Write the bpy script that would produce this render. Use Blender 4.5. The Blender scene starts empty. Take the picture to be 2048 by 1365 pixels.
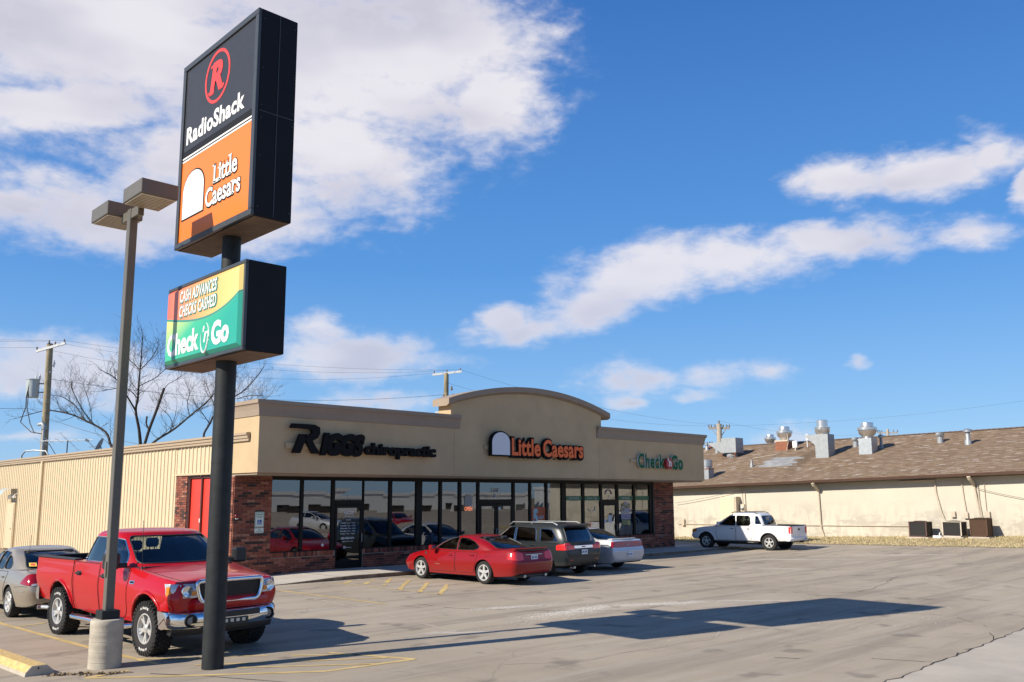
import bpy, bmesh, math, random
from mathutils import Vector, Matrix
from mathutils.bvhtree import BVHTree
from math import sin, cos, pi, radians, hypot, atan2

random.seed(7)
SC = bpy.context.scene
COL = SC.collection

# ------------------------------------------------------------------ camera
CAM_F, CAM_PITCH, CAM_ROLL, CAM_YAW, CAM_H = 1767.9554, .1488, -.0032, .8063, 2.506
_fw = Vector((cos(CAM_YAW)*cos(CAM_PITCH), sin(CAM_YAW)*cos(CAM_PITCH), sin(CAM_PITCH)))
_rt = Vector((sin(CAM_YAW), -cos(CAM_YAW), 0)); _up = _rt.cross(_fw)
_r2 = _rt*cos(CAM_ROLL) + _up*sin(CAM_ROLL); _u2 = -_rt*sin(CAM_ROLL) + _up*cos(CAM_ROLL)
cd = bpy.data.cameras.new('camera'); cam = bpy.data.objects.new('camera', cd); COL.objects.link(cam)
cam.matrix_world = Matrix(((_r2.x, _u2.x, -_fw.x, 0), (_r2.y, _u2.y, -_fw.y, 0), (_r2.z, _u2.z, -_fw.z, CAM_H), (0, 0, 0, 1)))
cd.sensor_fit = 'HORIZONTAL'; cd.sensor_width = 36.0; cd.lens = CAM_F/2048*36.0
cd.shift_y = 48.79/2048; cd.clip_start = .1; cd.clip_end = 4000
SC.camera = cam

# ------------------------------------------------------------------ sun, exposure
SUN_AZ, SUN_EL = radians(-13.2), radians(32.8)          # the way the light travels
sd = bpy.data.lights.new('sun', 'SUN'); sd.energy = 5.0; sd.angle = radians(.5); sd.color = (1, .92, .79)
sun = bpy.data.objects.new('sun', sd); COL.objects.link(sun)
_t = Vector((cos(SUN_AZ)*cos(SUN_EL), sin(SUN_AZ)*cos(SUN_EL), -sin(SUN_EL)))
sun.rotation_euler = _t.to_track_quat('-Z', 'Y').to_euler()
sun.location = (-60, 20, 60)
SC.view_settings.view_transform = 'Standard'; SC.view_settings.look = 'None'
SC.view_settings.gamma = 1; SC.view_settings.use_curve_mapping = False
SC.view_settings.exposure = .35
SC.render.engine = 'CYCLES'
SC.cycles.max_bounces = 6; SC.cycles.diffuse_bounces = 3; SC.cycles.glossy_bounces = 4; SC.cycles.transparent_max_bounces = 10
SC.cycles.transmission_bounces = 4; SC.cycles.caustics_reflective = False; SC.cycles.caustics_refractive = False
SC.cycles.use_denoising = True

# ------------------------------------------------------------------ world: sky with clouds
W = bpy.data.worlds.new('World'); SC.world = W; W.use_nodes = True
nt = W.node_tree; nt.nodes.clear()
class NG:
    """small helper for node graphs"""
    def __init__(s, tree): s.t = tree
    def n(s, typ, **kw):
        nd = s.t.nodes.new(typ)
        for k, v in kw.items(): setattr(nd, k, v)
        return nd
    def l(s, a, b): s.t.links.new(a, b)
    def put(s, sock, v):
        if hasattr(v, 'is_output') or isinstance(v, bpy.types.NodeSocket): s.l(v, sock)
        else: sock.default_value = v
    def m(s, op, a, b=None, c=None, clamp=False):
        nd = s.n('ShaderNodeMath', operation=op, use_clamp=clamp)
        s.put(nd.inputs[0], a)
        if b is not None: s.put(nd.inputs[1], b)
        if c is not None: s.put(nd.inputs[2], c)
        return nd.outputs[0]
    def ramp(s, v, stops, interp='LINEAR'):
        nd = s.n('ShaderNodeValToRGB'); nd.color_ramp.interpolation = interp
        e = nd.color_ramp.elements
        while len(e) > 1: e.remove(e[-1])
        e[0].position = stops[0][0]; e[0].color = (*stops[0][1], 1)
        for p, c in stops[1:]:
            q = e.new(p); q.color = (*c, 1)
        s.l(v, nd.inputs[0]); return nd.outputs[0]
    def mix(s, f, a, b, typ='MIX'):
        nd = s.n('ShaderNodeMix', data_type='RGBA', blend_type=typ)
        s.put(nd.inputs[0], f)
        for i, v in ((6, a), (7, b)):
            if isinstance(v, tuple): nd.inputs[i].default_value = (*v, 1)
            else: s.l(v, nd.inputs[i])
        return nd.outputs[2]
    def noise(s, vec, scale, detail=4, rough=.55, dist=0):
        nd = s.n('ShaderNodeTexNoise'); nd.inputs['Scale'].default_value = scale
        nd.inputs['Detail'].default_value = detail; nd.inputs['Roughness'].default_value = rough
        nd.inputs['Distortion'].default_value = dist
        if vec is not None: s.l(vec, nd.inputs['Vector'])
        return nd.outputs[0]
    def smooth(s, v, a, b):
        nd = s.n('ShaderNodeMapRange', interpolation_type='SMOOTHSTEP')
        s.put(nd.inputs[0], v); nd.inputs[1].default_value = a; nd.inputs[2].default_value = b
        return nd.outputs[0]
    def mapping(s, vec, loc=(0, 0, 0), rot=(0, 0, 0), scale=(1, 1, 1), typ='POINT'):
        nd = s.n('ShaderNodeMapping', vector_type=typ)
        nd.inputs[1].default_value = loc; nd.inputs[2].default_value = rot; nd.inputs[3].default_value = scale
        s.l(vec, nd.inputs[0]); return nd.outputs[0]
g = NG(nt)
sky = g.n('ShaderNodeTexSky', sky_type='NISHITA'); sky.sun_disc = False
sky.sun_elevation = SUN_EL; sky.sun_rotation = atan2(-_t.x, -_t.y); sky.altitude = 300
sky.air_density = 1.0; sky.dust_density = .4; sky.ozone_density = 2.2
tc = g.n('ShaderNodeTexCoord'); dirv = tc.outputs['Generated']
sp = g.n('ShaderNodeSeparateXYZ'); g.l(dirv, sp.inputs[0])
az = g.m('MULTIPLY', g.m('ARCTAN2', sp.outputs[1], sp.outputs[0]), 57.29578)
el = g.m('MULTIPLY', g.m('ARCSINE', sp.outputs[2]), 57.29578)
cv = g.n('ShaderNodeCombineXYZ'); g.l(az, cv.inputs[0]); g.l(el, cv.inputs[1]); uv0 = cv.outputs[0]
wv = g.n('ShaderNodeTexNoise'); wv.inputs['Scale'].default_value = .16; wv.inputs['Detail'].default_value = 5
g.l(g.mapping(uv0, scale=(.55, 1, 1)), wv.inputs['Vector'])
wo = g.n('ShaderNodeVectorMath', operation='MULTIPLY_ADD'); g.l(wv.outputs['Color'], wo.inputs[0])
wo.inputs[1].default_value = (5.0, 2.4, 0); g.l(uv0, wo.inputs[2])
wo2 = g.n('ShaderNodeVectorMath', operation='SUBTRACT'); g.l(wo.outputs[0], wo2.inputs[0]); wo2.inputs[1].default_value = (2.5, 1.2, 0)
wv2 = g.n('ShaderNodeTexNoise'); wv2.inputs['Scale'].default_value = .75; wv2.inputs['Detail'].default_value = 6
g.l(g.mapping(uv0, scale=(.5, 1, 1)), wv2.inputs['Vector'])
wo3 = g.n('ShaderNodeVectorMath', operation='MULTIPLY_ADD'); g.l(wv2.outputs['Color'], wo3.inputs[0]); wo3.inputs[1].default_value = (3.0, 1.5, 0); g.l(wo2.outputs[0], wo3.inputs[2])
wo4 = g.n('ShaderNodeVectorMath', operation='SUBTRACT'); g.l(wo3.outputs[0], wo4.inputs[0]); wo4.inputs[1].default_value = (1.5, .75, 0)
uv = wo4.outputs[0]
CLOUDS = [(72.7, 26.75, 13.91, 5.48, -0.185), (60.48, 26.91, 13.85, 6.18, -0.09), (52.13, 27.78, 7.9, 5.42, -0.034), (47.6, 25.6, 4.6, 3.6, 0.5), (57.02, 21.0, 5.59, 3.94, -0.058), (63.93, 18.64, 7.13, 3.29, -0.09), (71.99, 16.56, 7.45, 2.17, 0.022), (76.25, 16.81, 3.09, 0.96, -0.154), (73.71, 22.2, 7.19, 1.91, -0.169), (67.0, 20.6, 6.31, 1.9, -0.13),
 (45.66, 10.83, 4.61, 1.23, -0.079), (41.04, 11.9, 4.25, 1.61, -0.148), (37.4, 13.87, 5.49, 2.39, -0.164), (31.94, 14.54, 5.91, 1.81, -0.071), (25.8, 15.41, 4.96, 1.21, -0.042), (46.98, 11.48, 2.31, 1.29, 0.001), (24.69, 19.16, 3.38, 1.52, 0.127), (20.42, 18.71, 3.56, 1.57, 0.061), (16.99, 19.42, 1.57, 0.82, 0.178), (14.69, 17.76, 1.25, 1.89, 0.18), (18.49, 15.52, 2.91, 0.57, 0.139), (22.31, 15.63, 1.97, 0.73, 0.119),
 (56.07, 8.95, 6.08, 1.76, -0.022), (59.28, 10.76, 2.04, 0.63, -0.039), (73.54, 7.56, 7.09, 1.87, 0.035), (67.22, 6.86, 5.74, 1.51, -0.041), (38.22, 7.34, 2.88, 0.77, 0.022), (33.16, 7.46, 2.48, 0.57, 0.034), (29.49, 7.44, 1.44, 0.53, 0.042), (39.37, 5.98, 1.28, 0.42, 0.016), (24.9, 8.23, 0.7, 0.35, 0.059), (34.29, 6.29, 1.56, 0.29, 0.026), (54.74, 6.0, 3.83, 0.58, -0.012), (75.3, 3.68, 3.49, 0.39, -0.032), (28.75, 4.17, 2.65, 0.37, 0.026),
 # the rest of the sky carries the same kind of clouds
 (98, 22, 16, 6, 0), (95, 9, 12, 2, 0), (150, 12, 14, 3, 0), (-10, 22, 12, 3, .1), (-30, 10, 16, 2, 0), (-55, 24, 14, 4, 0), (-80, 12, 15, 2.5, .1), (-110, 20, 14, 3, 0), (-150, 14, 14, 3, 0), (0, 8, 10, 1.5, 0), (60, 40, 15, 5, 0)]
dens = None
for (u, v, a, b, r) in CLOUDS:
    mp = g.mapping(uv, loc=(u, v, 0), rot=(0, 0, r), scale=(a*(1.12 if a > 5 else 1.0), b*(1.08 if b > 2.5 else 1.0 if b > .86 else 1.5), 1), typ='TEXTURE')
    ln = g.n('ShaderNodeVectorMath', operation='LENGTH'); g.l(mp, ln.inputs[0])
    d = g.m('SUBTRACT', 1.0, ln.outputs['Value'])
    if b < .85: d = g.m('MULTIPLY', d, .50 if b < .6 else .62)
    dens = d if dens is None else g.m('SMOOTH_MAX', dens, d, .12)
nz = g.m('ADD', g.m('MULTIPLY', g.noise(g.mapping(uv0, scale=(.15, .33, 1)), 1.0, 8, .55, .2), .50), g.m('ADD', g.m('MULTIPLY', g.noise(g.mapping(uv0, loc=(7, 2, 0), scale=(.42, .80, 1)), 1.0, 8, .58, .3), .34), g.m('MULTIPLY', g.noise(g.mapping(uv0, loc=(1, 5, 0), scale=(.95, 1.7, 1)), 1.0, 7, .62, .4), .16)))
dens2 = g.m('ADD', dens, g.m('MULTIPLY', g.m('SUBTRACT', nz, .50), 2.5))
cover = g.m('MULTIPLY', g.m('POWER', g.smooth(dens2, -.26, .62), 1.25), g.m('MULTIPLY_ADD', g.smooth(el, 6, 22), .17, .79))
# cloud colour: sunlit white tops, lavender grey where thick and low
shade = g.noise(g.mapping(uv0, loc=(3, 1.2, 0), scale=(.075, .17, 1)), 1.0, 3, .5)
thick = g.smooth(dens2, .20, 1.25)
lit = g.m('SUBTRACT', 1.0, g.m('MULTIPLY', g.m('MULTIPLY', g.smooth(dens2, .05, .75), g.smooth(shade, .36, .66)), .85))
ccol = g.ramp(lit, [(0, (.56, .56, .66)), (.45, (.69, .67, .75)), (1, (.84, .815, .86))])
# clear air: the Nishita sky, a little deeper overhead as the photograph's
hs = g.n('ShaderNodeHueSaturation'); hs.inputs['Saturation'].default_value = 1.22; hs.inputs['Value'].default_value = 1.0
g.l(sky.outputs[0], hs.inputs['Color'])
SKY_STRENGTH = .10
elr = g.ramp(g.m('DIVIDE', el, 90.0, clamp=True), [(0, (.265, .465, .72)), (.05, (.20, .41, .715)), (.16, (.082, .262, .625)), (.34, (.038, .15, .455)), (.5, (.024, .095, .30)), (1, (.010, .045, .17))])
elv = g.n('ShaderNodeVectorMath', operation='SCALE'); g.l(elr, elv.inputs[0]); elv.inputs['Scale'].default_value = 1/SKY_STRENGTH
skymix = g.mix(.80, hs.outputs[0], elv.outputs[0])
skys = g.n('ShaderNodeVectorMath', operation='SCALE'); g.l(skymix, skys.inputs[0]); skys.inputs['Scale'].default_value = 1.0
cl = g.n('ShaderNodeVectorMath', operation='SCALE'); g.l(ccol, cl.inputs[0]); cl.inputs['Scale'].default_value = .80/SKY_STRENGTH
allsky = g.mix(cover, skys.outputs[0], cl.outputs[0])
bg = g.n('ShaderNodeBackground'); bg.inputs['Strength'].default_value = SKY_STRENGTH
g.l(allsky, bg.inputs[0])
wout = g.n('ShaderNodeOutputWorld'); g.l(bg.outputs[0], wout.inputs[0])
W.cycles.sampling_method = 'MANUAL'; W.cycles.sample_map_resolution = 512

# ------------------------------------------------------------------ mesh helpers
class MB:
    def __init__(s): s.v = []; s.f = []; s.mi = []; s.cur = 0
    def add(s, vs, fs):
        o = len(s.v); s.v += [tuple(p) for p in vs]
        for f in fs: s.f.append(tuple(i+o for i in f)); s.mi.append(s.cur)
        return s
    def box(s, x0, x1, y0, y1, z0, z1, b=0):
        if b:                                       # chamfered on all twelve edges
            P = []; cx, cy, cz = (x0+x1)/2, (y0+y1)/2, (z0+z1)/2
            hx, hy, hz = abs(x1-x0)/2, abs(y1-y0)/2, abs(z1-z0)/2
            b = min(b, hx*.9, hy*.9, hz*.9)
            bm = bmesh.new(); bmesh.ops.create_cube(bm, size=2)
            for v in bm.verts: v.co = Vector((v.co.x*hx, v.co.y*hy, v.co.z*hz))
            bmesh.ops.bevel(bm, geom=list(bm.edges), offset=b, segments=1, affect='EDGES', profile=.5)
            bm.verts.index_update()
            s.add([(v.co.x+cx, v.co.y+cy, v.co.z+cz) for v in bm.verts], [[v.index for v in f.verts] for f in bm.faces]); bm.free()
            return s
        return s.add([(x0, y0, z0), (x1, y0, z0), (x1, y1, z0), (x0, y1, z0), (x0, y0, z1), (x1, y0, z1), (x1, y1, z1), (x0, y1, z1)],
                     [(0, 3, 2, 1), (4, 5, 6, 7), (0, 1, 5, 4), (1, 2, 6, 5), (2, 3, 7, 6), (3, 0, 4, 7)])
    def obox(s, c, ax, ay, az):                     # box from centre and three half-axis vectors
        c = Vector(c); ax = Vector(ax); ay = Vector(ay); az = Vector(az)
        P = [c+i*ax+j*ay+k*az for k in (-1, 1) for (i, j) in ((-1, -1), (1, -1), (1, 1), (-1, 1))]
        return s.add(P, [(0, 3, 2, 1), (4, 5, 6, 7), (0, 1, 5, 4), (1, 2, 6, 5), (2, 3, 7, 6), (3, 0, 4, 7)])
    def tube(s, pts, r, n=8, cap=True):
        pts = [Vector(p) for p in pts]; R = r if isinstance(r, (list, tuple)) else [r]*len(pts)
        o = len(s.v); t0 = None; x = None
        for i, p in enumerate(pts):
            t = (pts[min(i+1, len(pts)-1)] - pts[max(i-1, 0)])
            t = t.normalized() if t.length > 1e-9 else Vector((0, 0, 1))
            if x is None:
                x = t.orthogonal().normalized()
            else:
                x = (x - t*x.dot(t)); x = x.normalized() if x.length > 1e-6 else t.orthogonal().normalized()
            y = t.cross(x)
            for k in range(n):
                a = 2*pi*k/n; s.v.append(tuple(p + (x*cos(a)+y*sin(a))*R[i]))
        for i in range(len(pts)-1):
            for k in range(n):
                a = o+i*n+k; b = o+i*n+(k+1) % n
                s.f.append((a, b, b+n, a+n)); s.mi.append(s.cur)
        if cap:
            s.f.append(tuple(o+k for k in range(n))[::-1]); s.mi.append(s.cur)
            s.f.append(tuple(o+(len(pts)-1)*n+k for k in range(n))); s.mi.append(s.cur)
        return s
    def lathe(s, prof, n=24, c=(0, 0, 0), axis='Z', cap=True):
        """prof: (radius, height) list"""
        o = len(s.v)
        for (r, h) in prof:
            for k in range(n):
                a = 2*pi*k/n; x, y = r*cos(a), r*sin(a)
                p = {'Z': (x, y, h), 'Y': (x, h, -y), 'X': (h, x, y)}[axis]
                s.v.append((p[0]+c[0], p[1]+c[1], p[2]+c[2]))
        for i in range(len(prof)-1):
            for k in range(n):
                a = o+i*n+k; b = o+i*n+(k+1) % n
                s.f.append((a, b, b+n, a+n)); s.mi.append(s.cur)
        if cap:
            if prof[0][0] > 1e-6: s.f.append(tuple(o+k for k in range(n))[::-1]); s.mi.append(s.cur)
            if prof[-1][0] > 1e-6: s.f.append(tuple(o+(len(prof)-1)*n+k for k in range(n))); s.mi.append(s.cur)
        return s
    def prism(s, poly, o, u, v, d):
        """extrude a 2D polygon (in o + a*u + b*v) along vector d"""
        o, u, v, d = map(Vector, (o, u, v, d)); n = len(poly)
        A = [o+u*a+v*b for a, b in poly]; B = [p+d for p in A]
        F = [tuple(range(n))[::-1], tuple(range(n, 2*n))]
        for i in range(n): j = (i+1) % n; F.append((i, j, n+j, n+i))
        return s.add(A+B, F)
    def mesh(s, name, mats, smooth=None, recalc=True):
        me = bpy.data.meshes.new(name); me.from_pydata(s.v, [], s.f)
        for m in (mats if isinstance(mats, (list, tuple)) else [mats]): me.materials.append(m)
        me.polygons.foreach_set('material_index', s.mi)
        if recalc:
            bm = bmesh.new(); bm.from_mesh(me); bmesh.ops.recalc_face_normals(bm, faces=bm.faces); bm.to_mesh(me); bm.free()
        if smooth: shade(me, smooth)
        me.update(); return me

def shade(me, ang):
    me.polygons.foreach_set('use_smooth', [True]*len(me.polygons))
    if ang < 179:
        try: me.set_sharp_from_angle(angle=radians(ang))
        except Exception: pass

def link(name, me, parent=None, **props):
    o = bpy.data.objects.new(name, me); COL.objects.link(o)
    if parent is not None: o.parent = parent
    for k, v in props.items(): o[k] = v
    return o
def build(name, mb, mats, parent=None, smooth=None, world=False, recalc=True, **props):
    """one mesh object; with world=True the coordinates are world ones and are made local to the (unrotated) parent"""
    if world and parent is not None:
        L = abs_loc(parent); mb.v = [(x-L.x, y-L.y, z-L.z) for x, y, z in mb.v]
    return link(name, mb.mesh(name, mats, smooth, recalc), parent, **props)
def abs_loc(o):
    L = Vector((0, 0, 0))
    while o is not None: L = L + o.location; o = o.parent
    return L
def thing(name, label, cat, loc=(0, 0, 0), rotz=0, group=None):
    o = bpy.data.objects.new(name, None); COL.objects.link(o); o.empty_display_size = .3
    o.location = loc; o.rotation_euler = (0, 0, rotz); o['label'] = label; o['category'] = cat
    if group: o['group'] = group
    return o
def tag(o, label, cat, group=None):
    o['label'] = label; o['category'] = cat
    if group: o['group'] = group
    return o
def dup(root, loc, rotz=None, label=None, group=None):
    def cp(o, par):
        c = o.copy(); COL.objects.link(c); c.parent = par
        for ch in kids.get(o.name, []): cp(ch, c)
        return c
    kids = {}
    for o in bpy.data.objects:
        if o.parent: kids.setdefault(o.parent.name, []).append(o)
    r = cp(root, None); r.location = loc
    if rotz is not None: r.rotation_euler = (0, 0, rotz)
    if label: r['label'] = label
    if group: r['group'] = group
    return r

# ------------------------------------------------------------------ materials
MATS = {}
def mat(name, col, rough=.6, metal=0, vary=.0, scale=8, bump=0, bscale=60, coat=0, spec=None, rnd=0, coord='Object', stain=None):
    m = bpy.data.materials.new(name); m.use_nodes = True; t = m.node_tree; q = NG(t)
    b = t.nodes['Principled BSDF']; b.inputs['Roughness'].default_value = rough; b.inputs['Metallic'].default_value = metal
    if coat: b.inputs['Coat Weight'].default_value = coat; b.inputs['Coat Roughness'].default_value = .03
    if spec is not None: b.inputs['Specular IOR Level'].default_value = spec
    b.inputs['Base Color'].default_value = (*col, 1)
    tcn = q.n('ShaderNodeTexCoord').outputs[coord]
    c = None
    if vary:
        nzv = q.noise(tcn, scale, 6, .6)
        lo = tuple(max(0, x*(1-vary)) for x in col); hi = tuple(min(1, x*(1+vary)) for x in col)
        c = q.ramp(nzv, [(.3, lo), (.7, hi)])
    if rnd:
        oi = q.n('ShaderNodeObjectInfo').outputs['Random']
        f = q.m('MULTIPLY_ADD', oi, 2*rnd, 1-rnd)
        base = c if c is not None else col
        nd = q.n('ShaderNodeVectorMath', operation='SCALE'); q.put(nd.inputs[0], base if not isinstance(base, tuple) else base); q.l(f, nd.inputs['Scale']); c = nd.outputs[0]
    if stain:
        sc, amt, scol = stain
        sm = q.smooth(q.noise(q.mapping(tcn, scale=sc), 1, 7, .62), .52, .72)
        c = q.mix(q.m('MULTIPLY', sm, amt), c if c is not None else col, scol)
    if c is not None: q.l(c, b.inputs['Base Color'])
    if bump:
        bn = q.n('ShaderNodeBump'); bn.inputs['Strength'].default_value = bump; bn.inputs['Distance'].default_value = .01
        q.l(q.noise(tcn, bscale, 5, .6), bn.inputs['Height']); q.l(bn.outputs[0], b.inputs['Normal'])
    MATS[name] = m; return m

stucco = mat('stucco', (.51, .378, .222), .9, vary=.09, scale=.9, bump=.35, bscale=140, stain=((.9, .9, .10), .24, (.42, .32, .21)))
cornice_m = mat('cornice', (.315, .245, .185), .85, vary=.06, scale=1.2, bump=.25, bscale=140)
siding_m = mat('siding', (.64, .525, .35), .45, vary=.03, scale=.6, spec=.4, stain=((.35, .35, .09), .12, (.55, .44, .28)))
trim_m = mat('trim', (.56, .45, .29), .5, vary=.05)
gutter_m = mat('eave_trim', (.40, .31, .21), .5, vary=.06)
mortar = mat('mortar', (.36, .31, .26), .95, vary=.12, scale=20, bump=.3)
alu_dark = mat('dark_aluminium', (.010, .009, .008), .5, spec=.2)
red_door = mat('red_panel', (.72, .05, .03), .4, vary=.04)
concrete = mat('concrete', (.45, .40, .32), .9, vary=.14, scale=5, bump=.4, bscale=50, stain=((1.5, 1.5, 5), .35, (.30, .27, .21)))
concrete2 = mat('walk_concrete', (.52, .47, .40), .9, vary=.12, scale=1.1, bump=.3, bscale=60)
sign_black = mat('sign_black', (.008, .009, .012), .6, spec=.2, vary=.1, scale=3)
sign_frame = mat('sign_frame', (.05, .058, .066), .4, vary=.1)
pole_black = mat('pole_black', (.019, .022, .024), .6, vary=.3, scale=5, bump=.2, bscale=25, spec=.3, stain=((3, 3, .6), .35, (.06, .055, .05)))
bronze = mat('bronze_paint', (.125, .115, .095), .45, vary=.06)
lens_m = mat('lamp_lens', (.55, .50, .40), .3, vary=.1, scale=10)
white_p = mat('white_plastic', (.82, .81, .78), .35)
black_face = mat('black_face', (.03, .031, .034), .4, vary=.1)
orange_face = mat('orange_face', (.84, .20, .025), .35)
red_face = mat('red_face', (.78, .055, .045), .4)
orange_letter = mat('orange_letter', (.88, .13, .012), .4)
letter_black = mat('letter_black', (.010, .010, .011), .7, spec=.12)
green_letter = mat('green_letter', (.006, .115, .045), .6, spec=.15)
green_edge = mat('green_edge', (.02, .20, .14), .4)
wood = mat('pole_wood', (.30, .25, .155), .9, vary=.3, scale=3, bump=.5, bscale=12)
galv = mat('galvanised', (.46, .48, .49), .40, metal=.7, vary=.12, scale=6)
galv_dull = mat('galvanised_dull', (.33, .35, .36), .55, metal=.35, vary=.12, scale=5)
alu_fan = mat('spun_aluminium', (.72, .70, .66), .3, metal=.85, vary=.1, scale=9)
rust = mat('rust', (.26, .10, .055), .85, vary=.35, scale=9)
trans_grey = mat('transformer_grey', (.42, .47, .46), .45, vary=.05)
bark = mat('bark', (.045, .034, .028), .95, vary=.3, scale=8)
wire_m = mat('wire', (.07, .07, .075), .6)
pipe_tan = mat('pipe_tan', (.52, .44, .34), .6, vary=.1)
brown_gut = mat('brown_gutter', (.085, .045, .03), .45, vary=.15)
ac_black = mat('coil_black', (.022, .02, .02), .7, vary=.3, scale=30)
ac_rust = mat('coil_rust', (.085, .045, .025), .8, vary=.35, scale=20)
ac_case = mat('unit_case', (.55, .47, .38), .6, vary=.12)
rail_m = mat('rail_iron', (.06, .035, .025), .7, vary=.2)
steel_white = mat('white_metal', (.72, .73, .72), .4)
yellow_p = mat('yellow_paint', (.60, .42, .16), .85, vary=.28, scale=14, bump=.3, stain=((6, 6, 6), .6, (.40, .35, .27)))
# vehicles
tyre_m = mat('tyre_rubber', (.017, .016, .016), .85, vary=.2, scale=20)
dark_in = mat('dark_interior', (.012, .012, .012), .9)
seat_m = mat('seat_cloth', (.045, .043, .042), .9, vary=.1)
chrome = mat('chrome', (.82, .83, .84), .07, metal=1)
alloy = mat('alloy_wheel', (.72, .72, .70), .3, metal=.55)
blk_plas = mat('black_plastic', (.02, .02, .021), .5)
seam_m = mat('panel_gap', (.008, .006, .006), .8)
amber = mat('amber_lens', (.75, .24, .02), .15, spec=.7)
red_lens = mat('red_lens', (.30, .004, .008), .12, spec=.7, coat=.5); bright_lens = mat('bright_red_lens', (.78, .03, .03), .15, spec=.7, coat=.5)
clear_lens = mat('clear_lens', (.55, .58, .60), .10, metal=.25, spec=.7)
plate_m = mat('plate_white', (.62, .68, .78), .4, vary=.1, scale=18)
plate_ink = mat('plate_ink', (.03, .05, .16), .5)
def paint(name, col, metal=0, rough=.3, coat=.75, dust=.18):
    m = mat(name, col, rough, metal, coat=coat, spec=.25); q = NG(m.node_tree); b = m.node_tree.nodes['Principled BSDF']
    ob = q.n('ShaderNodeTexCoord').outputs['Object']; s3 = q.n('ShaderNodeSeparateXYZ'); q.l(ob, s3.inputs[0])      # road dust low on the body
    n = q.noise(ob, 5, 6, .65); low = q.smooth(q.m('ADD', s3.outputs[2], q.m('MULTIPLY', n, .35)), .85, .30)
    f = q.m('ADD', q.m('MULTIPLY', low, dust), q.m('MULTIPLY', q.smooth(n, .5, .75), dust*.1))
    q.l(q.mix(f, col, (.26, .22, .18)), b.inputs['Base Color']); q.l(q.m('MULTIPLY_ADD', low, .35, rough), b.inputs['Roughness']); q.l(q.m('MULTIPLY_ADD', low, -.6*coat, coat), b.inputs['Coat Weight'])
    return m
p_red = paint('red_paint', (.45, .003, .006), 0, .3, .6, .07); p_red2 = paint('deep_red_paint', (.25, .002, .004), 0, .3, .6, .08)
p_grey = paint('dark_grey_paint', (.024, .029, .032), .1, .3, .35, .07); p_silver = paint('silver_paint', (.60, .61, .63), .35)
p_white = paint('white_paint', (.78, .78, .78)); p_tan = paint('champagne_paint', (.33, .285, .225), .35)
p_blue = paint('navy_paint', (.02, .03, .07), .2)

def glass_mat(name, tint, gloss, rough=0.0):
    m = bpy.data.materials.new(name); m.use_nodes = True; t = m.node_tree; q = NG(t); t.nodes.clear()
    tr = q.n('ShaderNodeBsdfTransparent'); tr.inputs[0].default_value = (*tint, 1)
    gl = q.n('ShaderNodeBsdfGlossy'); gl.inputs['Roughness'].default_value = rough; gl.inputs['Color'].default_value = (.95, .97, 1, 1)
    fr = q.n('ShaderNodeFresnel'); fr.inputs[0].default_value = 1.5
    f = q.m('MULTIPLY_ADD', fr.outputs[0], 1.0, gloss, clamp=True)
    mx = q.n('ShaderNodeMixShader'); q.l(f, mx.inputs[0]); q.l(tr.outputs[0], mx.inputs[1]); q.l(gl.outputs[0], mx.inputs[2])
    o = q.n('ShaderNodeOutputMaterial'); q.l(mx.outputs[0], o.inputs[0]); MATS[name] = m; return m
shop_glass = glass_mat('shop_glass', (.36, .38, .38), .13)
car_glass = glass_mat('car_glass', (.30, .34, .33), .06)
clear_glass = glass_mat('car_glass_light', (.62, .68, .66), .04)
dark_glass = glass_mat('tinted_car_glass', (.10, .11, .12), .10)

def brick_mat():
    m = bpy.data.materials.new('brick'); m.use_nodes = True; q = NG(m.node_tree); b = m.node_tree.nodes['Principled BSDF']
    oi = q.n('ShaderNodeObjectInfo').outputs['Random']; gi = q.n('ShaderNodeNewGeometry').outputs['Random Per Island']
    r = q.m('FRACT', q.m('ADD', oi, gi))
    c = q.ramp(r, [(0, (.045, .026, .022)), (.10, (.060, .030, .025)), (.16, (.15, .048, .032)), (.45, (.22, .066, .040)), (.75, (.27, .085, .050)), (.93, (.31, .12, .075)), (1, (.36, .17, .11))], 'LINEAR')
    ob = q.n('ShaderNodeTexCoord').outputs['Object']
    n1 = q.noise(ob, 26, 5, .65)
    sc = q.n('ShaderNodeVectorMath', operation='SCALE'); q.l(c, sc.inputs[0]); q.l(q.m('MULTIPLY_ADD', n1, .9, .55), sc.inputs['Scale'])
    q.l(sc.outputs[0], b.inputs['Base Color']); b.inputs['Roughness'].default_value = .9
    bn = q.n('ShaderNodeBump'); bn.inputs['Strength'].default_value = .4; bn.inputs['Distance'].default_value = .006
    q.l(q.noise(ob, 90, 4, .6), bn.inputs['Height']); q.l(bn.outputs[0], b.inputs['Normal'])
    return m
brick_m = brick_mat()
# ================================================================== ground
def smooth01(t): t = max(0, min(1, t)); return t*t*(3-2*t)
def terrain(x, y):
    """the lot climbs gently towards the far right"""
    zw = max(0, .04+.0317*(32.89-max(y, 6)))
    return zw*max(0, min(1, (x-28)/18.9))**2

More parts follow.
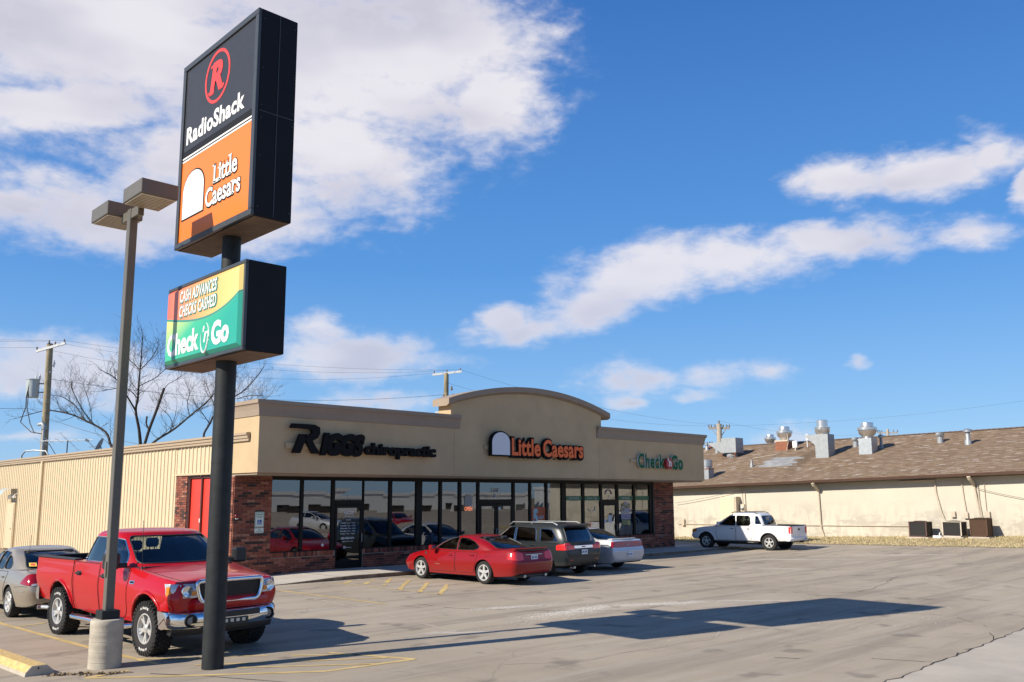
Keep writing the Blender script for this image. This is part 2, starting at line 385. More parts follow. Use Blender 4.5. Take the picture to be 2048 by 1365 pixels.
def lot_material():
    m = bpy.data.materials.new('lot_pavement'); m.use_nodes = True; q = NG(m.node_tree); b = m.node_tree.nodes['Principled BSDF']
    P = q.n('ShaderNodeNewGeometry').outputs['Position']
    big = q.noise(P, .13, 5, .6, .4); mid = q.noise(P, .75, 6, .62); fine = q.noise(P, 14, 5, .7); vfine = q.noise(P, 95, 3, .7)
    c = q.ramp(big, [(.28, (.345, .287, .217)), (.5, (.41, .345, .265)), (.72, (.465, .395, .307))])
    c = q.mix(q.m('MULTIPLY', q.smooth(mid, .42, .75), .40), c, (.255, .214, .168))
    # tyre-worn streaks along the driving lane
    st = q.noise(q.mapping(P, rot=(0, 0, radians(38)), scale=(.10, 1.3, 1)), 1, 8, .66, .4)
    c = q.mix(q.m('MULTIPLY', q.smooth(st, .47, .62), .50), c, (.215, .184, .150))
    st2 = q.noise(q.mapping(P, rot=(0, 0, radians(42)), scale=(.2, 2.6, 1), loc=(9, 4, 0)), 1, 5, .6)
    c = q.mix(q.m('MULTIPLY', q.smooth(st2, .50, .66), .42), c, (.44, .395, .33))
    c = q.mix(q.m('MULTIPLY', q.smooth(fine, .45, .75), .25), c, (.40, .36, .31))
    c = q.mix(q.m('MULTIPLY', q.smooth(vfine, .56, .68), .5), c, (.50, .44, .36))
    c = q.mix(q.m('MULTIPLY', q.smooth(vfine, .42, .30), .35), c, (.12, .11, .10))
    # oil spots in the stalls
    oil = q.noise(q.mapping(P, loc=(3, 8, 0)), 1.1, 3, .5)
    c = q.mix(q.m('MULTIPLY', q.smooth(oil, .60, .70), .5), c, (.14, .125, .11))
    # pale dust washed out of the gravel
    def blob(x, y, a, bb, r):
        mp = q.mapping(P, loc=(x, y, 0), rot=(0, 0, r), scale=(a, bb, 5), typ='TEXTURE')
        ln = q.n('ShaderNodeVectorMath', operation='LENGTH'); q.l(mp, ln.inputs[0]); return q.m('SUBTRACT', 1, ln.outputs['Value'])
    d = None
    for a in [(15.2, 13.75, 2.1, .55, .05), (14.6, 15.3, 1.6, .25, -.3), (17.6, 13.2, 2.2, .4, -.45), (19.6, 12.1, 2.0, .16, -.8), (29, 16.5, 2.0, .2, -1), (33, 18.5, 3.0, .25, -1.0), (24, 20.6, 2.5, .25, -.9), (11.3, 13.1, 1.2, .2, -.6), (37, 16, 3, .3, -1)]:
        e = blob(*a); d = e if d is None else q.m('MAXIMUM', d, e)
    dn = q.m('ADD', d, q.m('MULTIPLY', q.m('SUBTRACT', q.noise(P, 2.4, 7, .7), .5), 2.4))
    c = q.mix(q.m('MULTIPLY', q.smooth(dn, .05, .75), .6), c, (.56, .52, .46))
    # hairline cracks
    vo = q.n('ShaderNodeTexVoronoi', feature='DISTANCE_TO_EDGE'); vo.inputs['Scale'].default_value = .16
    wn = q.n('ShaderNodeTexNoise'); wn.inputs['Scale'].default_value = .9; wn.inputs['Detail'].default_value = 6; q.l(P, wn.inputs['Vector'])
    ad = q.n('ShaderNodeVectorMath', operation='ADD'); q.l(P, ad.inputs[0]); q.l(wn.outputs['Color'], ad.inputs[1]); q.l(ad.outputs[0], vo.inputs['Vector'])
    c = q.mix(q.m('MULTIPLY', q.smooth(vo.outputs['Distance'], .0030, .0012), .22), c, (.10, .09, .08))
    q.l(c, b.inputs['Base Color']); b.inputs['Roughness'].default_value = .95; b.inputs['Specular IOR Level'].default_value = .15
    bn = q.n('ShaderNodeBump'); bn.inputs['Strength'].default_value = .5; bn.inputs['Distance'].default_value = .006
    q.l(q.m('ADD', q.m('MULTIPLY', fine, .6), vfine), bn.inputs['Height']); q.l(bn.outputs[0], b.inputs['Normal'])
    return m
lot_m = lot_material()
slab_m = mat('pale_slab', (.45, .395, .325), .92, vary=.16, scale=.7, bump=.5, bscale=70, coord='Object', stain=((.5, .5, 1), .25, (.28, .25, .215)))
earth_m = mat('earth', (.22, .17, .10), .95, vary=.25, scale=.05)
joint_m = mat('joint_sealant', (.45, .38, .30), .9, vary=.2, scale=3)
crack_m = mat('crack', (.035, .033, .03), 1)
line_m = mat('worn_yellow_line', (.58, .42, .17), .85, vary=.25, scale=2.2)

mb = MB(); N = 48
for k, r in enumerate((90, 2500)):
    for i in range(N): mb.v.append((20+r*cos(2*pi*i/N), 20+r*sin(2*pi*i/N), -.05 if k == 0 else -.6))
mb.f.append(tuple(range(N))); mb.mi.append(0)
for i in range(N): mb.f.append((i, (i+1) % N, N+(i+1) % N, N+i)); mb.mi.append(0)
build('ground', mb, earth_m, kind='structure')

def sheet(xs, ys, dz, inside=None):
    mb = MB(); idx = {}
    for i, x in enumerate(xs):
        for j, y in enumerate(ys): idx[i, j] = len(mb.v); mb.v.append((x, y, terrain(x, y)+dz))
    for i in range(len(xs)-1):
        for j in range(len(ys)-1):
            if inside and not inside((xs[i]+xs[i+1])/2, (ys[j]+ys[j+1])/2): continue
            mb.f.append((idx[i, j], idx[i+1, j], idx[i+1, j+1], idx[i, j+1])); mb.mi.append(0)
    return mb
def fr(a, b, st): n = int(round((b-a)/st)); return [a+(b-a)*i/n for i in range(n+1)]
build('parking_lot', sheet(fr(-40, 42, 1), fr(-60, 62, 1), 0), lot_m, smooth=60, kind='structure')

def verge_material():
    m = bpy.data.materials.new('dry_turf'); m.use_nodes = True; q = NG(m.node_tree); b = m.node_tree.nodes['Principled BSDF']
    P = q.n('ShaderNodeNewGeometry').outputs['Position']
    c = q.ramp(q.noise(P, .9, 6, .65), [(.3, (.30, .235, .12)), (.55, (.44, .35, .19)), (.75, (.52, .43, .25))])
    c = q.mix(q.m('MULTIPLY', q.smooth(q.noise(P, .5, 4, .6), .56, .7), .6), c, (.17, .175, .06))
    q.l(c, b.inputs['Base Color']); b.inputs['Roughness'].default_value = .95; return m
turf_m = verge_material()
build('parking_lot', sheet(fr(42, 132, 5), fr(-62, 8, 5), -.002), lot_m, smooth=60, kind='structure')
build('verge', sheet(fr(41.6, 60, .8), fr(7.2, 62, 1), .015), turf_m, smooth=60, kind='structure')
# dry grass blades
mb = MB(); rg = random.Random(5)
for i in range(15000):
    x = 41.55+rg.random()**1.1*5.3; y = rg.uniform(7.4, 42)
    z = terrain(x, y)+.01; h = rg.uniform(.03, .10)*(1.5 if rg.random() < .06 else 1); a = rg.random()*6.28; w = rg.uniform(.012, .028)
    dx, dy = cos(a)*w, sin(a)*w; lx, ly = rg.gauss(0, .05), rg.gauss(0, .05)
    mb.cur = 1 if rg.random() < .10 else 0
    mb.add([(x-dx, y-dy, z), (x+dx, y+dy, z), (x+lx, y+ly, z+h)], [(0, 1, 2)])
straw = mat('straw', (.50, .40, .22), .9, vary=.2, scale=1); weed = mat('weed_green', (.16, .18, .06), .9)
o = build('dry_grass', mb, [straw, weed], recalc=False, kind='stuff')

# pale concrete apron in the near right corner, with its ragged edge
rg = random.Random(3)
edge = [(11.0, 5.35)]; 
for i in range(90):
    x = 11.2+i*.26; edge.append((x+rg.uniform(-.06, .06), 5.50+.045*(x-11.9)+rg.gauss(0, .02)))
mb = MB(); poly = [(11.0, -40), (36, -40), (36, edge[-1][1])] + edge[::-1]
# strips so the quads stay sound
for i in range(len(edge)-1):
    (x0, y0), (x1, y1) = edge[i], edge[i+1]
    mb.add([(x0, -30, .006+terrain(x0, y0)), (x1, -30, .006+terrain(x1, y1)), (x1, y1, .006+terrain(x1, y1)), (x0, y0, .006+terrain(x0, y0))], [(0, 1, 2, 3)])
build('concrete_apron', mb, slab_m, kind='structure', recalc=False)
mb = MB()
for i in range(len(edge)-1):
    (x0, y0), (x1, y1) = edge[i], edge[i+1]; w0, w1 = rg.uniform(.004, .026), rg.uniform(.004, .026)
    mb.add([(x0, y0-w0*.4, .0095+terrain(x0, y0)), (x1, y1-w1*.4, .0095+terrain(x1, y1)), (x1, y1+w1, .0095+terrain(x1, y1)), (x0, y0+w0, .0095+terrain(x0, y0))], [(0, 1, 2, 3)])
build('pavement_crack', mb, crack_m, kind='structure', recalc=False)

def ribbon(mb, pts, w, dz=.004, ragged=0, seed=1):
    rg = random.Random(seed)
    for (a, b) in zip(pts[:-1], pts[1:]):
        L = hypot(b[0]-a[0], b[1]-a[1]); n = max(1, int(L/.35)); nx, ny = -(b[1]-a[1])/L, (b[0]-a[0])/L
        P = []
        for i in range(n+1):
            t = i/n; x, y = a[0]+(b[0]-a[0])*t, a[1]+(b[1]-a[1])*t
            wl = w/2*(1+rg.uniform(-ragged, ragged)); wr = w/2*(1+rg.uniform(-ragged, ragged))
            P.append(((x+nx*wl, y+ny*wl), (x-nx*wr, y-ny*wr)))
        for i in range(n):
            if ragged and rg.random() < ragged*.25: continue
            q = [P[i][0], P[i+1][0], P[i+1][1], P[i][1]]
            mb.add([(x, y, terrain(x, y)+dz) for x, y in q], [(0, 1, 2, 3)])
def painted(pts, w=.10, rag=.25, m=None, name='painted_line', dz=.004, seed=1):
    mb = MB(); ribbon(mb, pts, w, dz, rag, seed); return build(name, mb, m or line_m, kind='structure', recalc=False)
painted([(12.66, 22.92), (12.88, 17.79)], .10, .4, seed=2)
for i, ab in enumerate([((15.03, 22.92), (15.72, 23.56)), ((15.07, 22.03), (16.38, 23.34)), ((15.32, 21.36), (17.0, 23.3)), ((15.09, 20.28), (17.05, 22.4)), ((15.07, 19.36), (17.0, 21.4)), ((15.17, 18.56), (17.0, 20.5))]):
    painted(list(ab), .13, .4, seed=10+i)
painted([(14.95, 23.5), (15.17, 18.5)], .06, .6, seed=31)
painted([(4.65, 13.6), (5.68, 12.80), (7.36, 11.62)], .10, .12, seed=3); painted([(7.36, 11.62), (8.88, 11.49)], .10, .12, seed=4, dz=.0045)
painted([(8.88, 11.49), (8.09, 13.34)], .09, .3, seed=5)
painted([(6.55, 12.80), (8.3, 11.53)], .07, .2, seed=6, dz=.0052); painted([(6.19, 13.45), (8.64, 11.9)], .07, .2, seed=7, dz=.0054)
painted([(6.85, 13.89), (8.49, 12.45)], .07, .35, seed=8)
painted([(5.35, 20.76), (5.6, 16.36), (5.82, 13.91)], .11, .2, seed=9); painted([(5.76, 14.63), (6.66, 13.76)], .08, .2, seed=12, dz=.0052)
painted([(4.65, 13.6), (5.3, 13.72)], .09, .2, seed=13, dz=.0056); painted([(5.45, 19.96), (6.01, 20.1)], .09, .4, seed=14, dz=.0056)
painted([(5.28, 24), (5.35, 20.76)], .11, .3, seed=15)
for i, (p, w) in enumerate([([(12.77, 23.12), (11.24, 13.25)], .05), ([(11.24, 13.25), (12.9, 12.3)], .03), ([(27.41, 20.15), (30.64, 14.77), (35.03, 10.52)], .08), ([(23.05, 10.09), (25.29, 7.65)], .05), ([(7.93, 11.34), (8.75, 9.39), (9.3, 7.6)], .03), ([(34.71, 17.56), (40.0, 11.99)], .07), ([(13.84, 9.04), (15.86, 5.99)], .025), ([(27.41, 20.15), (25, 23)], .06)]):
    painted(p, w, .5, joint_m, 'joint_line', .003, 40+i)
for i, p in enumerate([[(14.9, 12.2), (16.4, 12.0), (17.5, 11.75), (19.2, 11.35), (21.5, 10.9)], [(4.5, 14.1), (4.75, 13.95), (5.0, 13.62), (5.3, 13.55)], [(5.2, 13.6), (5.9, 12.6), (6.6, 11.2)]]):
    painted(p, .025, .8, crack_m, 'pavement_crack', .0035, 60+i)
rg = random.Random(77)
for i, (x, y, a, n) in enumerate([(9.5, 10.2, -.5, 16), (13.5, 17.5, -1.2, 18), (17.2, 16.5, -.4, 22), (21.5, 14.0, -.9, 24), (24.5, 18.2, -.6, 20), (13.0, 7.6, -.6, 14), (30, 19.5, -1.0, 24), (19.5, 8.6, -.7, 22), (16.5, 11.3, .2, 14)]):
    P = [(x, y)]
    for k in range(n): a += rg.gauss(0, .22); P.append((P[-1][0]+.38*cos(a), P[-1][1]+.38*sin(a)))
    painted(P, .016 if i % 2 else .024, .9, crack_m if i % 2 else joint_m, 'pavement_crack', .0036, 90+i)
# loose white gravel
mb = MB(); rg = random.Random(8)
for (x, y, a, b, r, n) in [(15.0, 13.75, 1.7, .32, .05, 900), (14.5, 15.2, 1.4, .22, -.3, 260), (17.3, 13.3, 1.6, .25, -.45, 420), (13.7, 13.2, 1.5, .6, 0, 200), (20, 9, 7, 2.5, -.6, 90), (17.5, 8, 5, 1.5, -.6, 60), (15.5, 23.75, 1.6, .08, 0.02, 160)]:
    for i in range(n):
        u, v = rg.gauss(0, .5)*a, rg.gauss(0, .5)*b; X = x+u*cos(r)-v*sin(r); Y = y+u*sin(r)+v*cos(r); s = rg.uniform(.005, .011); zz = terrain(X, Y)+.004
        k = rg.random()*6.28
        mb.add([(X+s*cos(k), Y+s*sin(k), zz), (X+s*cos(k+2.1), Y+s*sin(k+2.1), zz), (X+s*cos(k+4.2), Y+s*sin(k+4.2), zz), (X, Y, zz+s*1.1)], [(0, 1, 3), (1, 2, 3), (2, 0, 3)])
build('gravel', mb, mat('white_gravel', (.60, .56, .50), .9, vary=.2, scale=30), kind='stuff', recalc=False)
# grass and leaves caught in the joint at the foot of the lamp base
mb = MB(); rg = random.Random(18)
for i in range(170):
    t = rg.random(); x = 4.35+.75*t+rg.gauss(0, .05); y = 14.16-.55*t+rg.gauss(0, .05); a = rg.random()*6.28; s = rg.uniform(.012, .04)
    mb.add([(x+s*cos(a), y+s*sin(a), .006), (x-s*.3*sin(a), y+s*.3*cos(a), .012+rg.random()*.03), (x-s*cos(a), y-s*sin(a), .006)], [(0, 1, 2)])
build('leaf_litter', mb, mat('leaf_brown', (.26, .19, .11), .9, vary=.4, scale=20), kind='stuff', recalc=False)

# ------------------------------------------------------------------ walkway along the shops
mb = MB(); xs = fr(12.4, 38.2, .6); YB, YF = 27.2, 23.9
zt = lambda x: .012+.115*smooth01((x-12.8)/3.4)
for i in range(len(xs)-1):
    a, b = xs[i], xs[i+1]; za, zb = zt(a), zt(b)
    mb.add([(a, YF+.015, za), (b, YF+.015, zb), (b, YB, zb), (a, YB, za)], [(0, 1, 2, 3)])
    mb.cur = 1; mb.add([(a, YF, -.02), (b, YF, -.02), (b, YF, zb-.015), (a, YF, za-.015), (b, YF+.015, zb), (a, YF+.015, za)], [(0, 1, 2, 3), (3, 2, 4, 5)]); mb.cur = 0
mb.add([(xs[-1], YF, -.02), (xs[-1], YB, -.02), (xs[-1], YB, zt(xs[-1])), (xs[-1], YF, zt(xs[-1])-.01)], [(0, 1, 2, 3)])
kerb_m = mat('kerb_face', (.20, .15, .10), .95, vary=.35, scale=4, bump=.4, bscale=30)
build('walkway', mb, [concrete2, kerb_m], kind='structure', recalc=False)
mb = MB()
for x in fr(15.5, 37, 1.55): mb.box(x-.006, x+.006, YF+.02, 26.3, zt(x)-.002, zt(x)+.0025)
build('walkway_joint', mb, crack_m, kind='structure')
# ================================================================== the shop building
SB = thing('shop_building', 'tan stucco strip of shops with a brick base, dark glass front and arched middle parapet', 'building', (25, 26.4, 0))
YFR, YW = 24.93, 26.4
XL, XR = 13.15, 36.92
def bb(name, mb, m, parent=SB, **k): return build(name, mb, m, parent, world=True, **k)
# fascia walls
for (a, b) in ((XL, 20.955), (29.075, XR)):
    mb = MB(); mb.box(a, b, YFR, 27.7, 3.30, 5.30, .006); bb('fascia_wall', mb, stucco)
mb = MB(); arcw = [(20.79, 3.30), (29.24, 3.30), (29.24, 5.88)]
def arc_z(x, z0, z1, xa=20.57, xb=29.69):
    """circular arc from (xa,z0) through the crown z1"""
    c = (xb-xa)/2; s = z1-z0; R = (c*c+s*s)/(2*s); xm = (xa+xb)/2; return z1-R+math.sqrt(max(0, R*R-(x-xm)**2))
arcw = [(20.963, 3.302), (29.067, 3.302), (29.067, 5.3), (29.24, 5.3)]
for i in range(25): x = 29.24-(29.24-20.79)*i/24; arcw.append((x, arc_z(x, 5.86, 6.68)))
arcw += [(20.79, 5.3), (20.963, 5.3)]
mb.prism(arcw, (0, YFR+.003, 0), (1, 0, 0), (0, 0, 1), (0, .72, 0)); bb('arched_parapet', mb, stucco)
mb = MB(); n = 32; xs = [20.57+(29.69-20.57)*i/n for i in range(n+1)]
for i, x in enumerate(xs):
    zt_, zb_ = arc_z(x, 6.13, 6.86), arc_z(x, 5.87, 6.60)
    for (y, z) in ((YFR-.15, zt_), (YFR+.80, zt_), (YFR+.80, zb_), (YFR-.02, zb_-.01), (YFR-.08, zb_+.03), (YFR-.15, zb_+.06)): mb.v.append((x, y, z))
for i in range(n):
    for k in range(6): a = i*6+k; b = i*6+(k+1) % 6; mb.f.append((a, b, b+6, a+6)); mb.mi.append(0)
mb.f.append((5, 4, 3, 2, 1, 0)); mb.mi.append(0); mb.f.append(tuple(n*6+k for k in range(6))); mb.mi.append(0)
bb('arched_cornice', mb, cornice_m)
def cornice(path):
    prof = [(.004, 5.04), (.03, 5.045), (.035, 5.09), (.055, 5.24), (.085, 5.36), (.11, 5.41), (.14, 5.42), (.14, 5.535), (-.25, 5.545), (-.25, 5.31)]
    mb = MB(); m = len(prof); P = [Vector((x, y, 0)) for x, y in path]
    for i, p in enumerate(P):
        d0 = (P[i]-P[i-1]).normalized() if i else (P[1]-P[0]).normalized(); d1 = (P[i+1]-P[i]).normalized() if i < len(P)-1 else d0
        n0 = Vector((d0.y, -d0.x, 0)); n1 = Vector((d1.y, -d1.x, 0)); nn = (n0+n1); nn = nn/ (nn.dot(n0))
        for (o, z) in prof: q = p+nn*o; mb.v.append((q.x, q.y, z))
    for i in range(len(P)-1):
        for k in range(m): a = i*m+k; b = i*m+(k+1) % m; mb.f.append((a, b, b+m, a+m)); mb.mi.append(0)
    mb.f.append(tuple(range(m))[::-1]); mb.mi.append(0); mb.f.append(tuple((len(P)-1)*m+k for k in range(m))); mb.mi.append(0)
    bb('cornice', mb, cornice_m)
cornice([(XL, 27.7), (XL, YFR), (21.2, YFR)]); cornice([(28.93, YFR), (XR, YFR), (XR, 27.7)])
# soffit strip and dark header over the glass
mb = MB(); mb.box(XL+.05, XR-.05, YFR+.1, 27.6, 3.24, 3.297); bb('soffit', mb, cornice_m)
# side eave trim
mb = MB(); prof = [(0, 4.28), (.05, 4.29), (.05, 4.36), (.085, 4.375), (.085, 4.455), (.13, 4.475), (.13, 4.545), (0, 4.56)]
mb.prism([(-o, z) for o, z in prof], (13.13, 25.45, 0), (1, 0, 0), (0, 0, 1), (0, 35, 0)); bb('eave_trim', mb, gutter_m)
mb = MB(); mb.add([(13.2, 27.6, 4.50), (36.9, 27.6, 4.40), (36.9, 60.4, 4.40), (13.2, 60.4, 4.50), (13.2, 27.6, 4.3), (36.9, 27.6, 4.3), (36.9, 60.4, 4.3), (13.2, 60.4, 4.3)],
                   [(0, 1, 2, 3), (7, 6, 5, 4), (0, 4, 5, 1), (1, 5, 6, 2), (2, 6, 7, 3), (3, 7, 4, 0)]); bb('roof', mb, galv_dull)
# side, rear and far walls
mb = MB(); mb.box(36.3, 36.6, 27.9, 60, 0, 4.28); mb.box(13.5, 36.6, 59.8, 60.05, 0, 4.28); bb('rear_wall', mb, siding_m)
# corrugated siding sheets on the sunny side
def sheet_mesh(w, ribs, z0, z1):
    mb = MB(); pts = [(0, 0)]; p = w/ribs
    for i in range(ribs):
        y = i*p
        pts += [(y+p*.38, 0), (y+p*.42, .030), (y+p*.62, .030), (y+p*.66, 0)]
    pts.append((w, 0)); n = len(pts)
    for z in (z0, z1):
        for (y, d) in pts: mb.v.append((-d, y, z))
    for i in range(n-1): mb.f.append((i, i+1, n+i+1, n+i)); mb.mi.append(0)
    return mb.mesh('siding_sheet', siding_m, recalc=False)
full = sheet_mesh(.915, 3, 0, 4.30); short = sheet_mesh(.915, 3, 3.36, 4.30)
L = SB.location
y = 27.9
while y < 30.5: o = link('siding_sheet', short, SB); o.location = (13.19-L.x, y-L.y, 0); y += .92
y = 30.88
while y < 59.5: o = link('siding_sheet', full, SB); o.location = (13.19-L.x, y-L.y, 0); y += .919
mb = MB(); mb.box(13.205, 13.4, 27.9, 60, 3.36, 4.28); mb.box(13.205, 13.4, 30.86, 60, 0, 3.36); bb('side_wall', mb, siding_m)
mb = MB(); mb.box(13.06, 13.2, 45.80, 46.02, 0, 4.29, .01); bb('corner_trim', mb, trim_m)
mb = MB(); mb.box(13.12, 13.2, 27.72, 30.9, 3.30, 3.37, .005); bb('drip_trim', mb, trim_m)
# side door with its frame
mb = MB(); mb.box(13.10, 13.2, 49.85, 51.25, 0, 2.36); dfr = bb('door_frame', mb, trim_m)
mb = MB(); mb.box(13.075, 13.1, 49.95, 51.15, .02, 2.28, .008); dd = build('door', mb, mat('door_cream', (.62, .50, .33), .5, vary=.04), SB, world=True)
mb = MB(); mb.lathe([(.0, 0), (.03, .0), (.03, .04), (0, .05)], 10, (0, 0, 0), 'X'); h = build('door_knob', mb, galv_dull, dd); h.location = (13.04-L.x, 50.15-L.y, 1.05); h.location.x -= 0
# red panel doors set back between brick piers
mb = MB(); mb.box(13.40, 13.5, 26.75, 29.95, 0, 3.30); bb('bay_backing', mb, alu_dark)
mb = MB(); mb.box(13.24, 13.40, 28.90, 28.985, .02, 3.28); mb.box(13.24, 13.4, 29.84, 29.9, .02, 3.28); mb.box(13.24, 13.4, 27.9, 29.9, 3.2, 3.29); bb('bay_frame', mb, mat('bay_brown', (.09, .035, .025), .5))
for (a, b) in ((28.99, 29.835), (27.95, 28.895)):
    mb = MB(); mb.box(13.30, 13.38, a, b, .02, 3.19, .008); bb('red_panel', mb, red_door)
for yy in (28.94, 29.8, 28.0):
    mb = MB(); mb.box(13.20, 13.28, yy-.02, yy+.02, 3.25, 3.30); bb('bracket', mb, galv)
mb = MB(); mb.box(13.22, 13.24, 28.92, 28.97, 1.72, 1.86, .004); bb('latch', mb, white_p)

# ------------------------------------------------------------------ brickwork
BW, BH, MJ = .285, .070, .012; CH = BH+MJ
WALLS = []
for q in ((13.17, 14.457, YW+.012, 27.9, 3.24), (13.212, 13.6, 29.92, 30.85, 3.36), (14.46, 16.92, YW+.012, YW+.25, .77), (18.06, 23.56, YW+.012, YW+.25, .77), (25.42, 31.02, YW+.012, YW+.25, .77), (32.06, 34.787, YW+.012, YW+.25, .77), (34.79, 36.34, YW+.012, 27.4, 3.24)):
    mb = MB(); mb.box(q[0], q[1], q[2], q[3], -.1, q[4]); WALLS.append((q, bb('brick_wall', mb, mortar)))
def wall_of(x, y): return min(WALLS, key=lambda t: max(0, t[0][0]-x, x-t[0][1])+max(0, t[0][2]-y, y-t[0][3]))[1]
BR = []      # every brick: (cx, cy, cz, length, axis, height)
rg = random.Random(4)
def course_run(x0, x1, z0, z1, y, axis='X', soldier=False):
    k = 0; z = z0
    while z+BH <= z1+.01:
        off = 0 if k % 2 == 0 else -(BW+MJ)/2; x = x0+off
        while x < x1-.03:
            a, b = max(x, x0), min(x+BW, x1)
            if b-a > .05: BR.append(((a+b)/2, y, z+BH/2, b-a, axis, BH))
            x += BW+MJ
        k += 1; z += CH
course_run(13.155, 14.46, .02, 3.22, YW)
for (a, b) in ((14.46, 16.92), (18.06, 23.56), (25.42, 31.02), (32.06, 34.79)):
    course_run(a, b, .02, .60, YW)
    x = a+.01
    while x < b-.06: BR.append((x+.035, YW, .69, .068, 'X', .155)); x += .080       # the soldier course under the sill
course_run(34.79, 36.33, .02, 3.22, YW)
course_run(29.93, 30.85, .02, 3.30, 13.2, 'Y')
course_run(26.42, 27.88, .02, 3.22, 13.155, 'Y')
def brick_score(b):
    d = hypot(b[0], b[1]); v = b[3]*b[5]/d**2
    if b[4] == 'Y' and b[1] < 28 and False: v = 0
    if b[4] == 'Y': v *= .6 if b[0] else 1
    if b[0] > 23 and b[2] < .9 and b[4] == 'X' and b[0] < 34: v *= .02           # behind the parked cars
    if b[4] == 'Y' and b[0] < 13.3 and b[1] > 0 and b[1] < 1: v = 0
    return v
BRS = []
for b in BR:
    (c, y, z, l, ax, h) = b
    P = (c, y) if ax == 'X' else (y, c)
    s = l*h/(P[0]**2+P[1]**2)
    if ax == 'Y' and c < 28: s *= .05
    if ax == 'X' and 20 < c < 34 and z < .8: s *= .05
    if z < .9 and ax == 'Y': s *= .02
    if ax == 'X' and z < .5 and c < 14.2: s *= .6
    BRS.append((s, b))
BRS.sort(key=lambda t: -t[0])
ub = MB(); ub.box(-.5, .5, -.022, .012, -.5, .5, .012); unit = ub.mesh('brick', brick_m)
# two unit bricks: one whose face looks along -Y, one whose face looks along -X
ub2 = MB(); ub2.v = [(y, -x, z) for x, y, z in ub.v]; ub2.f = list(ub.f); ub2.mi = list(ub.mi); unitY = ub2.mesh('brick_side', brick_m)
LW = abs_loc(WALLS[0][1])
for s, (c, y, z, l, ax, h) in BRS[:296]:
    o = link('brick', unit if ax == 'X' else unitY, wall_of(c, y) if ax == 'X' else wall_of(y, c))
    jy = rg.uniform(-.004, .003)
    if ax == 'X': o.location = (c-LW.x, y+jy-LW.y, z-LW.z); o.scale = (l, 1, h)
    else: o.location = (y+jy-LW.x, c-LW.y, z-LW.z); o.scale = (1, l, h)
mb = MB()
for s, (c, y, z, l, ax, h) in BRS[296:]:
    jy = rg.uniform(-.004, .003)
    if ax == 'X': mb.box(c-l/2, c+l/2, y-.022+jy, y+.012, z-h/2, z+h/2)
    else: mb.box(y-.022+jy, y+.012, c-l/2, c+l/2, z-h/2, z+h/2)
build('brickwork', mb, brick_m, WALLS[2][1], world=True, kind='stuff')

# ------------------------------------------------------------------ glazing
GY = YW+.06                                                # face of the frames
ZH, ZS = 3.115, .80
mb = MB(); mb.box(14.46, 34.79, GY-.02, GY+.10, ZH+.003, 3.24); bb('head_frame', mb, alu_dark)
def sill(a, b, z=ZS):
    mb = MB(); mb.box(a, b, GY-.05, GY+.10, z-.055, z-.003, .004); bb('window_sill', mb, alu_dark)
def mullion(a, b, z0=ZS, z1=ZH):
    mb = MB(); mb.box(a, b, GY, GY+.10, z0, z1, .006); bb('mullion', mb, alu_dark)
def pane(a, b, z0=ZS, z1=ZH, y=None, parent=SB, name='window_pane'):
    y = GY+.05 if y is None else y; t = rg.uniform(-.0035, .0035); u = rg.uniform(-.003, .003)
    mb = MB(); mb.add([(a, y+u, z0), (b, y-u+t, z0), (b, y-u, z1), (a, y+u+t, z1)], [(0, 1, 2, 3)])
    return build(name, mb, shop_glass, parent, world=True, recalc=False)
sill(14.46, 16.92); sill(18.06, 23.56); sill(25.42, 31.02); sill(32.06, 34.79)
for (a, b) in ((14.46, 14.51), (15.57, 15.69), (16.78, 16.91), (18.06, 18.12), (19.19, 19.33), (20.42, 20.71), (21.54, 21.67), (22.5, 22.64), (23.46, 23.585), (25.39, 25.53), (26.37, 26.49), (27.34, 27.47), (28.33, 28.62), (29.67, 29.83), (30.89, 31.04), (32.04, 32.20), (33.27, 33.42), (34.50, 34.79)):
    mullion(a, b, .02 if (16.7 < a < 18.07 or 23.4 < a < 25.4 or 30.8 < a < 32.1) else ZS)
for (a, b) in ((14.51, 15.57), (15.69, 16.78), (18.12, 19.19), (19.33, 20.42), (20.71, 21.54), (21.67, 22.5), (22.64, 23.46), (25.53, 26.37), (26.49, 27.34), (27.47, 28.33), (28.62, 29.67), (29.83, 30.89), (32.20, 33.27), (33.42, 34.50)): pane(a, b)
def shop_door(a, b, ztr, double=False):
    mb = MB(); mb.box(a, b, GY, GY+.10, ztr-.16, ztr, .005); bb('transom_bar', mb, alu_dark)
    pane(a, b, ztr, ZH)
    spans = [(a, (a+b)/2-.01), ((a+b)/2+.01, b)] if double else [(a+.01, b-.01)]
    for (x0, x1) in spans:
        f = MB(); zb = zt(a)+.01; zc = ztr-.17; w = .085
        f.box(x0, x0+w, GY-.01, GY+.06, zb, zc); f.box(x1-w, x1, GY-.01, GY+.06, zb, zc)
        f.box(x0+w, x1-w, GY-.008, GY+.058, zc-.10, zc); f.box(x0+w, x1-w, GY-.008, GY+.058, zb, zb+.26)
        d = bb('glass_door', f, alu_dark)
        pane(x0+w, x1-w, zb+.26, zc-.10, GY+.02, d, 'door_pane')
        hb = MB(); hx = x1-w/2 if not double or x0 == a else x0+w/2
        hb.tube([(hx, GY-.01, 1.0), (hx, GY-.06, 1.02), (hx, GY-.06, 1.28), (hx, GY-.01, 1.3)], .012, 8); build('handle', hb, galv_dull, d, world=True)
shop_door(16.915, 18.055, 2.45); shop_door(23.59, 25.385, 2.45, True); shop_door(31.045, 32.035, 2.42)
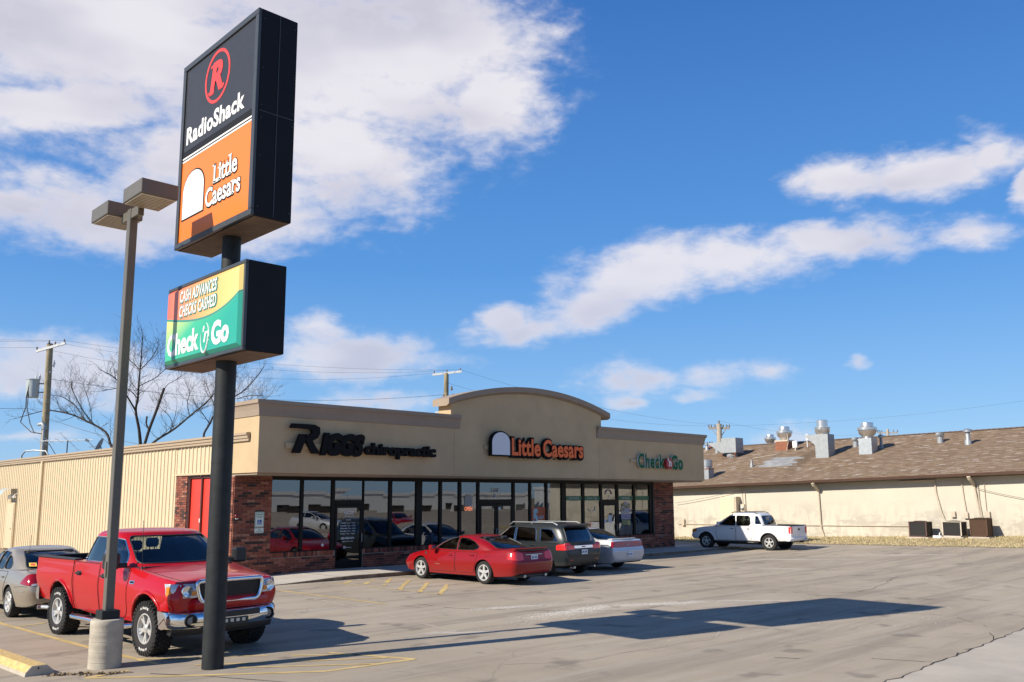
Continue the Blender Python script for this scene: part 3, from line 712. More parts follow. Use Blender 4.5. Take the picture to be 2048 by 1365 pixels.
# the rooms behind
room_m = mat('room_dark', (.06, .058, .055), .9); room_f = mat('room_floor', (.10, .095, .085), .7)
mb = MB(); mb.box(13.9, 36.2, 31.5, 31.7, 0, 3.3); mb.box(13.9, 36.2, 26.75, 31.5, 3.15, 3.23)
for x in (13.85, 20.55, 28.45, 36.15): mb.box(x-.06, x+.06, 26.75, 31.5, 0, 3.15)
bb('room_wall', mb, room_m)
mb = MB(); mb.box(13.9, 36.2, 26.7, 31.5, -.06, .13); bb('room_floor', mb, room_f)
for (a, b, y0, h) in ((21.5, 27.6, 29.2, 1.1), (30, 33.8, 29.6, 1.15), (15, 18.5, 30, 1.1)):
    mb = MB(); mb.box(a, b, y0, y0+.5, .13, h); mb.box(a-.05, b+.05, y0-.08, y0+.58, h, h+.05); tag(build('shop_counter', mb, seat_m), {21.5: 'dark service counter behind the middle shop windows', 30: 'dark counter behind the windows of the right end shop', 15: 'dark reception counter behind the windows of the left end shop'}[a], 'counter')
# ================================================================== lettering
_txc = {}
def _curve_mesh(s, off, shear, ext, res=3):
    cu = bpy.data.curves.new('t', 'FONT'); cu.body = s; cu.size = 1; cu.offset = off; cu.shear = shear; cu.extrude = ext; cu.resolution_u = res
    o = bpy.data.objects.new('t', cu); COL.objects.link(o); bpy.context.view_layer.update()
    me = bpy.data.meshes.new_from_object(o.evaluated_get(bpy.context.evaluated_depsgraph_get()))
    bpy.data.objects.remove(o); bpy.data.curves.remove(cu); return me
def glyph(ch, off=0, shear=0, res=3):
    """(verts, faces, advance) of one flat character, unit size"""
    k = (ch, off, shear, res)
    if k not in _txc:
        me = _curve_mesh(ch, off, shear, 0, res); V = [tuple(v.co) for v in me.vertices]; F = [tuple(p.vertices) for p in me.polygons]
        bpy.data.meshes.remove(me); _txc[k] = (V, F)
    if ('adv', ch) not in _txc:
        def w(s):
            me = _curve_mesh(s, 0, 0, 0, 1); x = [v.co.x for v in me.vertices]; bpy.data.meshes.remove(me); return max(x)
        _txc['adv', ch] = w('I'+ch+'I')-w('II')
    return (*_txc[k], _txc['adv', ch])
def solid(V, F, d):
    """flat faces (z=0) to a closed block between z=0 and z=d"""
    n = len(V); cnt = {}
    for f in F:
        for i in range(len(f)):
            e = (f[i], f[(i+1) % len(f)]); cnt[frozenset(e)] = cnt.get(frozenset(e), []) + [e]
    VV = [(x, y, d) for x, y, z in V]+[(x, y, 0) for x, y, z in V]
    FF = [tuple(f) for f in F]+[tuple(i+n for i in f)[::-1] for f in F]
    for k, es in cnt.items():
        if len(es) == 1: a, b = es[0]; FF.append((b, a, a+n, b+n))
    return VV, FF
SERIF = {'L': [(.07, 0), (.07, .70)], 'i': [(.06, 0), (.06, .50)], 'l': [(.06, 0), (.06, .74)], 't': [], 'r': [(.06, 0), (.06, .5)], 'R': [(.07, 0), (.07, .7)], 'n': [(.06, 0), (.06, .5)], 'h': [(.06, 0), (.06, .74)], 'k': [(.06, 0), (.06, .74)]}
def lettering(s, o, u, v, width, height, depth, m, parent, name='letter', off=0, shear=0, single=True, track=0, serif=False, side=None, out=0, res=3):
    """characters from o along u (unit vectors u, v), the capitals `height` tall, the whole `width` wide, standing `depth` out of the u-v plane"""
    o, u, v = Vector(o), Vector(u), Vector(v); nrm = u.cross(v)
    L = abs_loc(parent) if parent is not None else Vector((0, 0, 0))
    items = []; x = 0
    for ch in s:
        if ch == ' ': x += .28; continue
        V, F, adv = glyph(ch, off, shear, res); V = list(V); F = list(F)
        if serif and ch in SERIF:
            for (sx, sy) in SERIF[ch]:
                b = len(V); hh = .055; yy = sy if sy == 0 else sy-hh
                xs = min(p[0] for p in V)
                V += [(xs-.06, yy, .0), (xs+.22, yy, 0), (xs+.22, yy+hh, 0), (xs-.06, yy+hh, 0)]; F.append((b, b+1, b+2, b+3))
        items.append((ch, x, V, F)); x += adv+track
    xmin = min(x0+min(p[0] for p in V) for _, x0, V, F in items); xmax = max(x0+max(p[0] for p in V) for _, x0, V, F in items)
    cap = max(p[1] for p in glyph('H', 0, 0, 1)[0]); sx = width/(xmax-xmin); sy = height/cap
    acc = MB(); objs = []
    for ch, x0, V, F in items:
        VV, FF = solid(V, F, 1.0)
        P = [o+u*((x0+a-xmin)*sx)+v*(b*sy)+nrm*(out+c*depth) - L for a, b, c in VV]
        nf = len(F)
        if single:
            mb = MB(); mb.add(P, FF)
            if side is not None: mb.mi = [0]*nf+[1]*(len(FF)-nf)
            objs.append(link(name, mb.mesh(name, [m] if side is None else [m, side], recalc=False), parent))
        else: acc.add(P, FF)
    if not single: return link(name, acc.mesh(name, m, recalc=False), parent)
    return objs
MX = Vector((0, -1, 0)); UZ = Vector((0, 0, 1)); UX = Vector((1, 0, 0))

# ================================================================== the tall pole sign
PS = thing('pole_sign', 'tall black pole sign carrying a high two-panel box above a smaller green and yellow box', 'sign', (6.27, 13.03, 0))
def pb(name, mb, m, parent=PS, **k): return build(name, mb, m, parent, world=True, **k)
mb = MB(); mb.lathe([(.16, -.1), (.16, 2.2), (.158, 4.66)], 32, (6.27, 13.03, 0)); mb.lathe([(.145, 5.98), (.145, 6.68)], 32, (6.27, 13.03, 0))
mb.lathe([(.1625, 3.05), (.1625, 3.06)], 32, (6.27, 13.03, 0)); pb('pole', mb, pole_black, smooth=40)
SX = 5.94
def cabinet(y0, y1, z0, z1, depth, fw):
    mb = MB(); mb.box(SX+.03, SX+depth, y0, y1, z0, z1, .008); c = pb('cabinet', mb, sign_black)
    mb = MB()
    for (a, b, c0, c1) in ((y0, y1, z1-fw, z1), (y0, y1, z0, z0+fw), (y0, y0+fw, z0+fw, z1-fw), (y1-fw, y1, z0+fw, z1-fw)):
        mb.box(SX-.025, SX+.03, a+.001, b-.001, c0+.001, c1-.001, .006)
    pb('retainer_frame', mb, sign_frame); return c
up_cab = cabinet(11.73, 14.42, 6.66, 9.95, .645, .10)
lo_cab = cabinet(11.81, 14.55, 4.645, 6.0, .645, .055)
soff = mat('sign_soffit', (.16, .105, .07), .7, vary=.3, scale=3)
for cab, y0, y1, z0 in ((up_cab, 11.73, 14.42, 6.66), (lo_cab, 11.81, 14.55, 4.645)):
    mb = MB(); mb.box(SX+.05, SX+.63, y0+.03, y1-.03, z0-.006, z0-.002); build('underside_plate', mb, soff, cab, world=True)
mb = MB(); mb.box(SX+.12, SX+.6, 11.8, 11.95, 9.95, 9.985); mb.tube([(6.2, 12.2, 9.94), (6.2, 12.2, 10.01)], .03, 8); build('lifting_lug', mb, sign_black, up_cab, world=True)
mb = MB(); mb.box(SX+.04, SX+.64, 11.722, 11.730, 8.30, 8.31); mb.box(SX+.335, SX+.345, 11.723, 11.730, 6.68, 9.93)
for z in (6.8, 7.6, 8.2, 8.4, 9.0, 9.8):
    for x in (SX+.08, SX+.60): mb.box(x-.008, x+.008, 11.722, 11.73, z-.008, z+.008)
build('sheet_seam', mb, sign_frame, up_cab, world=True)['kind'] = 'stuff'
# upper face: black over orange
mb = MB(); mb.box(SX+.0, SX+.02, 11.835, 14.315, 8.36, 9.845, .004); f1 = pb('black_face', mb, black_face)
mb = MB(); mb.box(SX+.0, SX+.02, 11.835, 14.315, 6.765, 8.17, .004); f2 = pb('orange_face', mb, orange_face)
mb = MB(); mb.box(SX+.0, SX+.022, 11.835, 14.315, 8.172, 8.20); mb.box(SX+.0, SX+.022, 11.835, 14.315, 8.225, 8.255); mb.box(SX+.0, SX+.022, 11.79, 11.832, 6.765, 8.255)
pb('white_rail', mb, white_p)
mb = MB(); mb.box(SX+.004, SX+.02, 11.835, 14.315, 8.201, 8.224); mb.box(SX-.004, SX+.02, 11.835, 14.315, 8.262, 8.355); pb('divider_bar', mb, sign_black)
FX = SX-.004
# ring with the R
mb = MB(); n = 48; cy, cz, ra, rb = 13.12, 9.34, .45, .455
for i in range(n):
    a = 2*pi*i/n
    for (r0, x) in ((1, FX), (.885, FX), (.885, SX+.002), (1, SX+.002)): mb.v.append((x, cy-ra*r0*cos(a), cz+rb*r0*sin(a)))
for i in range(n):
    for k in range(4): mb.f.append((i*4+k, i*4+(k+1) % 4, ((i+1) % n)*4+(k+1) % 4, ((i+1) % n)*4+k)); mb.mi.append(0)
build('red_ring', mb, red_face, f1, world=True)
lettering('R', (SX, 13.38, 9.10), MX, UZ, .50, .48, .006, red_face, f1, off=.045, shear=.18)
for q in ((13.22, 13.42, 9.095, 9.14), (12.86, 12.98, 9.095, 9.14), (13.15, 13.36, 9.54, 9.585)): mb = MB(); mb.box(SX-.0065, SX, *q); build('letter_serif', mb, red_face, f1, world=True)
lettering('RadioShack', (SX, 14.20, 8.475), MX, UZ, 2.08, .28, .006, white_p, f1, off=.034, track=.035)
# white arch plaque, without the figure
def arch_poly(w, h, n=14):
    P = [(0, 0), (w, 0), (w, h-w*.42)]
    for i in range(1, n): a = pi*i/n; P.append((w/2+w/2*cos(a), h-w*.42+w*.42*sin(a)))
    return P+[(0, h-w*.42)]
mb = MB(); mb.prism(arch_poly(.84, .83), (SX+.003, 14.24, 7.12), MX, UZ, (-.007, 0, 0)); q = build('arch_border', mb, letter_black, f2, world=True)
mb = MB(); mb.prism(arch_poly(.79, .78), (SX+.002, 14.215, 7.145), MX, UZ, (-.010, 0, 0)); build('arch_plaque', mb, white_p, f2, world=True)
for s, y, z, w in (('Little', 13.12, 7.50, .85), ('Caesars', 13.34, 7.15, 1.20)):
    lettering(s, (SX, y+.012, z-.012), MX, UZ, w+.03, .315, .005, letter_black, f2, 'letter_shadow', off=.05, serif=True, single=False)
    lettering(s, (SX, y, z), MX, UZ, w, .30, .008, white_p, f2, off=.022, serif=True)
# lower face: printed panel, green sweep below a red to yellow field
def sweep_material():
    m = bpy.data.materials.new('printed_face'); m.use_nodes = True; q = NG(m.node_tree); b = m.node_tree.nodes['Principled BSDF']
    ob = q.n('ShaderNodeTexCoord').outputs['Object']; s3 = q.n('ShaderNodeSeparateXYZ'); q.l(ob, s3.inputs[0])
    # object space: y runs 0 (right) .. 2.63 (left), z 0 .. 1.24
    y = q.m('DIVIDE', s3.outputs[1], 2.63); z = q.m('DIVIDE', s3.outputs[2], 1.24)
    t = q.m('SUBTRACT', 1.0, y)
    curve = q.m('ADD', .60, q.m('ADD', q.m('MULTIPLY', t, -.36), q.m('MULTIPLY', q.m('POWER', t, 3.2), .42)))
    top = q.ramp(t, [(0, (.78, .14, .09)), (.25, (.82, .27, .12)), (.6, (.84, .45, .16)), (1, (.82, .64, .22))])
    bot = q.ramp(q.m('ADD', t, q.m('MULTIPLY', q.m('SUBTRACT', curve, z), .9)), [(0, (.72, .72, .16)), (.16, (.50, .66, .22)), (.45, (.06, .46, .26)), (1.0, (.03, .36, .27))])
    d = q.m('SUBTRACT', z, curve)
    c = q.mix(q.smooth(d, -.004, .004), bot, top); c = q.mix(q.m('MULTIPLY', q.smooth(d, -.002, .002), q.smooth(d, .032, .026)), c, (.05, .27, .20))
    q.l(c, b.inputs['Base Color']); b.inputs['Roughness'].default_value = .35; return m
mb = MB(); mb.v = []; mb.box(-.05, 0, 0, 2.63, 0, 1.24)
P8 = [(0, 0, 0), (0, 2.63, 0), (0, 2.63, 1.24), (0, 0, 1.24), (-.055, .055, .055), (-.055, 2.575, .055), (-.055, 2.575, 1.185), (-.055, .055, 1.185)]
mb = MB(); mb.add(P8, [(4, 5, 6, 7), (0, 1, 5, 4), (1, 2, 6, 5), (2, 3, 7, 6), (3, 0, 4, 7)])
fc = link('printed_face', mb.mesh('printed_face', sweep_material()), PS); fc.location = (SX-.012-6.27, 11.866-13.03, 4.70)
LX = SX-.067
for s, y, z, w, hgt in (('CASH ADVANCES', 13.95, 5.675, 1.32, .175), ('CHECKS CASHED', 13.95, 5.43, 1.32, .175)):
    lettering(s, (LX, y+.015, z-.012), MX, UZ, w+.05, hgt+.012, .004, green_edge, fc, 'letter_shadow', off=.055, shear=.15, single=False, track=.06)
    lettering(s, (LX, y, z), MX, UZ, w, hgt, .008, white_p, fc, off=.022, shear=.15, track=.06)
lettering('Check', (LX, 14.36, 4.83), MX, UZ, 1.18, .33, .007, white_p, fc, off=.035)
lettering('Go', (LX, 12.74, 4.83), MX, UZ, .58, .33, .007, white_p, fc, off=.042)
lettering("'n", (LX, 13.04, 4.90), MX, UZ, .22, .24, .007, white_p, fc, off=.01, shear=.2)
mb = MB(); mb.tube([(LX-.004, 12.98-.155*cos(a)*(.8 if a < 0 else 1), 4.97+.235*sin(a)) for a in [radians(t) for t in range(-200, 75, 8)]], [.004+.012*sin(pi*i/34.) for i in range(35)], 6)
build('swoosh', mb, white_p, fc, world=True)

# ================================================================== twin lamp post
bx, by = 5.15, 14.28
LP = thing('parking_lot_light', 'bronze twin-head parking lot light on a round concrete base', 'street lamp', (bx, by, 0))
def lb(name, mb, m, parent=LP, **k): return build(name, mb, m, parent, world=True, **k)
mb = MB(); prof = [(.235, -.05)]
for i in range(9): z = .02+i*.075; prof += [(.236+.0015*(i % 2), z), (.234, z+.07)]
prof += [(.228, .700), (.20, .712), (.0, .712)]
mb.lathe(prof, 40, (bx, by, 0), cap=False); lb('concrete_base', mb, concrete, smooth=30)
mb = MB(); mb.box(bx-.135, bx+.135, by-.135, by+.135, .708, .84, .008); lb('base_cover', mb, pole_black)
mb = MB(); mb.box(bx-.065, bx+.065, by-.065, by+.065, .80, 7.17, .008); lp = lb('pole', mb, bronze)
mb = MB(); mb.box(bx-.085, bx-.064, by-.03, by+.03, 1.33, 1.56, .004); build('hand_hole_cover', mb, bronze, lp, world=True)
for s in (-1, 1):
    y0 = by+s*.34; y1 = by+s*1.08; ya, yb = min(y0, y1), max(y0, y1); x0, x1 = bx-.29, bx+.29
    mb = MB(); mb.box(x0, x1, ya, yb, 7.125, 7.36, .01); hd = lb('lamp_head', mb, bronze)
    mb = MB(); mb.box(x0+.025, x1-.025, ya+.03, yb-.03, 7.111, 7.121); build('lens', mb, lens_m, hd, world=True)
    mb = MB()
    for i in range(9): yy = ya+.09+i*(yb-ya-.18)/8; mb.box(x0+.03, x1-.03, yy-.003, yy+.003, 7.105, 7.11)
    build('lens_ribs', mb, bronze, hd, world=True)
    mb = MB(); e0, e1 = sorted((by+s*.06, by+s*.345)); mb.box(bx-.05, bx+.05, e0, e1, 7.0, 7.16, .006); build('arm', mb, bronze, hd, world=True)

# ================================================================== signs on the shop front
def wsign(label, x, z): return thing('wall_sign', label, 'sign', (x, YFR, z), group=None)
WS = wsign('black italic channel letters reading RIGGS chiropractic on tan wall', 14.1, 3.95)
mb = MB(); mb.box(14.05, 19.6, YFR-.06, YFR-.002, 4.06, 4.22); mb.box(14.05, 15.6, YFR-.085, YFR-.06, 4.06, 4.24); build('raceway', mb, stucco, WS, world=True)
SY = YFR-.09
# big R with a long top bar
Rp = [(0, .78), (.06, .92), (.80, .92), (.98, .84), (1.0, .66), (.92, .50), (.74, .40), (1.0, 0), (.76, 0), (.52, .40), (.50, .56), (.66, .58), (.74, .66), (.72, .74), (.60, .78)]
mb = MB(); mb.prism([(a*1.06, b) for a, b in Rp], (14.12, SY, 3.92), UX, UZ, (0, -.14, 0)); build('letter', mb, letter_black, WS, world=True)
mb = MB(); mb.prism([(.22, .60), (.48, .60), (.24, 0), (-.02, 0)], (14.24, SY, 3.92), UX, UZ, (0, -.14, 0)); build('letter_stem', mb, letter_black, WS, world=True)
lettering('IGGS', (15.22, SY, 3.94), UX, UZ, 1.68, .60, .14, letter_black, WS, off=.075, shear=.25)
lettering('chiropractic', (16.92, SY, 3.97), UX, UZ, 3.02, .36, .14, letter_black, WS, off=.045)
WS2 = wsign('black edged orange letters reading Little Caesars beside a white arched plaque', 23, 4.1)
mb = MB(); mb.box(22.40, 27.6, YFR-.06, YFR-.002, 4.32, 4.48); build('raceway', mb, stucco, WS2, world=True)
mb = MB(); mb.prism(arch_poly(1.02, .96), (22.58, SY, 4.08), UX, UZ, (0, -.15, 0)); build('arch_box', mb, letter_black, WS2, world=True)
mb = MB(); mb.prism(arch_poly(.92, .86), (22.63, SY-.147, 4.13), UX, UZ, (0, -.012, 0)); build('arch_plaque', mb, mat('plaque_white', (.70, .70, .74), .4), WS2, world=True)
for s, x, w in (('Little', 23.70, 1.58), ('Caesars', 25.43, 2.40)):
    lettering(s, (x-.05, SY, 4.12), UX, UZ, w+.10, .67, .10, letter_black, WS2, 'letter_backing', off=.085, track=.02, single=False)
    lettering(s, (x, SY-.095, 4.16), UX, UZ, w, .62, .02, orange_letter, WS2, off=.030, track=.02)
WS3 = wsign('green letters with white sides reading Check n Go on tan wall', 33, 3.8)
mb = MB(); mb.box(31.15, 34.8, YFR-.06, YFR-.002, 4.06, 4.20); build('raceway', mb, stucco, WS3, world=True)
white_ret = mat('white_return', (.66, .68, .68), .4)
lettering('Check', (31.56, SY, 3.84), UX, UZ, 1.95, .60, .06, green_letter, WS3, off=.028, track=.06, side=white_ret)
lettering('Go', (34.02, SY, 3.82), UX, UZ, .95, .60, .06, green_letter, WS3, off=.040, side=white_ret)
mb = MB(); mb.lathe([(0, 0), (.255, 0), (.255, .14), (0, .14)], 32, (33.80, 0, 4.06), 'Y'); mb.v = [(x, SY-y, z) for x, y, z in mb.v]; build('red_disc', mb, mat('disc_red', (.36, .02, .03), .4), WS3, world=True)
lettering("'n", (33.66, SY-.14, 3.94), UX, UZ, .27, .34, .012, white_p, WS3, off=.03, serif=True)

# accessible parking sign on the brick pier
AS = thing('parking_sign', 'white and green reserved parking sign with blue wheelchair symbol on the brick pier', 'sign', (14.05, YW-.03, 1.4))
sy = YW-.04
mb = MB(); mb.box(13.885, 14.205, sy, sy+.008, 1.60, 2.09, .012); f = build('sign_plate', mb, mat('sign_white', (.62, .68, .62), .4), AS, world=True)
mb = MB()
for (a, b, c, d) in ((13.90, 14.19, 2.064, 2.074), (13.90, 14.19, 1.616, 1.626), (13.90, 13.909, 1.626, 2.064), (14.181, 14.19, 1.626, 2.064)): mb.box(a, b, sy-.003, sy, c, d)
sg = mat('sign_green', (.02, .20, .10), .4); build('border', mb, sg, f, world=True)
lettering('RESERVED', (13.925, sy, 1.985), UX, UZ, .24, .045, .003, sg, f, 'lettering', single=False, off=.01)
lettering('PARKING', (13.945, sy, 1.905), UX, UZ, .20, .045, .003, sg, f, 'lettering', single=False, off=.01)
mb = MB(); mb.box(13.975, 14.12, sy-.004, sy-.001, 1.69, 1.835); build('blue_square', mb, mat('sign_blue', (.01, .08, .33), .4), f, world=True)
mb = MB(); c0 = (14.04, 1.745)
mb.tube([(c0[0]+.034*cos(a), sy-.006, c0[1]+.034*sin(a)) for a in [radians(t) for t in range(130, 375, 15)]], .006, 6)
mb.tube([(c0[0]-.008, sy-.006, c0[1]+.048), (c0[0]-.004, sy-.006, c0[1]+.008), (c0[0]+.028, sy-.006, c0[1]+.006), (c0[0]+.042, sy-.006, c0[1]-.032), (c0[0]+.054, sy-.006, c0[1]-.030)], .006, 6)
mb.lathe([(0, -.004), (.012, 0), (0, .004)], 10, (c0[0]-.008, sy-.006, c0[1]+.066), 'Y'); build('wheelchair_symbol', mb, white_p, f, world=True)
mb = MB(); mb.box(13.885, 14.205, sy, sy+.008, 1.425, 1.575, .008); f = build('lower_plate', mb, MATS['sign_white'], AS, world=True)
lettering('VAN', (13.99, sy, 1.51), UX, UZ, .11, .035, .003, sg, f, 'lettering', single=False); lettering('ACCESSIBLE', (13.93, sy, 1.45), UX, UZ, .23, .035, .003, sg, f, 'lettering', single=False)
# red bell on the pier
t = thing('fire_bell', 'small dark red sounder box on the brick pier left of the parking sign', 'alarm bell', (13.26, YW-.02, 1.96))
mb = MB(); mb.lathe([(.075, 0), (.08, .03), (.06, .06), (.0, .075)], 20, (0, 0, 0), 'Y'); mb.v = [(x, -y, z) for x, y, z in mb.v]; build('bell', mb, mat('bell_red', (.16, .015, .015), .35), t, smooth=40)
mb = MB(); mb.box(-.05, .05, -.05, 0, -.09, -.06, .008); build('strobe', mb, white_p, t)

# ------------------------------------------------------------------ what is stuck on the glass
gy = GY+.034
pw = mat('vinyl_white', (.62, .64, .66), .5)
def sticker(label, cat, loc, parts, name='window_sticker'):
    t = thing(name, label, cat, loc)
    for f in parts: f(t)
    return t
def flat(x0, x1, z0, z1, m, name, y=None, d=.003): 
    def go(t):
        mb = MB(); yy = gy if y is None else y; mb.box(x0, x1, yy-d, yy, z0, z1); build(name, mb, m, t, world=True)
    return go
def txt(s, x, z, w, h, m, y=None, **k):
    def go(t): lettering(s, (x, (gy if y is None else y), z), UX, UZ, w, h, .003, m, t, 'lettering', single=False, **k)
    return go
dy_ = GY+.012
hours = ['Monday 7 am - 7 pm', 'Tuesday 9 am - 7 pm', 'Wednesday 7 am - 6 pm', 'Thursday 9 am - 7 pm', 'Friday 7 am - 5 pm']
parts = [txt('RIGGS', 17.28, 1.965, .42, .10, pw, dy_, off=.03, shear=.25), txt('chiropractic', 17.30, 1.875, .42, .06, pw, dy_), txt('HOURS', 17.38, 1.75, .2, .05, pw, dy_)]
for i, s in enumerate(hours): parts.append(txt(s, 17.15+.02*(len(s) < 19), 1.645-i*.092, .62-.04*(len(s) < 19), .045, pw, dy_, off=.01))
parts += [txt('620-308-5374', 17.19, 1.115, .54, .065, pw, dy_, off=.03), txt('riggsworks.com', 17.24, 1.02, .44, .045, pw, dy_), flat(17.30, 17.38, .80, .88, pw, 'square_mark', dy_), txt('f', 17.33, .81, .025, .055, MATS['sign_blue'], dy_-.0035, off=.04), txt('facebook', 17.40, .81, .22, .045, pw, dy_)]
sticker('white opening hours lettering on the left shop door', 'door lettering', (17.5, GY, 1.5), parts, 'door_lettering')
sticker('white letter A on the glass over the left door', 'door number', (17.5, GY, 2.5), [txt('A', 17.43, 2.50, .13, .15, pw, off=.02)], 'door_number')
sticker('white 2707 B on the glass over the double door', 'door number', (24.5, GY, 2.7), [txt('2707', 24.22, 2.74, .44, .16, pw, off=.02), txt('B', 24.39, 2.52, .11, .15, pw, off=.02)], 'door_number')
sticker('round white decal low in the second window', 'sticker', (16.4, GY, .95), [lambda t: build('round_decal', MB().lathe([(0, 0), (.05, 0), (.05, .003), (0, .003)], 20, (16.48, gy-.003, .95), 'Y'), pw, t, world=True)])
neon = mat('neon_white', (.35, .33, .33), .5)
op = bpy.data.materials.new('open_lit'); op.use_nodes = True; op.node_tree.nodes['Principled BSDF'].inputs['Base Color'].default_value = (.8, .2, .1, 1)
op.node_tree.nodes['Principled BSDF'].inputs['Emission Color'].default_value = (1, .30, .16, 1); op.node_tree.nodes['Principled BSDF'].inputs['Emission Strength'].default_value = .55
sticker('lit OPEN sign below a small pale arch in the window left of the double door', 'open sign', (23, GY, 2), [lambda t: build('arch_decal', MB().prism(arch_poly(.40, .46), (22.82, GY+.038, 2.2), UX, UZ, (0, -.004, 0)), neon, t, world=True), txt('OPEN', 22.82, 2.02, .40, .145, op, GY+.038, off=.03)], 'open_sign')
po = mat('poster_orange', (.42, .075, .02), .5); pblue = mat('poster_blue', (.30, .52, .60), .5)
sticker('orange poster with a large pale blue 5 in a window right of the double door', 'poster', (26.9, GY, 1.6), [flat(26.5, 27.34, 1.30, 2.12, po, 'paper', GY+.038), txt('5', 26.60, 1.42, .30, .58, pblue, GY+.034, off=.06), txt('HOT', 26.95, 1.62, .30, .13, pblue, GY+.034, off=.03), flat(26.5, 27.34, 1.24, 1.30, pw, 'white_edge', GY+.038)], 'window_poster')
gstrip = mat('strip_green', (.03, .15, .07), .5)
def strip(label, a, b, s, w):
    sticker(label, 'window banner', ((a+b)/2, GY, 2.45), [flat(a, b, 2.38, 2.58, gstrip, 'strip', GY+.038), txt(s, (a+b)/2-w/2, 2.43, w, .10, pw, GY+.034)], 'window_banner')
strip('green strip reading CASH ADVANCES in the first window right of the wide mullion', 28.62, 29.67, 'CASH ADVANCES', .66)
strip('green strip reading Check n Go in the window left of the right shop door', 29.83, 30.89, "Check 'n Go", .66)
strip('green strip reading CASH ADVANCES above the poster window right of the right door', 32.20, 33.27, 'CASH ADVANCES', .60)
sticker('plain green strip across the last window before the right brick pier', 'window banner', (34, GY, 2.45), [flat(33.42, 34.50, 2.38, 2.58, gstrip, 'strip', GY+.038)], 'window_banner')
sticker('pale smile shaped decal in the window left of the right shop door', 'sticker', (30.4, GY, 1.9), [lambda t: build('curve_decal', MB().tube([(30.08+.5*i/10, gy, 2.0-.09*sin(pi*i/10*.9)+(.16 if i == 10 else 0)) for i in range(11)], .012, 6), pw, t, world=True)])
plil = mat('poster_lilac', (.42, .40, .50), .5); pol = mat('poster_olive', (.22, .19, .08), .5)
sticker('tall poster reading Cash CHECKS in the window right of the right door', 'poster', (32.7, GY, 1.6), [flat(32.42, 33.05, 1.78, 2.24, pol, 'paper', GY+.038), txt('WE', 32.6, 2.14, .28, .16, plil, GY+.032, off=.05), txt('Cash', 32.40, 1.82, .66, .27, plil, GY+.032, off=.04), flat(32.40, 33.08, 1.52, 1.77, plil, 'paper', GY+.0365), txt('CHECKS', 32.42, 1.56, .64, .17, mat('poster_violet', (.20, .16, .30), .5), GY+.032, off=.04), flat(32.43, 33.05, 1.26, 1.50, mat('poster_green', (.16, .20, .09), .5), 'paper', GY+.038), lambda t: build('coin', MB().lathe([(0, 0), (.12, 0), (.12, .004), (0, .004)], 20, (32.95, GY+.029, 1.33), 'Y'), mat('coin', (.40, .36, .15), .5), t, world=True)], 'window_poster')
sticker('small purple arc sign with letter C over the right shop door', 'door number', (31.5, GY, 2.6), [lambda t: build('arc_decal', MB().tube([(31.50-.22*cos(radians(a)), GY+.034, 2.66+.20*sin(radians(a))) for a in range(0, 181, 15)], .022, 6), mat('violet', (.16, .13, .36), .4), t, world=True), txt('C', 31.52, 2.48, .10, .12, pw, GY+.032)], 'door_number')
for i, (a, b, c, d) in enumerate(((31.12, 31.30, 1.36, 1.55), (31.42, 31.68, 1.38, 1.72))):
    sticker(['smaller white notice on the right shop door', 'larger white notice on the right shop door'][i], 'notice', (a, GY, c), [flat(a, b, c, d, pw, 'paper', dy_)], 'door_notice')
sticker('small white notice high on the middle double door', 'notice', (24.6, GY, 2), [flat(24.60, 24.72, 2.02, 2.14, pw, 'paper', dy_)], 'door_notice')
# wall spigot, and the light over the side door
t = thing('water_tap', 'small tap on the right brick pier under the sign wall', 'tap', (35.15, YW-.03, .62)); mb = MB(); mb.tube([(0, 0, 0), (0, -.08, 0), (0, -.11, -.05)], .018, 8); mb.lathe([(0, .03), (.035, .03), (.035, .045), (0, .045)], 10, (0, -.07, 0)); build('tap', mb, galv_dull, t)
t = thing('door_awning_light', 'small grey hooded lamp above the cream side door', 'wall lamp', (13.1, 50.5, 2.75))
mb = MB()
for i in range(9):
    a = pi*i/16
    for y in (-.55, .55): mb.v.append((-.6*sin(a) if i else 0, y, .35*cos(a)))
for i in range(8): mb.f.append((2*i, 2*i+1, 2*i+3, 2*i+2)); mb.mi.append(0)
build('hood', mb, trans_grey, t)
mb = MB(); mb.lathe([(0, -.1), (.09, -.1), (.11, .05), (.05, .10), (0, .1)], 14, (-.16, -.25, -.12)); mb.tube([(-.16, -.25, -.02), (0, -.25, .05)], .025, 6); build('lamp', mb, white_p, t, smooth=40)
mb = MB(); mb.lathe([(0, -.07), (.07, -.07), (.08, .03), (0, .07)], 14, (-.14, -.95, -.1)); mb.tube([(-.14, -.95, 0), (0, -.9, .05)], .02, 6); build('lamp', mb, white_p, t, smooth=40)
# iron railing at the side door steps
RL = thing('railing', 'dark iron railing beside the cream side door', 'railing', (12.4, 51, 0))
mb = MB(); mb.tube([(11.6, 49.2, 1.02), (11.6, 56, 1.02)], .03, 6); mb.tube([(11.6, 49.2, .12), (11.6, 56, .12)], .02, 6); build('rail', mb, rail_m, RL, world=True)
for y in fr(49.2, 56, 1.7):
    mb = MB(); mb.tube([(11.6, y, 0), (11.6, y, 1.05)], .03, 6); build('post', mb, rail_m, RL, world=True)
mb = MB()
for y in fr(49.3, 55.9, .13): mb.tube([(11.6, y, .12), (11.6, y, 1.02)], .010, 4)
o = build('baluster', mb, rail_m, RL, world=True); o['kind'] = 'stuff'
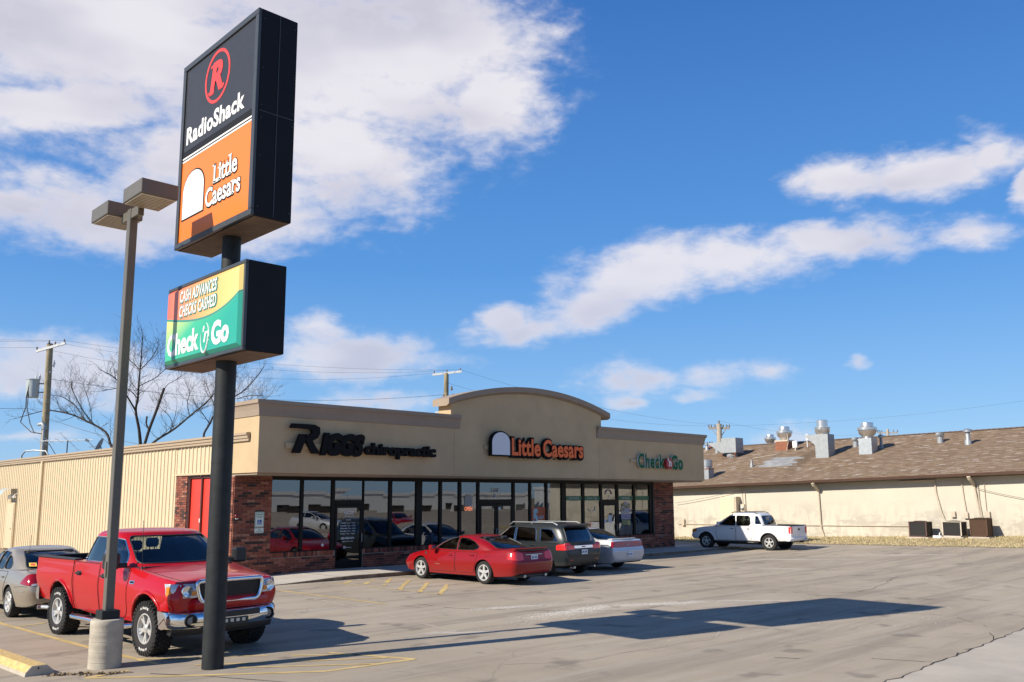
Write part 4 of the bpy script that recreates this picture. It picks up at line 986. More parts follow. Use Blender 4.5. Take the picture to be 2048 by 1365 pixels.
# yellow topped wheel stop
WSP = thing('wheel_stop', 'concrete wheel stop with a yellow painted top beside the lamp base', 'wheel stop', (4.19, 15.52, 0), radians(3))
prof = [(-.20, 0), (-.19, .05), (-.11, .135), (.09, .135), (.19, .05), (.20, 0)]
mb = MB(); mb.prism(prof, (0, -1.22, 0), (1, 0, 0), (0, 0, 1), (0, 2.44, 0)); build('body', mb, concrete, WSP)
mb = MB(); mb.prism([(-.192, .052), (-.112, .138), (.092, .138), (.192, .052), (.19, .05), (.09, .1345), (-.11, .1345), (-.19, .05)], (0, -1.20, 0), (1, 0, 0), (0, 0, 1), (0, 2.40, 0)); build('painted_top', mb, yellow_p, WSP)
mb = MB(); mb.lathe([(0, 0), (.014, 0), (.014, .003), (0, .003)], 10, (-.02, -1.223, .10), 'Y'); build('pin_hole', mb, crack_m, WSP)
# ================================================================== long low building on the right
RB = thing('long_low_building', 'long cream painted block building with a brown shingle roof on the right', 'building', (46.9, 24, 0))
def rb(name, mb, m, parent=RB, **k): return build(name, mb, m, parent, world=True, **k)
WX = 46.9
zb_ = lambda y: .04+.0317*(32.89-y)-.08
ze_ = lambda y: 3.05+.0256*(34.03-y)            # underside of the eave
Y0, Y1 = 8.0, 52.0
def block_material():
    m = bpy.data.materials.new('painted_block'); m.use_nodes = True; q = NG(m.node_tree); b = m.node_tree.nodes['Principled BSDF']
    P = q.n('ShaderNodeNewGeometry').outputs['Position']
    c = q.ramp(q.noise(P, .35, 5, .6), [(.3, (.535, .490, .40)), (.7, (.59, .545, .45))])
    s3 = q.n('ShaderNodeSeparateXYZ'); q.l(P, s3.inputs[0])
    low = q.smooth(s3.outputs[2], 2.6, 1.0)
    blk = q.n('ShaderNodeTexBrick'); q.l(q.mapping(P, rot=(radians(90), 0, radians(90)), scale=(1, 1, 1)), blk.inputs['Vector'])
    blk.inputs['Scale'].default_value = 1; blk.inputs['Brick Width'].default_value = .42; blk.inputs['Row Height'].default_value = .21; blk.inputs['Mortar Size'].default_value = .006
    blk.inputs['Color1'].default_value = (0, 0, 0, 1); blk.inputs['Color2'].default_value = (1, 1, 1, 1)
    bw = q.n('ShaderNodeSeparateColor'); q.l(blk.outputs[0], bw.inputs[0])
    pe = q.noise(q.mapping(P, scale=(1, .55, 1.3)), 1.2, 8, .7)
    f = q.m('MULTIPLY', q.smooth(q.m('ADD', pe, q.m('MULTIPLY', bw.outputs[0], .12)), .53, .62), low)
    c = q.mix(q.m('MULTIPLY', f, .8), c, (.40, .365, .30))
    gr = q.noise(q.mapping(P, scale=(1, 2.2, .5)), 1.6, 6, .65)
    c = q.mix(q.m('MULTIPLY', q.m('MULTIPLY', q.smooth(gr, .47, .6), low), .55), c, (.40, .36, .30))
    c = q.mix(q.m('MULTIPLY', blk.outputs['Fac'], .14), c, (.55, .47, .35))
    q.l(c, b.inputs['Base Color']); b.inputs['Roughness'].default_value = .85
    bn = q.n('ShaderNodeBump'); bn.inputs['Strength'].default_value = .3; bn.inputs['Distance'].default_value = .008; bn.invert = True
    q.l(blk.outputs['Fac'], bn.inputs['Height']); q.l(bn.outputs[0], b.inputs['Normal']); return m
block_m = block_material()
def shingle_material():
    m = bpy.data.materials.new('shingles'); m.use_nodes = True; q = NG(m.node_tree); b = m.node_tree.nodes['Principled BSDF']
    P = q.n('ShaderNodeNewGeometry').outputs['Position']
    br = q.n('ShaderNodeTexBrick'); q.l(q.mapping(P, rot=(0, 0, radians(90))), br.inputs['Vector'])
    br.inputs['Scale'].default_value = 1; br.inputs['Brick Width'].default_value = .34; br.inputs['Row Height'].default_value = .135; br.inputs['Mortar Size'].default_value = .008; br.offset = .37
    br.inputs['Color1'].default_value = (0, 0, 0, 1); br.inputs['Color2'].default_value = (1, 1, 1, 1); br.inputs['Mortar'].default_value = (.2, .2, .2, 1)
    s = q.n('ShaderNodeSeparateColor'); q.l(br.outputs[0], s.inputs[0])
    c = q.ramp(s.outputs[0], [(0, (.150, .096, .056)), (.35, (.20, .135, .082)), (.70, (.235, .165, .104)), (.88, (.27, .195, .13)), (.96, (.32, .25, .19)), (1, (.42, .37, .32))])
    n = q.noise(P, .45, 5, .6); c = q.mix(q.m('MULTIPLY', q.smooth(n, .5, .75), .35), c, (.15, .105, .075))
    # a brown run of algae down the slope and the grey repair beside it
    def blob(x, y, a, bb, r):
        mp = q.mapping(P, loc=(x, y, 0), rot=(0, 0, r), scale=(a, bb, 50), typ='TEXTURE'); ln = q.n('ShaderNodeVectorMath', operation='LENGTH'); q.l(mp, ln.inputs[0]); return q.m('SUBTRACT', 1, ln.outputs['Value'])
    al = q.smooth(q.m('ADD', blob(51.3, 27.3, 4.2, .75, .18), q.m('MULTIPLY', q.m('SUBTRACT', q.noise(P, 1.4, 5, .6), .5), .8)), 0, .7)
    c = q.mix(q.m('MULTIPLY', al, .65), c, (.10, .065, .035))
    s3 = q.n('ShaderNodeSeparateXYZ'); q.l(P, s3.inputs[0])
    row = q.m('FLOOR', q.m('DIVIDE', s3.outputs[0], .135)); jit = q.n('ShaderNodeTexWhiteNoise', noise_dimensions='1D'); q.l(row, jit.inputs['W'])
    yy = q.m('ADD', s3.outputs[1], q.m('MULTIPLY', q.m('SUBTRACT', jit.outputs[0], .5), .7))
    # the patch: x 49.8..52.2 with slanted ends
    k = q.m('MULTIPLY', q.m('SUBTRACT', s3.outputs[0], 49.8), .22)
    inx = q.m('MULTIPLY', q.m('GREATER_THAN', s3.outputs[0], 49.85), q.m('LESS_THAN', s3.outputs[0], 52.1))
    iny = q.m('MULTIPLY', q.m('GREATER_THAN', yy, q.m('ADD', 27.35, k)), q.m('LESS_THAN', yy, q.m('ADD', 29.7, q.m('MULTIPLY', k, .3))))
    pc = q.ramp(s.outputs[0], [(0, (.23, .24, .245)), (.5, (.30, .31, .315)), (1, (.42, .42, .42))])
    c = q.mix(q.m('MULTIPLY', q.m('MULTIPLY', inx, iny), .9), c, pc)
    q.l(c, b.inputs['Base Color']); b.inputs['Roughness'].default_value = .95
    bn = q.n('ShaderNodeBump'); bn.inputs['Strength'].default_value = .6; bn.inputs['Distance'].default_value = .012; bn.invert = True
    q.l(br.outputs['Fac'], bn.inputs['Height']); q.l(bn.outputs[0], b.inputs['Normal']); return m
mb = MB()
mb.add([(WX, Y1, zb_(Y1)-.5), (WX, Y0, zb_(Y0)-.5), (WX, Y0, ze_(Y0)), (WX, Y1, ze_(Y1)), (WX+.3, Y1, zb_(Y1)-.5), (WX+.3, Y0, zb_(Y0)-.5), (WX+.3, Y0, ze_(Y0)), (WX+.3, Y1, ze_(Y1))],
       [(0, 1, 2, 3), (4, 7, 6, 5), (0, 3, 7, 4), (1, 5, 6, 2), (3, 2, 6, 7), (0, 4, 5, 1)])
rb('block_wall', mb, block_m)
GW = 2*55.9-46.9
mb = MB(); z0 = zb_(Y0)-.6; mb.prism([(46.95, z0), (GW, z0), (GW, ze_(Y0)), (55.9, 6.3), (46.95, ze_(Y0))], (0, Y0+.25, 0), (1, 0, 0), (0, 0, 1), (0, .2, 0)); rb('gable_wall', mb, block_m)
EX, RX = 46.32, 55.9
zr_ = lambda y: 6.11+(6.40-6.11)*(37.61-y)/(37.61-16.15)
zl_ = lambda y: ze_(y)+.02
def roof_z(x, y): t = (x-EX)/(RX-EX); return zl_(y)+.1+(zr_(y)-zl_(y)-.1)*t
mb = MB()
A = [(EX, Y1), (EX, Y0), (RX, Y0), (RX, Y1)]
mb.add([(x, y, roof_z(x, y)) for x, y in A]+[(x, y, roof_z(x, y)-.12) for x, y in A], [(0, 1, 2, 3), (7, 6, 5, 4), (0, 4, 5, 1), (2, 6, 7, 3), (1, 5, 6, 2), (0, 3, 7, 4)])
B = [(RX, Y1), (RX, Y0), (2*RX-EX, Y0), (2*RX-EX, Y1)]; zz = [zr_(Y1), zr_(Y0), zl_(Y0), zl_(Y1)]
mb.add([(x, y, z+.001) for (x, y), z in zip(B, zz)]+[(x, y, z-.12) for (x, y), z in zip(B, zz)], [(0, 1, 2, 3), (7, 6, 5, 4), (0, 4, 5, 1), (2, 6, 7, 3), (1, 5, 6, 2), (0, 3, 7, 4)])
rb('shingle_roof', mb, shingle_material())
mb = MB()
for y in fr(Y0, Y1-.3, .305): z = zr_(y); mb.add([(RX-.16, y, roof_z(RX-.16, y)+.02), (RX, y, z+.035), (RX, y+.33, z+.05), (RX-.16, y+.33, roof_z(RX-.16, y)+.035)], [(0, 1, 2, 3)])
rb('ridge_cap', mb, mat('ridge_brown', (.16, .11, .08), .95, vary=.2, scale=3), recalc=False)
mb = MB(); g0 = [(0, 0), (.02, -.12), (.10, -.15), (.14, -.15), (.14, .0), (.125, .0), (.125, -.12), (.03, -.10), (.015, 0)]
P0 = [(EX-.14+a, Y1, zl_(Y1)+.10+b) for a, b in g0]; P1 = [(EX-.14+a, Y0, zl_(Y0)+.10+b) for a, b in g0]; n = len(g0)
mb.add(P0+P1, [tuple(range(n)), tuple(range(n, 2*n))[::-1]]+[(i, (i+1) % n, n+(i+1) % n, n+i) for i in range(n)]); rb('gutter', mb, brown_gut)
mb = MB(); mb.add([(EX+.01, Y1, zl_(Y1)-.02), (EX+.01, Y0, zl_(Y0)-.02), (WX, Y0, ze_(Y0)-.01), (WX, Y1, ze_(Y1)-.01), (EX+.01, Y1, zl_(Y1)-.07), (EX+.01, Y0, zl_(Y0)-.07), (WX, Y0, ze_(Y0)-.06), (WX, Y1, ze_(Y1)-.06)], [(0, 1, 2, 3), (7, 6, 5, 4), (0, 4, 5, 1), (1, 5, 6, 2), (2, 6, 7, 3), (3, 7, 4, 0)]); rb('eave_soffit', mb, brown_gut)
def downspout(y, bends, w=.07):
    mb = MB(); mb.tube([(EX-.07, y, ze_(y)-.02), (EX+.02, y, ze_(y)-.14), (WX-.12, y-.02, ze_(y)-.42), (WX-.07, y-.02, ze_(y)-.5)], [.10, .10, .075, .06], 8)
    mb.tube([(WX-.07, y-.02, ze_(y)-.45)]+[(WX-.07, y+a, z) for a, z in bends], w/1.5, 8); rb('downspout', mb, pipe_tan)
downspout(24.17, [(-.06, 1.0), (-.08, .75), (-.22, .33)]); downspout(16.0, [(-.12, 2.2), (-.22, 1.45)])
for pts, r in (([(17.84, 3.25), (17.82, 2.7), (17.62, 1.7), (17.35, .95), (17.2, .68)], .045), ([(16.56, 3.3), (16.50, 2.4), (16.42, 1.55)], .028), ([(15.82, 3.1), (15.80, 2.2), (15.72, 1.45)], .035), ([(15.52, 3.35), (15.52, 2.5), (15.50, 1.5)], .015), ([(33.7, .84), (26, .92), (19.3, 1.0)], .02), ([(29.05, 3.1), (29.0, 2.1)], .012), ([(28.85, 3.1), (28.80, 1.5)], .02), ([(17.8, 3.34), (19.6, 3.30)], .05)):
    mb = MB(); mb.tube([(WX-.05, y, z) for y, z in pts], r, 6); rb('conduit', mb, pipe_tan)
mb = MB(); mb.box(WX-.5, WX+.02, 29.3, 30.3, .2, 2.52, .02); rb('meter_cupboard', mb, mat('cupboard_cream', (.66, .56, .40), .8, vary=.05))
mb = MB(); mb.box(WX-.50, WX, 29.18, 29.29, .2, 2.54, .01); rb('cupboard_post', mb, pipe_tan)
mb = MB(); mb.box(WX-.16, WX-.01, 28.85, 29.12, 1.55, 2.1, .01); mt = rb('meter_box', mb, mat('meter_cream', (.60, .52, .40), .6))
mb = MB(); mb.lathe([(0, 0), (.10, 0), (.10, .10), (.06, .13), (0, .13)], 16, (0, 0, 0), 'X'); mb.v = [(WX-.16-x, 28.98+y, 1.87+z) for x, y, z in mb.v]; build('meter', mb, galv, mt, world=True, smooth=40)
mb = MB(); mb.box(WX-.14, WX-.01, 33.2, 33.4, .75, 1.15, .01); rb('switch_box', mb, pipe_tan)
for (y, z) in ((17.05, 1.5), (16.45, 1.45), (15.45, 1.5)): mb = MB(); mb.box(WX-.13, WX-.01, y-.10, y+.10, z-.02, z+.28, .01); rb('switch_box', mb, pipe_tan)

# condensing units against the wall
def condenser(y0, y1, zt_, m, label, depth=.75, case=ac_case):
    x0 = 45.6; zb = terrain(45.9, (y0+y1)/2); t = thing('air_conditioner', label, 'air conditioner', (x0+depth/2, (y0+y1)/2, zb), group='outdoor air conditioning units along the cream wall')
    mb = MB(); mb.box(x0-.08, x0+depth+.08, y0-.08, y1+.08, zb-.1, zb+.07, .01); build('pad', mb, concrete, t, world=True)
    z0 = zb+.075
    mb = MB(); mb.box(x0+.03, x0+depth-.03, y0+.03, y1-.03, z0+.03, zt_-.04); build('coil', mb, m, t, world=True)
    mb = MB()
    for i in range(22): z = z0+.06+i*(zt_-z0-.12)/21; mb.box(x0+.018, x0+.03, y0+.05, y1-.05, z-.006, z+.006); mb.box(x0+.05, x0+depth-.05, y0+.018, y0+.03, z-.006, z+.006)
    o = build('fin', mb, m, t, world=True); o['kind'] = 'stuff'
    mb = MB()
    for (x, y) in ((x0, y0), (x0, y1-.05), (x0+depth-.05, y0), (x0+depth-.05, y1-.05)): mb.box(x, x+.05, y, y+.05, z0, zt_-.03)
    mb.box(x0, x0+depth, y0, y1, z0-.004, z0+.05); mb.box(x0-.01, x0+depth+.01, y0-.01, y1+.01, zt_-.035, zt_, .01); build('case', mb, case, t, world=True)
    mb = MB(); mb.lathe([(.28, 0), (.30, .03), (.0, .05)], 20, (x0+depth/2, (y0+y1)/2, zt_-.002)); build('fan_guard', mb, blk_plas, t, world=True)
dk = mat('case_maroon', (.10, .045, .04), .6, vary=.2)
condenser(17.93, 18.80, 1.27, ac_black, 'leftmost black air conditioning unit on the grass by the cream wall', case=dk)
condenser(16.29, 17.19, 1.30, ac_black, 'middle black air conditioning unit with pale corner post by the cream wall')
condenser(15.12, 15.91, 1.46, ac_rust, 'tallest, rusty brown air conditioning unit at the right of the three', case=ac_rust)
t = thing('pipe_stub', 'pale low pipe fitting on the grass between two air conditioners', 'pipe', (45.8, 17.5, terrain(45.8, 17.5)))
mb = MB(); mb.box(-.1, .1, -.22, .2, 0, .14, .02); mb.tube([(0, -.1, .1), (0, -.1, .25), (.3, -.1, .3)], .03, 6); build('fitting', mb, steel_white, t)

# ------------------------------------------------------------------ on the shingle roof
def on_roof(x, y): return (x, y, roof_z(x, y))
def base_box(t, sx, sy, h, m, name='curb'):
    mb = MB(); mb.box(-sx/2, sx/2, -sy/2, sy/2, -.35, h, .01); return build(name, mb, m, t)
def mushroom(t, z, r, s=1.0, top=True):
    mb = MB(); mb.lathe([(r*.55, z-.12), (r*.6, z), (r*.95, z+r*.35), (r*1.05, z+r*.75), (r*1.06, z+r*.82), (r*1.02, z+r*.84)], 28); build('fan_bowl', mb, alu_fan, t, smooth=40)
    mb = MB(); mb.lathe([(r*1.08, z+r*.80), (r*1.13, z+r*.80), (r*1.13, z+r*1.12), (r*1.08, z+r*1.12)], 28); mb.f = [f for f in mb.f if len(f) == 4]; mb.mi = mb.mi[:len(mb.f)]; build('fan_band', mb, alu_fan, t, smooth=40, recalc=False)
    mb = MB(); mb.lathe([(r*.9, z+r*.86), (r*.94, z+r*1.12), (r*.80, z+r*1.2), (r*.74, z+r*1.24), (r*.74, z+r*1.62), (r*.70, z+r*1.68), (0, z+r*1.74)], 28); build('fan_cap', mb, alu_fan, t, smooth=40)
t = thing('roof_exhaust_fan', 'ribbed steel exhaust drum on a pale curb beside the tan parapet corner', 'exhaust fan', on_roof(48.1, 32.26), group='exhaust fans on the shingle roof')
base_box(t, .6, .6, .55, galv_dull); mb = MB(); mb.lathe([(.34, .52), (.34, .60), (.28, .62), (.34, .68), (.35, 1.08), (.30, 1.10), (0, 1.12)], 24); build('drum', mb, galv, t, smooth=35)
mb = MB(); mb.box(-.33, .33, -.33, .33, .50, .56); build('rust_flange', mb, rust, t)
def flue(x, y, h, r, label, cap=True, grp='flue pipes on the shingle roof'):
    t = thing('flue_pipe', label, 'flue pipe', on_roof(x, y), group=grp); mb = MB(); mb.lathe([(r*1.6, -.15), (r*1.5, .12), (r, .2), (r, h)], 14); build('pipe', mb, galv_dull, t, smooth=40)
    if cap: mb = MB(); mb.lathe([(r*.9, h-.12), (r*1.9, h-.11), (r*1.95, h+.02), (r*1.1, h+.08), (0, h+.1)], 14); build('rain_cap', mb, galv, t, smooth=40)
flue(55.4, 37.1, .45, .09, 'short capped flue pipe just right of the tan parapet top'); flue(50.06, 30.23, .42, .07, 'plain uncapped white flue pipe left of the grey roof patch', False)
flue(53.05, 23.17, .68, .085, 'capped flue pipe right of the largest square fan box'); flue(52.86, 18.16, .70, .12, 'tallest capped flue pipe near the right end of the roof')
def turbine(x, y, r, label):
    t = thing('turbine_vent', label, 'roof vent', on_roof(x, y), group='turbine vents on the shingle roof'); mb = MB(); mb.lathe([(r*.85, -.2), (r*.8, r*1.1)], 16); build('collar', mb, galv_dull, t)
    mb = MB(); n = 18
    for i in range(n):
        a = 2*pi*i/n; pr_ = [(.80, 1.1), (1.1, 1.5), (1.16, 1.9), (.95, 2.25), (.3, 2.4)]
        o = len(mb.v)
        for (q_, h) in pr_: mb.v += [(r*q_*cos(a), r*q_*sin(a), r*h), (r*q_*.93*cos(a+.27), r*q_*.93*sin(a+.27), r*h)]
        for k in range(len(pr_)-1): mb.f.append((o+2*k, o+2*k+1, o+2*k+3, o+2*k+2)); mb.mi.append(0)
    build('turbine', mb, galv_dull, t, recalc=False)
turbine(54.52, 35.65, .20, 'turbine vent beside the slanted duct box on the left'); turbine(53.73, 19.98, .21, 'turbine vent alone on the right part of the roof'); turbine(53.95, 25.17, .21, 'turbine vent half hidden behind the largest square fan box')
# the duct box with a slanted end on a stand
t = thing('duct_box', 'grey sheet metal duct box with a slanted left end on a rusty stand', 'duct', on_roof(53.1, 33.65), group=None)
mb = MB(); mb.prism([(.85, .42), (-.75, .42), (-1.0, 0)][::-1] and [(1.42, .86), (.40, .22), (-.75, .22), (-.75, 1.22), (.40, 1.22), (.40, .98), (1.42, .94)], (-.55, 0, 0), (0, 1, 0), (0, 0, 1), (.95, 0, 0)); build('duct', mb, galv_dull, t)
mb = MB(); mb.lathe([(.38, -.4), (.38, .25)], 20, (-.05, -.15, 0)); build('collar', mb, galv_dull, t)
mb = MB()
for (x, y) in ((-.5, .35), (-.5, -.65), (.3, .35), (.3, -.65)): mb.tube([(x, y, -.45), (x, y, .25)], .03, 6)
mb.tube([(-.5, .35, -.3), (-.5, -.65, .2)], .02, 6); build('stand', mb, rust, t)
t = thing('roof_exhaust_fan', 'small spun aluminium fan standing on the ridge', 'exhaust fan', (56.6, 32.62, zr_(32.6)-.15), group='exhaust fans on the shingle roof'); base_box(t, .5, .5, .15, galv_dull); mushroom(t, .25, .36)
t = thing('roof_exhaust_fan', 'spun aluminium fan on a rusty brick red curb near the ridge', 'exhaust fan', on_roof(54.49, 30.33), group='exhaust fans on the shingle roof'); base_box(t, .9, .9, .45, rust); mb = MB(); mb.box(-.48, .48, -.48, .48, .40, .50); build('flange', mb, pipe_tan, t); mushroom(t, .62, .47)
mb = MB(); mb.tube([(-.3, -.35, 1.0), (-.42, -.5, .4), (-.9, -.6, -.25), (-1.8, -.3, -.5), (-2.6, .9, -.75)], .02, 6); build('power_lead', mb, pipe_tan, t)
t = thing('service_box', 'small white service box on a post between the two middle fans', 'junction box', on_roof(53.9, 29.25)); mb = MB(); mb.box(-.1, .1, -.16, .16, .1, .55, .02); mb.tube([(.0, 0, -.2), (0, 0, .2)], .03, 6); mb.box(.55, .63, -.62, -.48, .6, 1.0, .01); mb.tube([(.59, -.55, .1), (.59, -.55, .65)], .03, 6); build('box', mb, white_p, t)
t = thing('duct_tower', 'tall pale duct tower with an overhanging slanted head and a fan on top', 'exhaust fan', on_roof(51.72, 26.2))
mb = MB(); mb.prism([(.32, -.25), (-.52, -.25), (-.52, 1.32), (.98, 1.32), (.98, 1.22), (.32, .66)], (-.40, 0, 0), (0, 1, 0), (0, 0, 1), (.85, 0, 0)); build('duct', mb, galv_dull, t)
mb = MB(); mb.box(-.41, .46, -.53, .33, .30, .33); build('seam', mb, galv, t)
mb = MB(); mb.lathe([(.36, 1.31), (.40, 1.40), (.44, 1.46), (.45, 1.72), (.47, 1.73), (.47, 1.78), (.33, 1.80), (.33, 2.18), (.30, 2.21), (0, 2.22)], 28, (0, .0, 0)); build('fan', mb, alu_fan, t, smooth=35)
t = thing('roof_exhaust_fan', 'largest spun aluminium fan on a square silver curb box', 'exhaust fan', on_roof(52.1, 23.55), group='exhaust fans on the shingle roof'); base_box(t, .82, .80, .80, galv); mushroom(t, .90, .50)
mb = MB(); mb.tube([(0, -.5, 1.2), (.1, -.72, 1.25), (.1, -.75, .8), (.2, -.6, .3)], .02, 6); build('power_lead', mb, blk_plas, t)

# ================================================================== utility poles and wires
def insul(mb, p, s=1): mb.lathe([(.03*s, 0), (.05*s, .04*s), (.05*s, .09*s), (.03*s, .12*s), (.04*s, .16*s), (0, .19*s)], 8, p)
UP = thing('utility_pole', 'wooden utility pole with a grey transformer behind the cream siding wall', 'utility pole', (18.7, 65.1, 0), group='wooden utility poles')
mb = MB(); mb.tube([(0, 0, -.2), (-.12, -.1, 6), (-.3, -.35, 12.95)], [.26, .235, .20], 12); build('pole', mb, wood, UP, smooth=50)
mb = MB(); mb.tube([(-.3, -.35, 12.9), (-.3, -.35, 13.02)], .19, 10); build('pole_cap', mb, blk_plas, UP)
mb = MB(); mb.obox((-.30, -.55, 12.75), (.68, -.74, .27), (.05, .05, 0), (-.02, .02, .075)); build('crossarm', mb, steel_white, UP)
mb = MB()
for p in ((.33, -1.24, 13.07), (-.1, -.78, 12.9), (-.95, .17, 12.57), (-.36, -.36, 13.02)): insul(mb, p, 1.3)
build('insulator', mb, mat('porcelain', (.20, .17, .15), .3), UP)
mb = MB(); mb.lathe([(.0, -.01), (.40, 0), (.40, 1.18), (.43, 1.19), (.43, 1.23), (.25, 1.29), (0, 1.30)], 24, (-.95, .45, 9.35)); tr = build('transformer', mb, trans_grey, UP, smooth=40)
for dx in (-.1, .12):
    mb = MB(); mb.lathe([(.05, 0), (.08, .06), (.05, .1), (.08, .16), (.04, .22), (.03, .34), (0, .34)], 10, (-.95+dx+.22, .45-.2, 10.60)); build('bushing', mb, steel_white, tr)
mb = MB()
mb.tube([(-.6, .2, 9.7), (-.2, -.05, 9.7)], .05, 6); mb.tube([(-.6, .2, 10.3), (-.2, -.05, 10.3)], .05, 6); build('mounting_bracket', mb, galv_dull, tr)
mb = MB(); mb.lathe([(.03, 0), (.05, .05), (.05, .35), (.02, .5)], 8, (.02, -.45, 11.4)); mb.tube([(-.05, -.35, 11.5), (.1, -.5, 11.7)], .03, 6); mb.tube([(.0, -.4, 11.2), (-.35, -.2, 10.9), (-.6, .1, 10.9)], .012, 5); mb.lathe([(.06, 0), (.09, .05), (.06, .2)], 8, (-.22, -.42, 11.0)); build('cutout', mb, steel_white, UP)
mb = MB(); mb.tube([(-1.2, .2, 10.4), (-1.35, .25, 9.4), (-1.35, .2, 8.6), (-1.5, .1, 8.2), (-1.65, 0, 7.6), (-1.3, -1.2, 6.9), (-.9, -2.3, 6.72)], .035, 6); mb.tube([(-1.1, .2, 10.3), (-1.25, .2, 9.6), (-1.3, .1, 8.6), (-1.2, -.5, 7.5), (-1.2, -1.6, 6.8)], .03, 6); build('service_lead', mb, wire_m, UP)
SM = thing('service_mast', 'pale conduit mast with a curved weatherhead beside the transformer pole', 'conduit mast', (16.95, 59.6, 4.4))
mb = MB(); mb.tube([(0, 0, -.1), (0, 0, 2.35), (.05, .0, 2.55)], .085, 8); mb.tube([(0, 0, 2.4), (.02, 0, 2.6), (-.08, .14, 2.76), (-.25, .38, 2.70)], [.12, .15, .14, .08], 8); mb.tube([(0, 0, 1.5), (.5, .6, 1.5)], .03, 6); build('mast', mb, galv_dull, SM, smooth=50)
AN = thing('tv_antenna', 'white rooftop television antenna above the eave on the left', 'antenna', (16.4, 53.2, 4.45))
mb = MB(); mb.tube([(0, 0, 0), (0, 0, 1.32)], .03, 6); build('mast', mb, blk_plas, AN)
mb = MB(); mb.tube([(-1.15, 1.2, 1.30), (1.0, -1.05, 1.36)], .022, 6)
for i in range(11):
    t_ = i/10; c = Vector((-1.1, 1.15, 1.31)).lerp(Vector((.75, -.8, 1.36)), t_); w = .75-.5*t_; d = Vector((.55, .6, .25 if i % 2 else -.15)).normalized()*w
    mb.tube([c-d, c+d], .010, 4)
mb.tube([(-.35, .3, 1.75), (.45, -.4, .80)], .016, 4)
for i in range(5): c = Vector((-.35, .3, 1.75)).lerp(Vector((.45, -.4, .8)), i/4); d = Vector((.4, .4, .1)); mb.tube([c-d*.5, c+d*.5], .008, 4)
build('elements', mb, steel_white, AN)
mb = MB(); mb.tube([(-.75, .8, 1.2), (-.4, .5, .5), (-.15, .2, .1)], .02, 5); mb.tube([(.3, -.25, .15), (1.6, -1.5, .25), (2.4, -1.9, .10)], .02, 5); build('guy_wire', mb, wire_m, AN)
DI = thing('satellite_dish', 'grey satellite dish seen edge on above the eave', 'satellite dish', (17.7, 51.8, 4.45))
mb = MB(); nrm = Vector((-.80, .52, .42)).normalized(); u = nrm.orthogonal().normalized(); v = nrm.cross(u); c = Vector((0, 0, 1.0))
for k in range(5):
    r = .46*k/4
    for i in range(20): a = 2*pi*i/20; mb.v.append(tuple(c+(u*cos(a)+v*sin(a))*max(r, .01)+nrm*(.35*r*r)))
for k in range(4):
    for i in range(20): mb.f.append((k*20+i, k*20+(i+1) % 20, (k+1)*20+(i+1) % 20, (k+1)*20+i)); mb.mi.append(0)
build('dish', mb, mat('dish_grey', (.22, .23, .24), .4), DI, recalc=False)
mb = MB(); mb.tube([(.1, -.1, -.1), (.12, -.12, .6), (0, 0, 1.0)], .04, 6); mb.tube([c-v*.0, c+nrm*.65+Vector((0, 0, -.32)), ], .02, 5); mb.tube([c+Vector((0, 0, -.45)), c+nrm*.75], .02, 5); mb.obox(c+nrm*.78, nrm*.1, u*.05, v*.05); build('bracket', mb, galv_dull, DI)
PB = thing('vent_hoop', 'grey bent conduit hoop rising over the eave below the utility pole', 'conduit', (15.2, 53.8, 4.4))
mb = MB(); mb.tube([(-.6, 1.2, -.1), (-.6, 1.2, .55), (-.5, 1.0, .78), (-.2, .4, .82), (.2, -.3, .76), (.3, -.5, .5), (.3, -.5, .3)], .045, 6); build('hoop', mb, galv_dull, PB, smooth=50)
UP2 = thing('utility_pole', 'utility pole with a white crossarm rising behind the arched parapet', 'utility pole', (44.2, 53.6, 0), group='wooden utility poles')
mb = MB(); mb.tube([(0, 0, 0), (0, 0, 12.3)], [.25, .19], 10); build('pole', mb, wood, UP2, smooth=50)
mb = MB(); mb.obox((0, -.1, 12.28), (.82, -.80, .13), (.05, .05, 0), (0, 0, .085)); build('crossarm', mb, steel_white, UP2)
mb = MB()
for s_ in (-.9, .0, .9): insul(mb, (.82*s_, -.1-.80*s_, 12.36+.13*s_), 1.2)
for dx, dz in ((.3, 10.9), (-.5, 10.2), (.45, 10.3)): insul(mb, (dx, -.3, dz), 2)
build('insulator', mb, MATS['porcelain'], UP2)
mb = MB(); mb.lathe([(0, 0), (.35, 0), (.35, .9), (0, 1.0)], 16, (-.5, .2, 8.3)); mb.lathe([(0, 0), (.3, 0), (.3, .8), (0, .9)], 16, (.4, -.4, 8.3)); build('transformer', mb, trans_grey, UP2)
UP3 = thing('utility_pole', 'utility pole with reddish transformers standing behind the left end of the shingle roof', 'utility pole', (77.4, 50.3, 0), group='wooden utility poles')
mb = MB(); mb.tube([(0, 0, 0), (0, 0, 9.9)], [.30, .26], 10); build('pole', mb, mat('pole_pale', (.42, .36, .29), .9, vary=.2), UP3)
mb = MB(); mb.obox((0, 0, 9.45), (.78, -.74, 0), (.06, .06, 0), (0, 0, .10)); mb.tube([(0, 0, 8.4), (.5, -.45, 9.3)], .04, 5); mb.tube([(0, 0, 8.4), (-.5, .45, 9.3)], .04, 5); build('crossarm', mb, MATS['pole_pale'], UP3)
mb = MB()
for s_ in (-1, -.75, -.4, .4, .75, 1): insul(mb, (.76*s_, -.72*s_, 9.55), 1.6)
insul(mb, (0, 0, 9.9), 2); build('insulator', mb, MATS['porcelain'], UP3)
